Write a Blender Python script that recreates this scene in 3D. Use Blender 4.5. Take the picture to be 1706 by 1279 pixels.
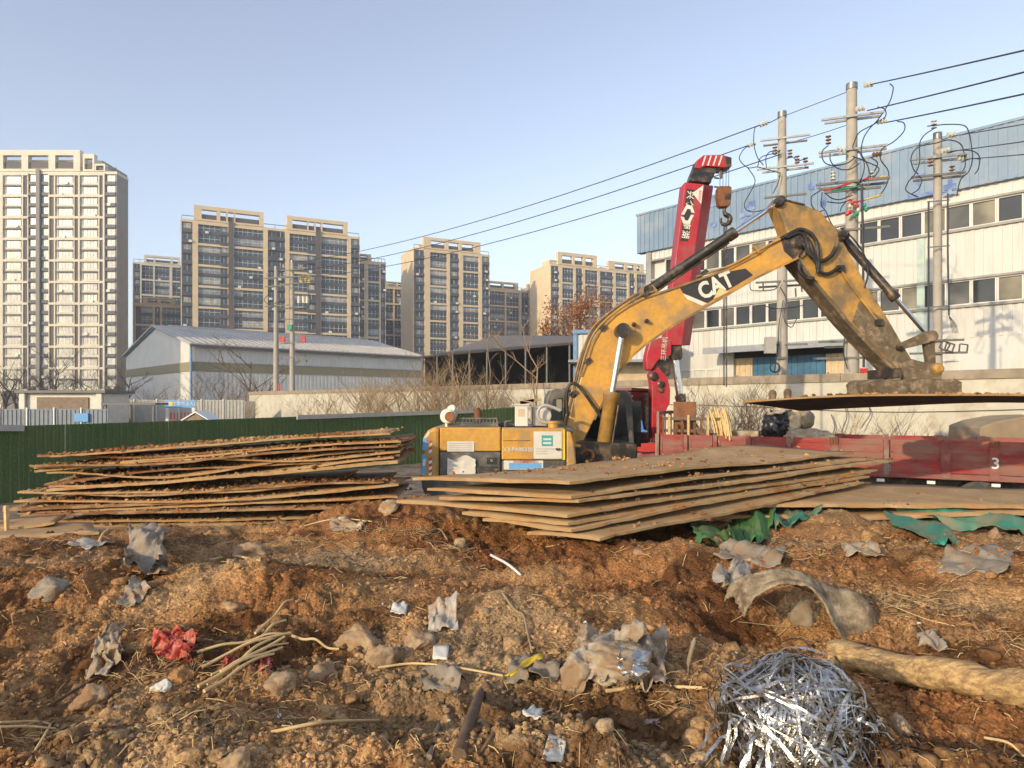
import bpy, bmesh, math, random
import numpy as np
from mathutils import Vector, Matrix, Quaternion
from mathutils import noise as mnoise
R = math.radians
random.seed(7)
for o in list(bpy.data.objects): bpy.data.objects.remove(o)
SC = bpy.context.scene
COL = SC.collection

# ------------------------------------------------------------------ camera, sky, sun, exposure
H = 2.72                      # eye height above the yard where the digger stands (the photographer is up on the spoil)
F, U0, V0 = 1150.0, 853.0, 671.0
cam = bpy.data.objects.new('camera', bpy.data.cameras.new('camera'))
COL.objects.link(cam)
cam.location = (0, 0, H); cam.rotation_euler = (R(90), 0, 0)
cam.data.sensor_fit = 'HORIZONTAL'; cam.data.sensor_width = 36.0
cam.data.lens = 36.0 * F / 1706.0
cam.data.shift_y = (V0 - 639.5) / 1706.0
cam.data.clip_start = 0.05; cam.data.clip_end = 9000
SC.camera = cam
SUN_EL = R(17.0)
sh = Vector((-0.66, -0.751, 0)).normalized()
SUN = Vector((sh.x*math.cos(SUN_EL), sh.y*math.cos(SUN_EL), math.sin(SUN_EL)))
W = bpy.data.worlds.new('World'); SC.world = W; W.use_nodes = True
nt = W.node_tree; nt.nodes.clear()
sky = nt.nodes.new('ShaderNodeTexSky'); sky.sky_type = 'NISHITA'; sky.sun_disc = False
sky.sun_elevation = SUN_EL; sky.sun_rotation = math.atan2(sh.x, sh.y)
sky.air_density = 1.0; sky.dust_density = 0.7; sky.ozone_density = 1.0
bg = nt.nodes.new('ShaderNodeBackground'); bg.inputs[1].default_value = 0.15
wo = nt.nodes.new('ShaderNodeOutputWorld')
hz = nt.nodes.new('ShaderNodeHueSaturation'); hz.inputs['Saturation'].default_value = 0.72; hz.inputs['Value'].default_value = 1.2; hz.inputs['Hue'].default_value = 0.512
nt.links.new(sky.outputs[0], hz.inputs['Color']); nt.links.new(hz.outputs[0], bg.inputs[0]); nt.links.new(bg.outputs[0], wo.inputs[0])
sl = bpy.data.lights.new('sun', 'SUN'); sl.energy = 2.65; sl.angle = R(0.6); sl.color = (1.0, 0.8, 0.53)
so = bpy.data.objects.new('sun', sl); COL.objects.link(so)
so.rotation_euler = SUN.to_track_quat('Z', 'Y').to_euler(); so.location = (-60, -70, 40)
SC.view_settings.view_transform = 'Standard'; SC.view_settings.look = 'None'
SC.view_settings.gamma = 1.0; SC.view_settings.exposure = 0.62
SC.render.engine = 'CYCLES'
SC.cycles.max_bounces = 5; SC.cycles.diffuse_bounces = 3; SC.cycles.glossy_bounces = 3; SC.cycles.volume_bounces = 0

# ------------------------------------------------------------------ helpers
def P(u, v, Y):
    """world point at distance Y seen at photo position (u, v)"""
    return Vector(((u - U0) / F * Y, Y, H - (v - V0) / F * Y))
ORG = {}; WM = {}
def tag(o, label=None, cat=None, group=None, kind=None):
    if label: o['label'] = label
    if cat: o['category'] = cat
    if group: o['group'] = group
    if kind: o['kind'] = kind
    return o
def thing(name, label, cat, loc=(0, 0, 0), group=None):
    o = bpy.data.objects.new(name, None); COL.objects.link(o)
    o.location = loc; o.empty_display_size = 0.2
    ORG[o.name] = Vector(loc)
    return tag(o, label, cat, group)
def org(o): return ORG.get(o.name, Vector((0, 0, 0))) if o else Vector((0, 0, 0))
def mkmesh(name, verts, faces, mats, idx=None, smooth=False):
    me = bpy.data.meshes.new(name)
    me.from_pydata(verts, [], faces)
    for m in mats: me.materials.append(m)
    if idx is not None: me.polygons.foreach_set('material_index', idx)
    if smooth: me.polygons.foreach_set('use_smooth', [True] * len(me.polygons))
    me.update()
    return me
class MB:
    def __init__(s): s.v = []; s.f = []; s.i = []; s.sm = []
    def add(s, vs, fs, mi=0, smooth=False):
        b = len(s.v); s.v += [tuple(x) for x in vs]
        s.f += [tuple(b + k for k in f) for f in fs]; s.i += [mi] * len(fs); s.sm += [smooth] * len(fs)
        return s
    def box(s, c, size, rot=None, mi=0):
        c = Vector(c); hx, hy, hz = size[0]/2, size[1]/2, size[2]/2
        vs = [Vector((x*hx, y*hy, z*hz)) for z in (-1, 1) for y in (-1, 1) for x in (-1, 1)]
        if rot is not None: vs = [rot @ q for q in vs]
        return s.add([c + q for q in vs], [(0,2,3,1),(4,5,7,6),(0,1,5,4),(2,6,7,3),(0,4,6,2),(1,3,7,5)], mi)
    def mm(s, a, b, mi=0):
        a = Vector(a); b = Vector(b); return s.box((a+b)/2, [abs(b[k]-a[k]) for k in range(3)], None, mi)
    def bar(s, a, b, w, h, up=(0,0,1), mi=0):
        """box beam from a to b, w wide, h high (along up)"""
        a = Vector(a); b = Vector(b); d = (b-a); L = d.length; d.normalize()
        sd = d.cross(Vector(up))
        if sd.length < 1e-4: sd = Vector((1, 0, 0))
        sd.normalize(); u2 = sd.cross(d)
        M = Matrix((d, sd, u2)).transposed()
        return s.box((a+b)/2, (L, w, h), M, mi)
    def prism(s, pts, off, mi=0):
        """polygon of 3D points extruded by vector off"""
        n = len(pts); off = Vector(off); pts = [Vector(p) for p in pts]
        vs = pts + [p + off for p in pts]
        fs = [tuple(range(n))[::-1], tuple(range(n, 2*n))] + [(k, (k+1) % n, n+(k+1) % n, n+k) for k in range(n)]
        return s.add(vs, fs, mi)
    def tube(s, pts, rad, sides=8, mi=0, cap=True, smooth=True):
        pts = [Vector(p) for p in pts]; n = len(pts)
        if not isinstance(rad, (list, tuple)): rad = [rad]*n
        t0 = (pts[1]-pts[0]).normalized()
        a = t0.orthogonal().normalized()
        vs = []; fs = []
        for k in range(n):
            t = (pts[min(k+1, n-1)] - pts[max(k-1, 0)])
            t = t.normalized() if t.length > 1e-9 else t0
            a = (a - t * a.dot(t))
            a = a.normalized() if a.length > 1e-6 else t.orthogonal().normalized()
            b = t.cross(a)
            for j in range(sides):
                an = 2*math.pi*j/sides
                vs.append(pts[k] + (a*math.cos(an) + b*math.sin(an)) * rad[k])
        for k in range(n-1):
            for j in range(sides):
                fs.append((k*sides+j, k*sides+(j+1) % sides, (k+1)*sides+(j+1) % sides, (k+1)*sides+j))
        s.add(vs, fs, mi, smooth)
        if cap:
            s.add(vs[:sides], [tuple(range(sides))[::-1]], mi); s.add(vs[-sides:], [tuple(range(sides))], mi)
        return s
    def cyl(s, a, b, r, sides=12, mi=0, r2=None): return s.tube([a, b], [r, r if r2 is None else r2], sides, mi)
    def lathe(s, c, prof, sides=12, axis=(0,0,1), mi=0):
        """prof: (r, h) along axis"""
        ax = Vector(axis).normalized(); c = Vector(c)
        return s.tube([c + ax*h for r, h in prof], [max(r, 1e-4) for r, h in prof], sides, mi, True, False)
    def quad(s, a, b, c, d, mi=0): return s.add([a, b, c, d], [(0,1,2,3)], mi)
    def mesh(s, name, mats, o=Vector((0,0,0))):
        if not isinstance(mats, (list, tuple)): mats = [mats]
        me = mkmesh(name, [(x-o.x, y-o.y, z-o.z) for x, y, z in s.v], s.f, mats, s.i)
        me.polygons.foreach_set('use_smooth', s.sm)
        return me
    def build(s, name, mats, parent=None, loc=None, bevel=0):
        """one mesh object; parts share their thing's origin"""
        o = org(parent) if parent else (Vector(loc) if loc is not None else Vector((0,0,0)))
        ob = bpy.data.objects.new(name, s.mesh(name, mats, o)); COL.objects.link(ob)
        if parent: ob.parent = parent; ORG[ob.name] = o
        else: ob.location = o; ORG[ob.name] = o
        if bevel:
            m = ob.modifiers.new('bevel', 'BEVEL'); m.width = bevel; m.segments = 2; m.limit_method = 'ANGLE'; m.angle_limit = R(35)
        return ob
def inst(me, name, parent, M):
    """object sharing mesh me, placed by world matrix M"""
    ob = bpy.data.objects.new(name, me); COL.objects.link(ob)
    if parent:
        ob.parent = parent; pm = WM.get(parent.name) or Matrix.Translation(org(parent))
        ob.matrix_basis = pm.inverted() @ M
    else: ob.matrix_basis = M
    ORG[ob.name] = M.translation.copy(); WM[ob.name] = M.copy()
    return ob
def struct(o): o['kind'] = 'structure'; return o
def stuff(o, label=None, cat=None): o['kind'] = 'stuff'; return tag(o, label, cat)
def curve_pts(pts, n=8):
    """Catmull-Rom through points"""
    pts = [Vector(p) for p in pts]; out = []
    q = [pts[0]*2-pts[1]] + pts + [pts[-1]*2-pts[-2]]
    for k in range(1, len(q)-2):
        for j in range(n):
            t = j/n
            out.append(0.5*((2*q[k]) + (q[k+1]-q[k-1])*t + (2*q[k-1]-5*q[k]+4*q[k+1]-q[k+2])*t*t + (3*q[k]-q[k-1]-3*q[k+1]+q[k+2])*t**3))
    out.append(pts[-1]); return out
def text_mesh(body, size, mat, depth=0.004, bold=0.0):
    c = bpy.data.curves.new('txt', 'FONT'); c.body = body; c.size = size; c.align_x = 'CENTER'; c.align_y = 'CENTER'
    c.extrude = depth/2; c.offset = bold; c.resolution_u = 3
    t = bpy.data.objects.new('txt', c); COL.objects.link(t)
    dg = bpy.context.evaluated_depsgraph_get()
    me = bpy.data.meshes.new_from_object(t.evaluated_get(dg))
    bpy.data.objects.remove(t); bpy.data.curves.remove(c)
    me.materials.clear(); me.materials.append(mat)
    return me
ORD = ['topmost', 'second', 'third', 'fourth', 'fifth', 'sixth', 'seventh', 'eighth', 'ninth', 'tenth', 'eleventh', 'twelfth',
       'thirteenth', 'fourteenth', 'fifteenth', 'sixteenth', 'seventeenth']

# ------------------------------------------------------------------ procedural materials
def new_mat(name):
    m = bpy.data.materials.new(name); m.use_nodes = True
    n = m.node_tree.nodes; b = n['Principled BSDF']
    return m, m.node_tree, b
def noise(t, scale, detail=4, rough=0.55, vec=None, dist=0.0):
    n = t.nodes.new('ShaderNodeTexNoise'); n.inputs['Scale'].default_value = scale
    n.inputs['Detail'].default_value = detail; n.inputs['Roughness'].default_value = rough; n.inputs['Distortion'].default_value = dist
    if vec: t.links.new(vec, n.inputs['Vector'])
    return n.outputs['Fac']
def ramp(t, fac, stops):
    r = t.nodes.new('ShaderNodeValToRGB'); e = r.color_ramp.elements
    while len(e) < len(stops): e.new(0.5)
    for k, (p, c) in enumerate(stops):
        e[k].position = p; e[k].color = (*c, 1) if len(c) == 3 else c
    t.links.new(fac, r.inputs[0]); return r.outputs[0]
def mixc(t, fac, a, b, mode='MIX'):
    n = t.nodes.new('ShaderNodeMix'); n.data_type = 'RGBA'; n.blend_type = mode
    for k, x in ((0, fac), (6, a), (7, b)):
        if isinstance(x, (int, float)): n.inputs[k].default_value = x
        elif isinstance(x, tuple): n.inputs[k].default_value = (*x, 1)
        else: t.links.new(x, n.inputs[k])
    return n.outputs[2]
def worldpos(t): return t.nodes.new('ShaderNodeNewGeometry').outputs['Position']
def scaled(t, vec, s):
    m = t.nodes.new('ShaderNodeMapping'); m.inputs['Scale'].default_value = s
    t.links.new(vec, m.inputs['Vector']); return m.outputs[0]
def bump(t, b, h, strength, dist=0.01):
    n = t.nodes.new('ShaderNodeBump'); n.inputs['Strength'].default_value = strength; n.inputs['Distance'].default_value = dist
    t.links.new(h, n.inputs['Height']); t.links.new(n.outputs[0], b.inputs['Normal'])
def mat(name, col, rough=0.6, metal=0.0, var=0.25, scale=3.0, col2=None, dirt=None, dirt_amt=0.45, dscale=2.0, bmp=0.0, bscale=40.0, stretch=None, fine=None):
    """base colour varied by noise, patches of dirt or rust, fine relief"""
    m, t, b = new_mat(name)
    vec = worldpos(t)
    if stretch: vec = scaled(t, vec, stretch)
    n1 = noise(t, scale, 5, 0.6, vec)
    c2 = col2 or tuple(max(0, x*(1-var)) for x in col)
    c1 = tuple(min(1, x*(1+var*0.5)) for x in col) if not col2 else col
    c = ramp(t, n1, [(0.32, c2), (0.68, c1)])
    if fine:
        c = mixc(t, 0.35, c, ramp(t, noise(t, fine, 3, 0.6, vec), [(0.3, (0.25,)*3), (0.7, (0.8,)*3)]), 'SOFT_LIGHT')
    if dirt:
        n2 = noise(t, dscale, 6, 0.65, vec)
        lo = 0.72 - dirt_amt*0.5
        f = ramp(t, n2, [(max(0.02, lo-0.08), (0, 0, 0)), (min(0.98, lo+0.1), (1, 1, 1))])
        c = mixc(t, f, c, dirt)
    t.links.new(c, b.inputs['Base Color'])
    rr = ramp(t, n1, [(0.3, (max(0, rough-0.08),)*3), (0.7, (min(1, rough+0.1),)*3)])
    t.links.new(rr, b.inputs['Roughness'])
    b.inputs['Metallic'].default_value = metal
    if bmp: bump(t, b, noise(t, bscale, 4, 0.6, vec), bmp)
    return m
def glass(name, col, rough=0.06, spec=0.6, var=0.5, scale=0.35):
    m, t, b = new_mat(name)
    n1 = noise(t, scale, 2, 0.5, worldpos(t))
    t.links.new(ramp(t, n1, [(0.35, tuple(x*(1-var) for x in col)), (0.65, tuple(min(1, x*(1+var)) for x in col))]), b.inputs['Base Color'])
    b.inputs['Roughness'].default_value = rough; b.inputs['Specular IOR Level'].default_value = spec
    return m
M = {}
# earth
def soil(name, pal, bmpd=0.02):
    m, t, b = new_mat(name); vec = worldpos(t)
    big = noise(t, 0.42, 4, 0.55, vec, 0.9); mid = noise(t, 3.2, 6, 0.65, vec); fin = noise(t, 38, 5, 0.7, vec)
    c = ramp(t, big, [(0.38, pal[0]), (0.47, pal[1]), (0.54, pal[2]), (0.63, pal[3])])
    c = mixc(t, 0.75, c, ramp(t, mid, [(0.3, (0.2,)*3), (0.7, (0.82,)*3)]), 'OVERLAY')
    c = mixc(t, 0.8, c, ramp(t, fin, [(0.32, (0.18,)*3), (0.68, (0.84,)*3)]), 'OVERLAY')
    sp = noise(t, 90, 2, 0.5, vec)
    c = mixc(t, ramp(t, sp, [(0.70, (0, 0, 0)), (0.76, (0.8, 0.8, 0.8))]), c, (0.46, 0.39, 0.29))
    damp_shade = noise(t, 0.9, 5, 0.6, scaled(t, vec, (1, 1.6, 1)), 0.8)
    c = mixc(t, ramp(t, damp_shade, [(0.52, (0, 0, 0)), (0.61, (0.8, 0.8, 0.8))]), c, tuple(x*0.42 for x in pal[0]))  # broad dark patches: damp soil, with hollow shadows put into the colour
    t.links.new(c, b.inputs['Base Color']); b.inputs['Roughness'].default_value = 0.95
    b.inputs['Specular IOR Level'].default_value = 0.15
    vo_ = t.nodes.new('ShaderNodeTexVoronoi'); vo_.inputs['Scale'].default_value = 46; t.links.new(vec, vo_.inputs['Vector'])
    h = mixc(t, 0.4, mixc(t, 0.5, fin, noise(t, 130, 3, 0.6, vec)), vo_.outputs['Distance'])
    bump(t, b, h, 1.0, bmpd*1.3)
    return m
M['soil'] = soil('soil', [(0.23, 0.095, 0.034), (0.33, 0.155, 0.058), (0.39, 0.215, 0.09), (0.35, 0.225, 0.115)])
M['clod'] = soil('clod soil', [(0.27, 0.118, 0.045), (0.37, 0.19, 0.076), (0.42, 0.245, 0.108), (0.38, 0.25, 0.13)], 0.012)
M['yard'] = soil('yard ground', [(0.22, 0.17, 0.12), (0.26, 0.2, 0.14), (0.28, 0.22, 0.16), (0.24, 0.2, 0.15)])
M['stone'] = mat('stone', (0.44, 0.31, 0.18), 0.9, var=0.3, scale=14, dirt=(0.3, 0.17, 0.08), dirt_amt=0.45, dscale=9, bmp=0.6, bscale=60)
M['stone_grey'] = mat('grey stone', (0.3, 0.25, 0.18), 0.85, var=0.3, scale=14, dirt=(0.24, 0.15, 0.08), dirt_amt=0.35, dscale=9, bmp=0.6, bscale=60)
# buildings
M['beige'] = mat('beige render', (0.66, 0.52, 0.33), 0.85, var=0.1, scale=0.4)
M['beige2'] = mat('pale beige render', (0.66, 0.60, 0.48), 0.85, var=0.1, scale=0.4)
M['brown_wall'] = mat('brown cladding', (0.115, 0.1, 0.095), 0.8, var=0.25, scale=0.5)
M['grey_wall'] = mat('grey render', (0.24, 0.23, 0.21), 0.85, var=0.15, scale=0.5)
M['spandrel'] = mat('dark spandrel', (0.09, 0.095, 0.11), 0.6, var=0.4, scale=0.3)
M['glass1'] = glass('blue glass', (0.035, 0.06, 0.075))
M['glass2'] = glass('dark glass', (0.028, 0.034, 0.045))
M['glass3'] = glass('curtained glass', (0.22, 0.24, 0.25), 0.12, 0.5, 0.3, 0.8)
M['glass4'] = glass('pale curtained glass', (0.36, 0.35, 0.31), 0.15, 0.5, 0.3, 0.8)
M['glass_tower'] = glass('sun glare tower glass', (0.42, 0.41, 0.36), 0.2, 0.9, 0.25, 0.3)  # sun glare off the panes is put into the pale base colour
M['white_clad'] = mat('white corrugated cladding', (0.62, 0.61, 0.57), 0.55, var=0.08, scale=0.6, dirt=(0.52, 0.49, 0.43), dirt_amt=0.2, dscale=0.7)
M['white_clad2'] = mat('stained white cladding', (0.61, 0.6, 0.56), 0.55, var=0.08, scale=0.6, dirt=(0.5, 0.47, 0.41), dirt_amt=0.25, dscale=0.6, stretch=(1, 1, 0.2))
M['blue_clad'] = mat('faded blue cladding', (0.19, 0.275, 0.385), 0.5, var=0.12, scale=0.5, dirt=(0.29, 0.34, 0.4), dirt_amt=0.3, dscale=0.3)
M['blue_letter'] = mat('faded blue lettering', (0.13, 0.22, 0.5), 0.6, var=0.4, scale=1.5, dirt=(0.25, 0.35, 0.5), dirt_amt=0.4, dscale=1.5)
M['frame_white'] = mat('white window frame', (0.72, 0.7, 0.64), 0.5, var=0.1)
M['trim_grey'] = mat('grey sill trim', (0.33, 0.32, 0.29), 0.6, var=0.25, scale=1)
M['pane_dark'] = glass('dark pane', (0.03, 0.032, 0.034), 0.05, 0.55, 0.5, 0.25)
M['pane_dusty'] = glass('dusty pane', (0.2, 0.18, 0.13), 0.25, 0.4, 0.4, 0.7)
M['pane_mid'] = glass('hazy pane', (0.09, 0.085, 0.075), 0.12, 0.5, 0.5, 0.5)
M['door_blue'] = mat('blue sheet door', (0.045, 0.16, 0.29), 0.5, var=0.35, scale=1.2)
M['door_tan'] = mat('tan sheet door', (0.62, 0.48, 0.3), 0.6, var=0.15)
M['canopy'] = mat('canopy sheet', (0.3, 0.32, 0.34), 0.6, var=0.2)
M['wall_white'] = mat('whitewashed wall', (0.56, 0.53, 0.43), 0.9, var=0.12, scale=0.8, dirt=(0.42, 0.36, 0.26), dirt_amt=0.3, dscale=1.4, bmp=0.3, bscale=8)
M['wall_cap'] = mat('weathered cement cap', (0.33, 0.27, 0.2), 0.95, var=0.3, scale=2.5, bmp=0.3, bscale=15)
M['roof_grey'] = mat('grey sheet roof', (0.5, 0.47, 0.42), 0.5, var=0.15, scale=0.4)
M['roof_brown'] = mat('brown sheet roof', (0.17, 0.145, 0.12), 0.65, var=0.2, scale=0.5)
M['wh_white'] = mat('warehouse cladding', (0.7, 0.68, 0.63), 0.6, var=0.1, scale=0.5)
M['wh_band'] = mat('warehouse tan band', (0.3, 0.26, 0.16), 0.7, var=0.15)
M['wh_blue'] = mat('blue trim', (0.16, 0.3, 0.5), 0.5)
M['dark_in'] = mat('shaded interior', (0.025, 0.022, 0.02), 0.9)  # near-black: the shade inside the shed is put into the colour
M['hoard_blue'] = mat('grey blue hoarding', (0.19, 0.225, 0.265), 0.5, var=0.2, scale=0.7)
M['hoard_pale'] = mat('pale hoarding', (0.5, 0.48, 0.42), 0.6, var=0.15)
M['sign_blue'] = mat('blue sign', (0.1, 0.33, 0.66), 0.5, var=0.1)
M['white'] = mat('white paint', (0.78, 0.77, 0.74), 0.5, var=0.08)
M['yellowp'] = mat('yellow paint', (0.75, 0.6, 0.1), 0.5, var=0.1)
M['redp'] = mat('red paint', (0.6, 0.05, 0.04), 0.5, var=0.2)
M['brick'] = mat('weathered brick', (0.27, 0.2, 0.145), 0.9, var=0.3, scale=4)
def turf(name):
    m, t, b = new_mat(name); vec = worldpos(t)
    n = noise(t, 26, 4, 0.7, vec); n2 = noise(t, 0.8, 3, 0.5, vec)
    c = ramp(t, n, [(0.3, (0.035, 0.07, 0.02)), (0.55, (0.09, 0.165, 0.05)), (0.75, (0.2, 0.28, 0.1))])
    c = mixc(t, ramp(t, n2, [(0.35, (0, 0, 0)), (0.7, (0.5, 0.5, 0.5))]), c, (0.16, 0.19, 0.07))
    t.links.new(c, b.inputs['Base Color']); b.inputs['Roughness'].default_value = 0.9
    bump(t, b, n, 1.0, 0.03); return m
M['turf'] = turf('artificial turf')
M['concrete'] = mat('pole concrete', (0.42, 0.38, 0.32), 0.85, var=0.15, scale=3, bmp=0.2, bscale=30)
M['galv'] = mat('galvanised steel', (0.27, 0.275, 0.27), 0.45, 0.6, var=0.3, scale=6)
M['galv_dark'] = mat('weathered steel', (0.16, 0.155, 0.145), 0.6, 0.4, var=0.3, scale=6)
M['porc'] = mat('porcelain', (0.6, 0.58, 0.48), 0.25, var=0.2, scale=8)
M['porc_brown'] = mat('brown insulator', (0.2, 0.1, 0.05), 0.3, var=0.2)
M['cable'] = mat('black cable', (0.02, 0.026, 0.034), 0.5, var=0.2)
M['green'] = mat('green sheath', (0.02, 0.3, 0.17), 0.4, var=0.2)
M['red'] = mat('red sheath', (0.6, 0.04, 0.03), 0.4, var=0.2)
M['yellow'] = mat('yellow sheath', (0.8, 0.55, 0.03), 0.4, var=0.2)
M['bark'] = mat('pale bark', (0.33, 0.25, 0.17), 0.9, var=0.3, scale=6)
M['twig'] = mat('tan twigs', (0.36, 0.25, 0.14), 0.9, var=0.3, scale=3)
M['twig_dark'] = mat('brown twigs', (0.17, 0.125, 0.085), 0.9, var=0.3, scale=3)
M['dead_leaf'] = mat('russet leaves', (0.33, 0.14, 0.05), 0.8, var=0.4, scale=1.5)
# machines
M['cat'] = mat('machine yellow', (0.62, 0.32, 0.05), 0.42, var=0.14, scale=1.3, dirt=(0.36, 0.23, 0.1), dirt_amt=0.34, dscale=2.2, fine=14)
M['cat_arm'] = mat('worn yellow arm', (0.5, 0.27, 0.055), 0.5, var=0.25, scale=1.8, dirt=(0.19, 0.13, 0.065), dirt_amt=0.45, dscale=1.9, fine=12, bmp=0.2)
M['cat_mud'] = mat('muddy steel', (0.15, 0.11, 0.065), 0.85, var=0.45, scale=4, dirt=(0.34, 0.26, 0.17), dirt_amt=0.28, dscale=6, bmp=0.5)
M['cat_dark'] = mat('dark panel', (0.085, 0.085, 0.08), 0.5, var=0.25, scale=3, dirt=(0.22, 0.19, 0.14), dirt_amt=0.3, dscale=3)
M['decal_black'] = mat('black decal', (0.035, 0.033, 0.032), 0.45, var=0.2)
M['decal_white'] = mat('cream decal', (0.74, 0.7, 0.6), 0.5, var=0.1, scale=5)
M['chrome'] = mat('chromed rod', (0.75, 0.76, 0.78), 0.16, 1.0, var=0.05)
M['black'] = mat('black rubber', (0.018, 0.018, 0.018), 0.55, var=0.3, scale=8, dirt=(0.14, 0.11, 0.075), dirt_amt=0.25, dscale=5)
M['grease'] = mat('oily steel', (0.05, 0.04, 0.032), 0.4, 0.2, var=0.4, scale=6, dirt=(0.2, 0.13, 0.07), dirt_amt=0.3, dscale=6)
M['rusty'] = mat('rusty steel', (0.24, 0.1, 0.045), 0.85, var=0.4, scale=7, bmp=0.3)
M['cabglass'] = glass('cab glass', (0.02, 0.028, 0.028), 0.05, 0.5, 0.4, 1.2)
M['box_white'] = mat('off white casing', (0.68, 0.64, 0.55), 0.5, var=0.12, scale=4)
M['box_grey'] = mat('grey casing', (0.42, 0.4, 0.36), 0.5, var=0.15, scale=4)
M['paper'] = mat('white notice', (0.66, 0.62, 0.53), 0.6, var=0.1, scale=6)
M['teal'] = mat('teal print', (0.07, 0.36, 0.38), 0.6, var=0.15)
M['blue_print'] = mat('blue print', (0.16, 0.4, 0.72), 0.6, var=0.15)
M['crane_red'] = mat('crane red', (0.46, 0.018, 0.03), 0.45, var=0.2, scale=2.5, dirt=(0.34, 0.07, 0.06), dirt_amt=0.36, dscale=3, fine=14)
M['truck_red'] = mat('faded truck red', (0.36, 0.03, 0.024), 0.7, var=0.4, scale=1.6, dirt=(0.27, 0.125, 0.09), dirt_amt=0.5, dscale=1.1, stretch=(0.6, 0.6, 2.4), fine=9)
M['truck_post'] = mat('dusty truck post', (0.28, 0.05, 0.04), 0.7, var=0.3, scale=3, dirt=(0.26, 0.19, 0.14), dirt_amt=0.45, dscale=2)
M['maroon'] = mat('maroon cab paint', (0.13, 0.022, 0.02), 0.45, var=0.25, scale=2)
M['blue_plastic'] = mat('blue plastic', (0.1, 0.25, 0.6), 0.45, var=0.15)
M['plate'] = mat('soiled steel plate', (0.42, 0.2, 0.065), 0.85, var=0.4, scale=2.2, dirt=(0.42, 0.27, 0.125), dirt_amt=0.55, dscale=2.6, bmp=0.5, bscale=22, fine=24)
M['plate_pale'] = mat('dusty pale plate', (0.46, 0.3, 0.145), 0.85, var=0.3, scale=2.2, dirt=(0.4, 0.22, 0.085), dirt_amt=0.4, dscale=2.6, bmp=0.5, bscale=22, fine=24)
M['plate_dark'] = mat('rust dark plate', (0.25, 0.115, 0.045), 0.85, var=0.45, scale=2.5, dirt=(0.38, 0.24, 0.12), dirt_amt=0.4, dscale=3.2, bmp=0.5, bscale=22, fine=24)
M['plate_under'] = mat('shaded plate underside', (0.055, 0.036, 0.024), 0.85, var=0.5, scale=3, dirt=(0.14, 0.07, 0.03), dirt_amt=0.3, bmp=0.3)  # plate steel darkened: the underside's shade is put into the colour
# litter
M['straw'] = mat('dry stalk', (0.74, 0.52, 0.24), 0.75, var=0.2, scale=12)
M['wood'] = mat('peeled log', (0.58, 0.38, 0.16), 0.75, var=0.45, scale=5, stretch=(1.2, 9, 9), dirt=(0.26, 0.15, 0.065), dirt_amt=0.38, dscale=3.5, bmp=1.0, bscale=14, fine=30)
M['stick'] = mat('dark stick', (0.15, 0.09, 0.05), 0.9, var=0.4, scale=10, bmp=0.5)
M['sack'] = mat('dirty woven sack', (0.45, 0.38, 0.28), 0.9, var=0.35, scale=9, dirt=(0.3, 0.19, 0.1), dirt_amt=0.45, dscale=6, bmp=0.4, bscale=120)
M['hide'] = mat('stiff soiled cloth', (0.42, 0.33, 0.2), 0.9, var=0.4, scale=9, dirt=(0.15, 0.1, 0.06), dirt_amt=0.42, dscale=7, bmp=1.0, bscale=45, fine=30)
M['greycloth'] = mat('grey rag', (0.3, 0.25, 0.185), 0.9, var=0.4, scale=8, dirt=(0.3, 0.2, 0.11), dirt_amt=0.35, dscale=6, bmp=0.4, bscale=60)
M['redplastic'] = mat('red plastic bag', (0.5, 0.05, 0.035), 0.5, var=0.4, scale=14, dirt=(0.34, 0.15, 0.08), dirt_amt=0.4, dscale=14)
M['net'] = mat('green dust net', (0.04, 0.26, 0.17), 0.7, var=0.3, scale=4, dirt=(0.22, 0.2, 0.11), dirt_amt=0.45, dscale=2.2, bmp=0.5, bscale=90)
M['net2'] = mat('grass green dust net', (0.1, 0.26, 0.07), 0.7, var=0.3, scale=4, dirt=(0.2, 0.2, 0.08), dirt_amt=0.3, dscale=2.2, bmp=0.5, bscale=90)
M['foil'] = mat('silver foil', (0.66, 0.64, 0.6), 0.27, 0.9, var=0.45, scale=16, dirt=(0.3, 0.22, 0.14), dirt_amt=0.36, dscale=10, bmp=0.5, bscale=60)
M['blackbag'] = mat('black plastic bag', (0.02, 0.02, 0.023), 0.3, var=0.3, scale=6, bmp=0.6, bscale=14)
M['wrap'] = mat('clear dusty wrap', (0.44, 0.39, 0.32), 0.35, var=0.3, scale=8, dirt=(0.32, 0.22, 0.13), dirt_amt=0.35, dscale=9)
# ------------------------------------------------------------------ ground heights
_rng = np.random.RandomState(3)
_perm = _rng.permutation(256); _perm = np.concatenate([_perm, _perm])
_ga = _rng.rand(256) * 2 * np.pi; _gx = np.cos(_ga); _gy = np.sin(_ga)
def perlin(x, y):
    xi = np.floor(x).astype(int); yi = np.floor(y).astype(int); xf = x - xi; yf = y - yi
    xi &= 255; yi &= 255
    u = xf*xf*xf*(xf*(xf*6-15)+10); v = yf*yf*yf*(yf*(yf*6-15)+10)
    def g(ix, iy, fx, fy):
        h = _perm[_perm[ix & 255] + (iy & 255)]; return _gx[h]*fx + _gy[h]*fy
    a = g(xi, yi, xf, yf); b = g(xi+1, yi, xf-1, yf); c = g(xi, yi+1, xf, yf-1); d = g(xi+1, yi+1, xf-1, yf-1)
    return (a + u*(b-a)) + v*((c + u*(d-c)) - (a + u*(b-a)))
def sstep(a, b, x):
    t = np.clip((x-a)/(b-a), 0, 1); return t*t*(3-2*t)
BUMPS = []
def _b(u, v, amp, sx, sy, rot=0):
    Y = 1.42*F/(v-V0); BUMPS.append(((u-U0)/F*Y, Y, amp, sx, sy, R(rot)))
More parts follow.
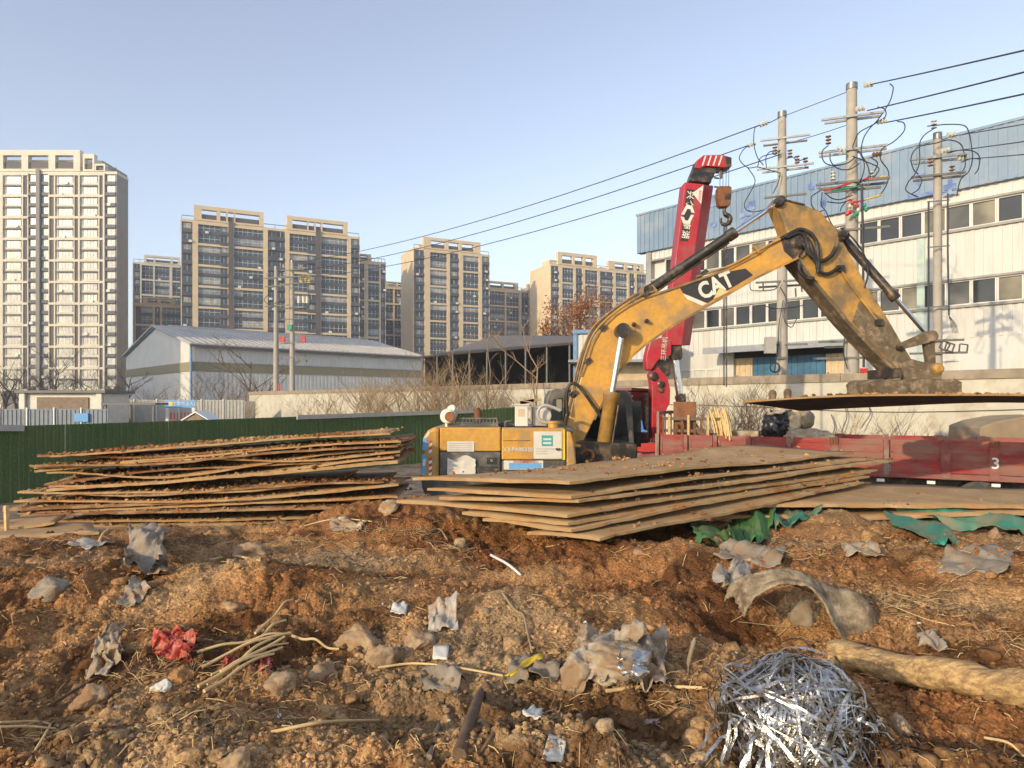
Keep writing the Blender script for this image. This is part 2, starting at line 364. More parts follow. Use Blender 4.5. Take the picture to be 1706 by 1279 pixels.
_b(420, 985, .22, 1.1, .5); _b(900, 1015, .16, .55, .4); _b(640, 1150, -.15, .8, .22); _b(280, 1235, .10, .5, .25)
_b(860, 1235, .13, .45, .25); _b(900, 955, -.24, .75, .3, -18); _b(1090, 1035, -.14, .4, .22, -20); _b(1255, 1010, -.2, .4, .35)
_b(1560, 925, .14, 1.2, .8); _b(1140, 925, .2, .6, .5); _b(60, 1010, .12, .7, .8); _b(120, 1120, -.08, .5, .3)
_b(1620, 1200, -.08, .5, .25); _b(640, 890, .14, .7, .4); _b(1050, 1175, -.12, .3, .2); _b(1400, 880, .1, .7, .5)
_b(1500, 1235, .04, .3, .2); _b(560, 1245, .08, .3, .2)
BUMPS += [(-1.5, 8.3, .3, .8, .7, 0), (-.3, 8.1, .18, .9, .7, 0), (4.2, 9.2, .16, 1.3, .9, 0), (-2.6, 8.6, .12, .8, .6, 0)]
def base_z(X, Y):
    lo = 1.0 - sstep(7.0, 15.0, Y)
    gap = 1.0 - sstep(8.2, 10.3, Y)
    hi = 1.0 - sstep(10.6, 14.0, Y)
    wg = sstep(-2.6, -1.8, X) * (1 - sstep(2.6, 3.6, X)); wr = sstep(2.6, 3.6, X); wl = 1 - sstep(-2.6, -1.8, X)
    z = 1.32*(wl*lo + wg*gap + wr*hi)
    z = z * (1 - 0.5*sstep(6.5, 16, np.abs(X)-0.35*Y))
    for bx, by, a, sx, sy, ro in BUMPS:
        dx = X-bx; dy = Y-by; c, s = math.cos(ro), math.sin(ro)
        z = z + a*np.exp(-((dx*c+dy*s)/sx)**2 - ((-dx*s+dy*c)/sy)**2)
    return z
def ground_z(X, Y):
    X = np.asarray(X, float); Y = np.asarray(Y, float)
    z = base_z(X, Y)
    k = 1 - 0.75*sstep(11, 14, Y)
    wx = X + .12*perlin(X*2.1+5, Y*2.1); wy = Y + .12*perlin(X*2.1, Y*2.1+9)
    n = .11*perlin(wx*.9+3, wy*.9+1) + .07*perlin(wx*2.3+11, wy*2.3)
    b1 = 1-np.abs(perlin(wx*4.1, wy*4.1+4))*2; b2 = 1-np.abs(perlin(wx*9.3+7, wy*9.3))*2
    b3 = 1-np.abs(perlin(wx*21+2, wy*21+8))*2; b4 = perlin(wx*47, wy*47)
    rough = 0.55 + 0.6*sstep(-.25, .3, perlin(X*.8+31, Y*.8+17))
    b5 = 1-np.abs(perlin(wx*43+5, wy*43))*2; b6 = perlin(wx*88, wy*88+3)
    n = n - .058*b1*rough - .044*b2*rough - .026*b3*rough - .013*b5*rough + .006*b4 + .005*b6
    return z + k*n
_tx, _ty, _st = np.arange(-10, 10, .02), np.arange(.8, 13, .02), .02
_tab = ground_z(*np.meshgrid(_tx, _ty))
def gz(x, y):
    a = min(max((x+10)/_st, 0), len(_tx)-2); b = min(max((y-.8)/_st, 0), len(_ty)-2); i, j = int(a), int(b); a -= i; b -= j
    return float((_tab[j, i]*(1-a)+_tab[j, i+1]*a)*(1-b) + (_tab[j+1, i]*(1-a)+_tab[j+1, i+1]*a)*b)
_ts = np.concatenate([np.arange(1.2, 6, .01), np.arange(6, 14, .02)])
def hit(u, v):
    """point of the soil seen at photo position (u, v)"""
    X = (u-U0)/F*_ts; Z = H-(v-V0)/F*_ts; g = ground_z(X, _ts)
    k = np.nonzero(Z < g)[0]; k = k[0] if len(k) else len(_ts)-1
    return Vector((X[k], _ts[k], g[k]))
def gpt(x, y, dz=0): return Vector((x, y, gz(x, y)+dz))
# fine soil sheet in front of the photographer: a fan so that cells stay small near by
NX, NY = 800, 540
yy = 1.0 * (15.5/1.0) ** np.linspace(0, 1, NY)
tt = np.linspace(-1, 1, NX)
YY = np.repeat(yy[:, None], NX, 1); XX = tt[None, :] * (0.95*YY + 1.9)
ZZ = ground_z(XX, YY)
vs = np.stack([XX, YY, ZZ], -1).reshape(-1, 3)
ii = np.arange(NX*NY).reshape(NY, NX)
fs = np.stack([ii[:-1, :-1], ii[:-1, 1:], ii[1:, 1:], ii[1:, :-1]], -1).reshape(-1, 4)
me = bpy.data.meshes.new('soil_mound')
me.vertices.add(len(vs)); me.vertices.foreach_set('co', vs.ravel())
me.loops.add(fs.size); me.loops.foreach_set('vertex_index', fs.ravel().astype(np.int32))
me.polygons.add(len(fs)); me.polygons.foreach_set('loop_start', np.arange(0, fs.size, 4, dtype=np.int32))
me.polygons.foreach_set('use_smooth', np.ones(len(fs), bool)); me.materials.append(M['soil']); me.update(calc_edges=True)
soil_mound = bpy.data.objects.new('soil_mound', me); COL.objects.link(soil_mound); struct(soil_mound)
# the wide ground sheet: coarse near by (just under the fine soil), flat to the horizon
gx = np.concatenate([[-4000, -800, -200, -80], np.arange(-40, 40.1, .8), [80, 200, 800, 4000]])
gy = np.concatenate([[-800, -100, -30], np.arange(-12, 30.1, .8), [60, 150, 400, 1200, 5000]])
GX, GY = np.meshgrid(gx, gy)
inn = (np.abs(GX) < 40) & (GY > -12) & (GY < 30)
GZ = np.where(inn, base_z(np.clip(GX, -40, 40), np.clip(GY, -12, 30)) - .35*sstep(0, .8, base_z(np.clip(GX, -40, 40), np.clip(GY, -12, 30))) - .02, -0.02)
gv = np.stack([GX, GY, GZ], -1).reshape(-1, 3); gi = np.arange(GX.size).reshape(GX.shape)
gf = np.stack([gi[:-1, :-1], gi[:-1, 1:], gi[1:, 1:], gi[1:, :-1]], -1).reshape(-1, 4)
ground = bpy.data.objects.new('ground', mkmesh('ground', gv.tolist(), gf.tolist(), [M['yard']], None, True)); COL.objects.link(ground); struct(ground)

# clods and stones: the larger ones singly, as pieces of the soil; the crumbs as one mass
def rock_mesh(name, seed, sub, m, flat=1.0, jag=0.28, smooth=True):
    """lump with broken flats and a rough skin"""
    rn = random.Random(seed); bm = bmesh.new(); bmesh.ops.create_icosphere(bm, subdivisions=sub, radius=1)
    pl = [(Vector((rn.gauss(0, 1), rn.gauss(0, 1), rn.gauss(0, 1))).normalized(), rn.uniform(.5, .85)) for _ in range(9)]
    o = Vector((seed*3.7, seed*1.3, 0))
    for v in bm.verts:
        c = v.co.normalized()
        for p, d in pl:
            q = c.dot(p)
            if q > d: c = c-p*(q-d)*.92
        c = c*(1+jag*.5*mnoise.noise(c*1.6+o)+jag*.35*mnoise.noise(c*4.5+o)+(jag*.2*mnoise.noise(c*11+o) if sub > 2 else 0))
        v.co = c*1.15; v.co.z *= flat
    me = bpy.data.meshes.new(name); bm.to_mesh(me); bm.free(); me.materials.append(m)
    me.polygons.foreach_set('use_smooth', [smooth]*len(me.polygons)); return me
clod_meshes = [rock_mesh('clod', k, 2, M['clod'], .8, .5) for k in range(9)]
stone_meshes = [rock_mesh('stone', 50+k, 2, M['stone'] if k % 2 else M['stone_grey'], .7, .35, False) for k in range(4)]
rn = random.Random(11)
n_c = 0
while n_c < 290:
    v = 890 + 389*rn.random()**0.8; u = rn.uniform(0, 1706)
    Y = 1.40*F/(v-V0); x = (u-U0)/F*Y
    if float(perlin(np.array([x*1.1+40]), np.array([Y*1.1]))[0]) < rn.uniform(-.35, .1): continue
    r = rn.uniform(.016, .032) * (1 + 1.2*rn.random()**3) * (0.7 + 0.1*Y)
    p = gpt(x, Y, r*.1)
    st = rn.random() < .07
    Mx = Matrix.Translation(p) @ Matrix.Rotation(rn.uniform(0, 6.28), 4, 'Z') @ Matrix.Rotation(rn.uniform(-.5, .5), 4, 'X') @ Matrix.Diagonal((r*rn.uniform(.8, 1.3), r*rn.uniform(.8, 1.2), r*rn.uniform(.7, 1), 1))
    inst(rn.choice(stone_meshes) if st else rn.choice(clod_meshes), 'stone' if st else 'clod', soil_mound, Mx)
    n_c += 1
# crumbs
ph = (1+5**.5)/2
iv = np.array([(-1, ph, 0), (1, ph, 0), (-1, -ph, 0), (1, -ph, 0), (0, -1, ph), (0, 1, ph), (0, -1, -ph), (0, 1, -ph), (ph, 0, -1), (ph, 0, 1), (-ph, 0, -1), (-ph, 0, 1)])/1.9
iface = np.array([(0,11,5),(0,5,1),(0,1,7),(0,7,10),(0,10,11),(1,5,9),(5,11,4),(11,10,2),(10,7,6),(7,1,8),(3,9,4),(3,4,2),(3,2,6),(3,6,8),(3,8,9),(4,9,5),(2,4,11),(6,2,10),(8,6,7),(9,8,1)])
def crumbs(name, N, rmin, rmax, mat_, seed, pos=None, label=None, cat=None, sink=.2):
    g = np.random.RandomState(seed)
    if pos is None:
        v = 880 + 420*g.rand(N)**.85; u = g.uniform(-150, 1860, N); Y = 1.40*F/(v-V0); X = (u-U0)/F*Y
        d = perlin(X*1.6+13, Y*1.6) + .6*perlin(X*.6, Y*.6+50)
        keep = d > g.uniform(-.6, .35, N); X = X[keep]; Y = Y[keep]; Z = ground_z(X, Y)
    else: X, Y, Z = pos
    n = len(X); r = (rmin + (rmax-rmin)*g.rand(n)**3) * (.75 + .08*np.clip(Y, 2, 12))
    jit = 1 + g.uniform(-.42, .42, (n, 12, 1)); an = g.rand(n)*6.28; c, s = np.cos(an), np.sin(an)
    V = iv[None]*jit*r[:, None, None]*np.stack([g.uniform(.8, 1.3, n), g.uniform(.8, 1.2, n), g.uniform(.6, .95, n)], -1)[:, None, :]
    V2 = V.copy(); V2[..., 0] = V[..., 0]*c[:, None]-V[..., 1]*s[:, None]; V2[..., 1] = V[..., 0]*s[:, None]+V[..., 1]*c[:, None]
    V2 += np.stack([X, Y, Z + r*sink], -1)[:, None, :]
    Fc = iface[None] + (np.arange(n)*12)[:, None, None]
    me = bpy.data.meshes.new(name); vv = V2.reshape(-1, 3); ff = Fc.reshape(-1, 3)
    me.vertices.add(len(vv)); me.vertices.foreach_set('co', vv.ravel())
    me.loops.add(ff.size); me.loops.foreach_set('vertex_index', ff.ravel().astype(np.int32))
    me.polygons.add(len(ff)); me.polygons.foreach_set('loop_start', np.arange(0, ff.size, 3, dtype=np.int32))
    me.polygons.foreach_set('use_smooth', np.zeros(len(ff), bool))
    me.materials.append(mat_); me.update(calc_edges=True)
    o = bpy.data.objects.new(name, me); COL.objects.link(o)
    return stuff(o, label, cat)
crumbs('loose_soil', 62000, .003, .017, M['clod'], 21, None, 'loose crumbs of brown earth strewn over the mound', 'loose soil')
crumbs('gravel', 1500, .003, .009, M['stone'], 22, None, 'small pale pebbles scattered through the brown soil', 'gravel')
# ------------------------------------------------------------------ facades
class Facade:
    """vertical plane through the point seen at u_ref at distance Y_ref, running along d"""
    def __init__(s, u_ref, Y_ref, d):
        s.o = Vector(((u_ref-U0)/F*Y_ref, Y_ref)); s.d = Vector(d).normalized()
        s.n = Vector((s.d.y, -s.d.x))
        if s.n.dot(-s.o) < 0: s.n = -s.n
    def s_of(s, u):
        k = (u-U0)/F; return (k*s.o.y - s.o.x) / (s.d.x - k*s.d.y)
    def Y(s, u): return s.o.y + s.s_of(u)*s.d.y
    def z(s, u, v): return H - (v-V0)/F*s.Y(u)
    def pt(s, q, z, out=0.0):
        p = s.o + s.d*q + s.n*out; return Vector((p.x, p.y, z))
    def mtx(s, q, z, out=0.0):
        """local x along the facade (left to right in the picture), y outwards, z up"""
        sg = 1 if s.d.x >= 0 else -1
        x = Vector((s.d.x*sg, s.d.y*sg, 0)); y = Vector((s.n.x, s.n.y, 0)); zz = Vector((0, 0, 1))
        Mx = Matrix((x, y, zz)).transposed().to_4x4(); Mx.translation = s.pt(q, z, out); return Mx
    def box(s, mb, q0, q1, z0, z1, o0, o1, mi=0):
        a = s.pt(q0, z0, o0); b = s.pt(q1, z0, o0); c = s.pt(q1, z0, o1); e = s.pt(q0, z0, o1)
        return mb.prism([a, b, c, e], (0, 0, z1-z0), mi)
def win_mesh(w, h, kind, gl):
    """one storey of one bay: slab edge, spandrel, glass with mullions; x 0..w, y out, z 0..h"""
    m = MB()
    if kind == 'W':
        m.mm((0, -.3, 0), (w, .0, h*.26), 1); m.mm((0, -.3, h*.26), (w, -.16, h*.92), 0); m.mm((0, -.3, h*.92), (w, -.02, h), 1)
        n = max(2, round(w/1.3))
        for k in range(n+1): m.mm((k*w/n-.035 if k else 0, -.17, h*.26), (k*w/n+.035 if k < n else w, -.08, h*.92), 2)
        m.mm((0, -.17, h*.56), (w, -.1, h*.59), 2)
    elif kind == 'N':                      # narrow loggia: dark balcony front, small window
        m.mm((0, -.3, 0), (w, .5, h*.36), 1); m.mm((w*.12, -.3, h*.36), (w*.88, -.1, h*.9), 0)
        m.mm((0, -.3, h*.9), (w, -.02, h), 1); m.mm((0, -.3, h*.36), (w*.12, -.02, h*.9), 1); m.mm((w*.88, -.3, h*.36), (w, -.02, h*.9), 1)
        m.mm((w*.48, -.12, h*.36), (w*.52, -.06, h*.9), 2)
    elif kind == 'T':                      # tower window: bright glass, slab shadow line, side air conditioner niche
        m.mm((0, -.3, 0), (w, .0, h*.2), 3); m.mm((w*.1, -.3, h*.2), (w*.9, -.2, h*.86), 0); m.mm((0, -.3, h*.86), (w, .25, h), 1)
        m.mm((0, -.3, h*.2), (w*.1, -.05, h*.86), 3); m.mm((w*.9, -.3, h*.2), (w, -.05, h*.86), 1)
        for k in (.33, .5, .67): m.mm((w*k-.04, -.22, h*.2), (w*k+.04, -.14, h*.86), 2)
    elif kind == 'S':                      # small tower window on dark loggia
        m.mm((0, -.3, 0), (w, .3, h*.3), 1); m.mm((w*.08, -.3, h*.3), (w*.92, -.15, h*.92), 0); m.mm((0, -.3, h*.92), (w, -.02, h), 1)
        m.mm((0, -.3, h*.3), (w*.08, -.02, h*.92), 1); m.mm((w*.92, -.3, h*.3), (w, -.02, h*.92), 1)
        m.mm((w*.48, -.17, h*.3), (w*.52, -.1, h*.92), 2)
    return m.mesh('window', [M[gl], M['spandrel'], M['frame_white'], M['beige2']])
_m = MB(); _m.mm((0, 0, 0), (.85, .3, .62)); AC = _m.mesh('air_conditioner', [M['frame_white']])
def apartment(label, fc, bays, roof, hs, zmin, depth, ends, crowns=(), band=2, beige='beige', bandspan=None, glasses=('glass1', 'glass2', 'glass3', 'glass4'), seed=0, body='brown_wall', bandoff=0, setback=None):
    """bays: (u0, u1, type); roof: (u, v) seen on the main roofline; ends: (u_left, u_right)"""
    rnd = random.Random(seed)
    zr = fc.z(*roof); q0, q1 = fc.s_of(ends[0]), fc.s_of(ends[1])
    if q0 > q1: q0, q1 = q1, q0
    t = thing('apartment_block', label, 'building', fc.pt((q0+q1)/2, 0, -depth/2))
    m = MB(); fc.box(m, q0, q1, 0, zr, -depth, -.3)
    m.build('wall', [M[body]], t)
    # parapet and rails on the roof
    m = MB(); fc.box(m, q0-.3, q1+.3, zr, zr+.7, -depth-.3, .1)
    pr = m.build('roof', [M[beige]], t)
    m = MB()
    for k in range(9): a = q0+(q1-q0)*k/8; fc.box(m, a-.05, a+.05, zr+.7, zr+1.8, -.3, -.2)
    fc.box(m, q0, q1, zr+1.7, zr+1.85, -.32, -.18); m.build('railing', [M['spandrel']], pr)
    # end wall skins; grey right end of pale blocks puts its shade into colour
    m = MB(); fc.box(m, q0-.25, q0-.003, 0, zr, -depth-.2, .05); m.build('end_wall', [M[beige]], t)
    m = MB(); fc.box(m, q1+.003, q1+.25, 0, zr, -depth-.2, .05); m.build('end_wall', [M['grey_wall'] if beige == 'beige2' else M[beige]], t)
    nst = int((zr-zmin)/hs)
    for (u0, u1, ty) in bays:
        a, b = fc.s_of(u0), fc.s_of(u1); w = abs(b-a)
        if ty == 'P':
            m = MB(); fc.box(m, a, b, 0, zr, -.3, .45); m.build('pillar', [M[beige]], t)
        elif ty == 'F':
            m = MB(); fc.box(m, a, b, 0, zr+1.2, -.3, .7); m.build('fin', [M[body]], t)
        elif ty == 'L':
            m = MB(); fc.box(m, a, b, 0, zr, -.3, .3); m.build('rail_pillar', [M[beige]], t)
        elif ty == 'D':
            m = MB(); fc.box(m, a, b, 0, zr, -.3, .05); m.build('panel', [M['brown_wall']], t)
        else:
            ms = [win_mesh(w, hs-.001, ty, g) for g in glasses]
            for k in range(nst):
                r = rnd.random()
                me = ms[0] if r < .45 or len(ms) == 1 else ms[1] if r < .72 else ms[2] if r < .9 else ms[3]
                inst(me, 'window', t, fc.mtx(a, zr-(k+1)*hs))
                if rnd.random() < .14: inst(AC, 'air_conditioner', t, fc.mtx(a, zr-(k+1)*hs) @ Matrix.Translation((w*rnd.uniform(.1, .75), .05 if ty != 'N' else .55, hs*.06)))
    for k in range(0, nst+1, band):
        for (u0, u1) in (bandspan or []):
            a, b = fc.s_of(u0), fc.s_of(u1); z = zr-(k+bandoff)*hs
            m = MB(); fc.box(m, a, b, z-.42, z+.2, .02, .4); m.build('band', [M[beige]], t)
    # raised roof frames: piers, a deep lintel, open to the sky behind
    for (u0, u1, v0, piers) in crowns:
        a, b = fc.s_of(u0), fc.s_of(u1); zt = fc.z(u0, v0)
        m = MB(); hgt = zt-zr-.7
        fc.box(m, a, b, zt-hgt*.25, zt, -1.2, .3)
        fc.box(m, a, b, zr+.7, zr+.7+hgt*.12, -1.2, .3)
        cr = m.build('roof_frame', [M[beige]], t)
        for p0, p1 in piers:
            m = MB(); fc.box(m, fc.s_of(p0), fc.s_of(p1), zr+.7+hgt*.12, zt-hgt*.25, -1.2, .3); m.build('pier', [M[beige]], cr)
        m = MB(); fc.box(m, a+.2, b-.2, zr+.7+hgt*.12, zr+.7+hgt*.46, -1.0, -.2); m.build('parapet_wall', [M['brown_wall']], cr)
        m = MB(); fc.box(m, a+.5, b-.5, zr+.7, zt-hgt*.32, -depth*.8, -depth*.45); m.build('stair_housing', [M[beige]], cr)
    return t
# tall tower at the far left, low-sun glare put into its glass colour
fc = Facade(60, 186, (1, 0))
T1 = apartment('tall pale apartment tower at the left edge with sunlit bright windows', fc,
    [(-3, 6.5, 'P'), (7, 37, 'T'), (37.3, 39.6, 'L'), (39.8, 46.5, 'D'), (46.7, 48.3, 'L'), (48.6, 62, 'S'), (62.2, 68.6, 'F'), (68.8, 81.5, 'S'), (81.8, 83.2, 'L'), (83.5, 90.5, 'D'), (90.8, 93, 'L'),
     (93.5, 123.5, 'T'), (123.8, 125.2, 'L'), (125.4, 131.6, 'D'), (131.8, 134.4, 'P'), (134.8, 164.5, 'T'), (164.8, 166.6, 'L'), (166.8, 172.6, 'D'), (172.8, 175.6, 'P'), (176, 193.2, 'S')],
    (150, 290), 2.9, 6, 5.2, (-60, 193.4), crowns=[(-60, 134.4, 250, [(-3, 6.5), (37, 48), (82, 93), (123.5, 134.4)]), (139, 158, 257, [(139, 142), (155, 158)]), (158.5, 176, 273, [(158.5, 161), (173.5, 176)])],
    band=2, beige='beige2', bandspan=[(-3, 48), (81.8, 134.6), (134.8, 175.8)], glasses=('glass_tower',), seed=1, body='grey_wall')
m = MB(); fc.box(m, fc.s_of(-200), fc.s_of(150), 0, 70, -18, -5.6); m.build('rear_wing', [M['grey_wall']], T1)
fb = (.901, .434)
# twin-crowned slab block
fc = Facade(303, 190, fb)
apartment('wide apartment slab with two raised roof frames left of centre behind the warehouse', fc,
    [(303.4, 320, 'N'), (320.4, 330, 'P'), (330.4, 367, 'W'), (367.3, 379, 'N'), (379.2, 380.4, 'L'), (380.8, 388.6, 'F'), (388.9, 390, 'L'), (390.3, 404, 'W'), (404.4, 438.4, 'W'), (438.8, 446, 'P'),
     (446.4, 459.5, 'N'), (460, 474.2, 'N'), (474.6, 482, 'P'), (482.4, 512, 'W'), (512.3, 525.6, 'N'), (525.8, 533.6, 'F'), (533.8, 534.8, 'L'), (535.2, 578.2, 'W'), (578.6, 584.4, 'P'), (584.8, 597.5, 'N')],
    (330, 371), 2.92, 14, 13, (303, 598), crowns=[(323, 439, 341, [(323, 336), (361, 367), (377, 379.5), (390, 392), (432, 439)]), (478, 579, 359, [(478, 487), (512, 514), (524, 526), (535, 537), (572, 579)])],
    bandspan=[(330, 438.6), (482, 578.4)], seed=2)
fc = Facade(690, 228, fb)
apartment('apartment block with pale blank end wall behind the grey shed roof', fc,
    [(691, 706, 'N'), (706.4, 716, 'P'), (716.4, 744, 'W'), (744.4, 749, 'P'), (749.4, 763.5, 'N'), (764, 771, 'P'), (771.4, 797, 'W'), (797.4, 802.4, 'P'), (802.8, 814, 'N')],
    (716, 418), 2.9, 14, 14, (690, 814.5), crowns=[(705, 800, 394, [(705, 718), (741, 747), (764, 769), (789, 800)])],
    bandspan=[(716, 744.4), (771, 797.4)], seed=3)
fc = Facade(918, 250, fb)
apartment('sandy apartment block with two roof frames behind the russet tree', fc,
    [(918.5, 930, 'N'), (930.4, 936, 'P'), (936.4, 955, 'W'), (955.4, 958.6, 'P'), (959, 969, 'N'), (969.4, 974, 'P'), (974.4, 995, 'W'), (995.4, 998.8, 'P'), (999.2, 1020, 'N'), (1020.4, 1025, 'P'), (1025.4, 1044, 'W'), (1044.4, 1047.6, 'P'), (1048, 1056, 'N'), (1056.4, 1060, 'P'), (1060.4, 1078, 'W')],
    (936, 444), 2.9, 14, 16, (918, 1080), crowns=[(929, 994, 419, [(929, 936), (953, 957), (971, 975), (988, 994)]), (1013, 1072, 434, [(1013, 1024), (1040, 1045), (1056, 1060), (1066, 1072)])],
    bandspan=[(936, 955.4), (974, 995.4), (999, 1020), (1025, 1044.4)], seed=4)
# blocks half hidden behind
fc = Facade(222, 262, fb)
apartment('distant apartment block between the tall tower and the wide slab', fc,
    [(223, 233, 'N'), (233.4, 236, 'P'), (236.4, 255, 'W'), (255.4, 258, 'P'), (258.4, 282, 'W'), (282.4, 287, 'P'), (287.4, 300, 'W')],
    (240, 440), 2.9, 14, 16, (222, 306), crowns=[(240, 300, 424, [(240, 244), (256, 259), (284, 288), (296, 300)])], bandspan=[(236, 256), (258, 283), (287, 300)], seed=5, beige='beige2')
fc = Facade(226, 205, fb)
apartment('low brownish apartment block in front of the distant one beside the tower', fc,
    [(227, 235, 'D'), (235.4, 254, 'W'), (254.4, 258, 'P'), (258.4, 266, 'N'), (266.4, 270, 'P'), (270.4, 300, 'W')],
    (236, 508), 2.9, 10, 14, (226, 306), bandspan=[(226, 300)], seed=6, crowns=[(238, 292, 494, [(238, 246), (262, 268), (284, 292)])])
fc = Facade(597, 215, fb)
apartment('apartment block with pale grid frame just right of the wide slab', fc,
    [(600, 606, 'N'), (606.4, 609, 'L'), (609.4, 613, 'L'), (613.4, 631, 'W'), (631.4, 634, 'P'), (634.4, 641, 'N')],
    (612, 438), 2.9, 14, 14, (596, 641.5), bandspan=[(598, 634)], seed=7, crowns=[(596, 618, 422, [(596, 600), (612, 618)])])
fc = Facade(641, 255, fb)
apartment('far apartment block in the gap beside the pale blank end wall', fc,
    [(642, 655, 'W'), (655.4, 657.4, 'L'), (657.8, 672, 'W'), (672.4, 675, 'P'), (675.4, 690, 'N')], (655, 480), 2.9, 14, 14, (640, 700), bandspan=[(642, 690)], seed=8, crowns=[(642, 684, 468, [(642, 647), (660, 663), (678, 684)])])
fc = Facade(806, 262, fb)
apartment('lower apartment block between the blank end wall and the russet tree', fc,
    [(814, 840, 'W'), (840.4, 843, 'L'), (843.4, 864, 'W'), (864.4, 868, 'P'), (868.4, 880, 'N'), (880.4, 884, 'P'), (884.4, 898, 'W')], (830, 484), 2.9, 14, 14, (806, 905), bandspan=[(814, 864), (884, 898)], seed=9,
    crowns=[(812, 863, 467, [(812, 816), (836, 839), (857, 863)]), (878, 900, 473, [(878, 882), (895, 900)])])
# tower outside the picture on the left whose shadow falls on the warehouse gable
mb = MB(); mb.mm((-118, 30, 0), (-92, 56, 46))
tw = thing('office_tower', 'grey block standing left of the view that shades the warehouse gable', 'building', (-105, 43, 0))
mb.build('wall', [M['grey_wall']], tw)
mb = MB(); mb.mm((-118.5, 29.5, 46), (-91.5, 56.5, 47.2)); mb.build('roof', [M['beige']], tw)

# ------------------------------------------------------------------ gabled warehouse
L = Vector((.73, .683, 0)).normalized(); G = Vector((-L.y, L.x, 0))
c0 = Vector((-38.9, 84, 0)); e_z = 9.73; wl, gl = 34.0, 29.3; rz = 12.95
wh = thing('warehouse', 'long pale gabled warehouse with tan band and blue corner downpipe', 'building', c0 + L*wl/2 + G*gl/2)
up = Vector((0, 0, 1))
def rib_wall(mb, o, d, n, length, z0, z1, pitch, depth, mi=0):
    k = int(length/pitch)
    for j in range(k):
        a = o + d*(j*pitch + pitch*.12)
        mb.prism([a + up*z0, a + d*pitch*.5 + up*z0, a + d*pitch*.5 + n*depth + up*z0, a + n*depth + up*z0], up*(z1-z0), mi)
m = MB()
m.prism([c0, c0+G*gl, c0+G*gl+up*e_z, c0+G*gl/2+up*rz, c0+up*e_z], L*wl); m.build('wall', [M['wh_white']], wh)
m = MB(); rib_wall(m, c0, L, -G, wl, 0, 6.5, .55, .06); rib_wall(m, c0, L, -G, wl, 7.85, e_z, .55, .06); m.build('cladding', [M['wh_white']], wh)
m = MB(); m.prism([c0-G*.05-L*.05+up*6.6, c0-G*.05+L*wl+up*6.6, c0-G*.05+L*wl+up*7.75, c0-G*.05-L*.05+up*7.75], -G*.06)
m.prism([c0-L*.05+up*6.6, c0-L*.05+G*gl+up*6.6, c0-L*.05+G*gl+up*7.75, c0-L*.05+up*7.75], -L*.06)
m.build('tan_band', [M['wh_band']], wh)
m = MB()
for sgn in (0, 1):
    a = c0 + up*(e_z+.02) - G*.6 - L*.5 if sgn == 0 else c0 + G*(gl+.6) + up*(e_z+.02) - L*.5
    r_ = c0 + G*gl/2 + up*(rz+.25) - L*.5
    m.prism([a, r_, r_+up*.18, a+up*.18], L*(wl+1))
    for j in range(40):
        q = L*(j*.88+.2); m.prism([a+q+up*.18, r_+q+up*.18, r_+q+up*.26, a+q+up*.26], L*.2)
rf = m.build('roof', [M['roof_grey']], wh)
m = MB(); m.box(c0+G*gl/2+L*wl/2+up*(rz+.45), (wl*.9, .9, .3), Matrix((L, G, up)).transposed()); m.build('ridge_cap', [M['roof_grey']], rf)
m = MB(); m.bar(c0-G*.66-L*.5+up*(e_z-.05), c0-G*.66+L*(wl+.5)+up*(e_z-.05), .25, .25); m.build('gutter', [M['galv_dark']], wh)
m = MB(); m.cyl(c0-G*.3-L*.25, c0-G*.3-L*.25+up*e_z, .16); m.build('downpipe', [M['wh_blue']], wh)
m = MB(); m.prism([c0-L*.12+up*e_z+G*0, c0-L*.12+G*gl/2+up*(rz), c0-L*.12+G*gl/2+up*(rz+.3), c0-L*.12+up*(e_z+.3)], -L*.08)
m.prism([c0-L*.12+G*gl+up*e_z, c0-L*.12+G*gl/2+up*(rz), c0-L*.12+G*gl/2+up*(rz+.3), c0-L*.12+G*gl+up*(e_z+.3)], -L*.08); m.build('gable_trim', [M['wh_blue']], wh)
for s0, s1, z0, z1 in ((19, 23.5, 3.3, 4.0), (15, 22, 1.6, 2.6), (28, 31, 3.2, 4.0)):
    m = MB(); a = c0+L*s0-G*.14; m.prism([a+up*z0, a+L*(s1-s0)+up*z0, a+L*(s1-s0)+up*z1, a+up*z1], G*.1); m.build('window', [M['pane_mid']], wh)

# ------------------------------------------------------------------ open shed with shaded interior
wd = Vector((-.667, .745, 0)).normalized(); wn = Vector((-wd.y, wd.x, 0)); wn = wn if wn.y < 0 else -wn   # wn: towards the camera
s0 = P(947, 571, 55); s0.z = 0; shl = 20.6; shd = 14.0; ez = 7.5
sd = thing('open_shed', 'dark open fronted shed under a low curved grey roof', 'shed', s0 + wd*shl/2 - wn*shd/2)
def shp(s_, d_, z_): return s0 + wd*s_ - wn*d_ + up*z_
m = MB(); ns = 22                                # low barrel roof, hipped down at the far (left) end
def rz_(s_, d_):
    am = 1.0+1.35*min(1, max(0, s_/16))
    h_ = am*math.sin(min(1, d_/9.0)*math.pi/2) if d_ <= 9 else am*math.cos((d_-9)/(shd-9)*math.pi/2*.6)
    return ez + h_*(1-float(sstep(16, shl+.6, s_)))
vs_ = [shp(-3.0+(shl+3.2)*i/ns, shd*j/12, rz_(-3.0+(shl+3.2)*i/ns, shd*j/12)) for i in range(ns+1) for j in range(13)]
n0_ = len(vs_); fs_ = [(i*13+j, (i+1)*13+j, (i+1)*13+j+1, i*13+j+1) for i in range(ns) for j in range(12)]
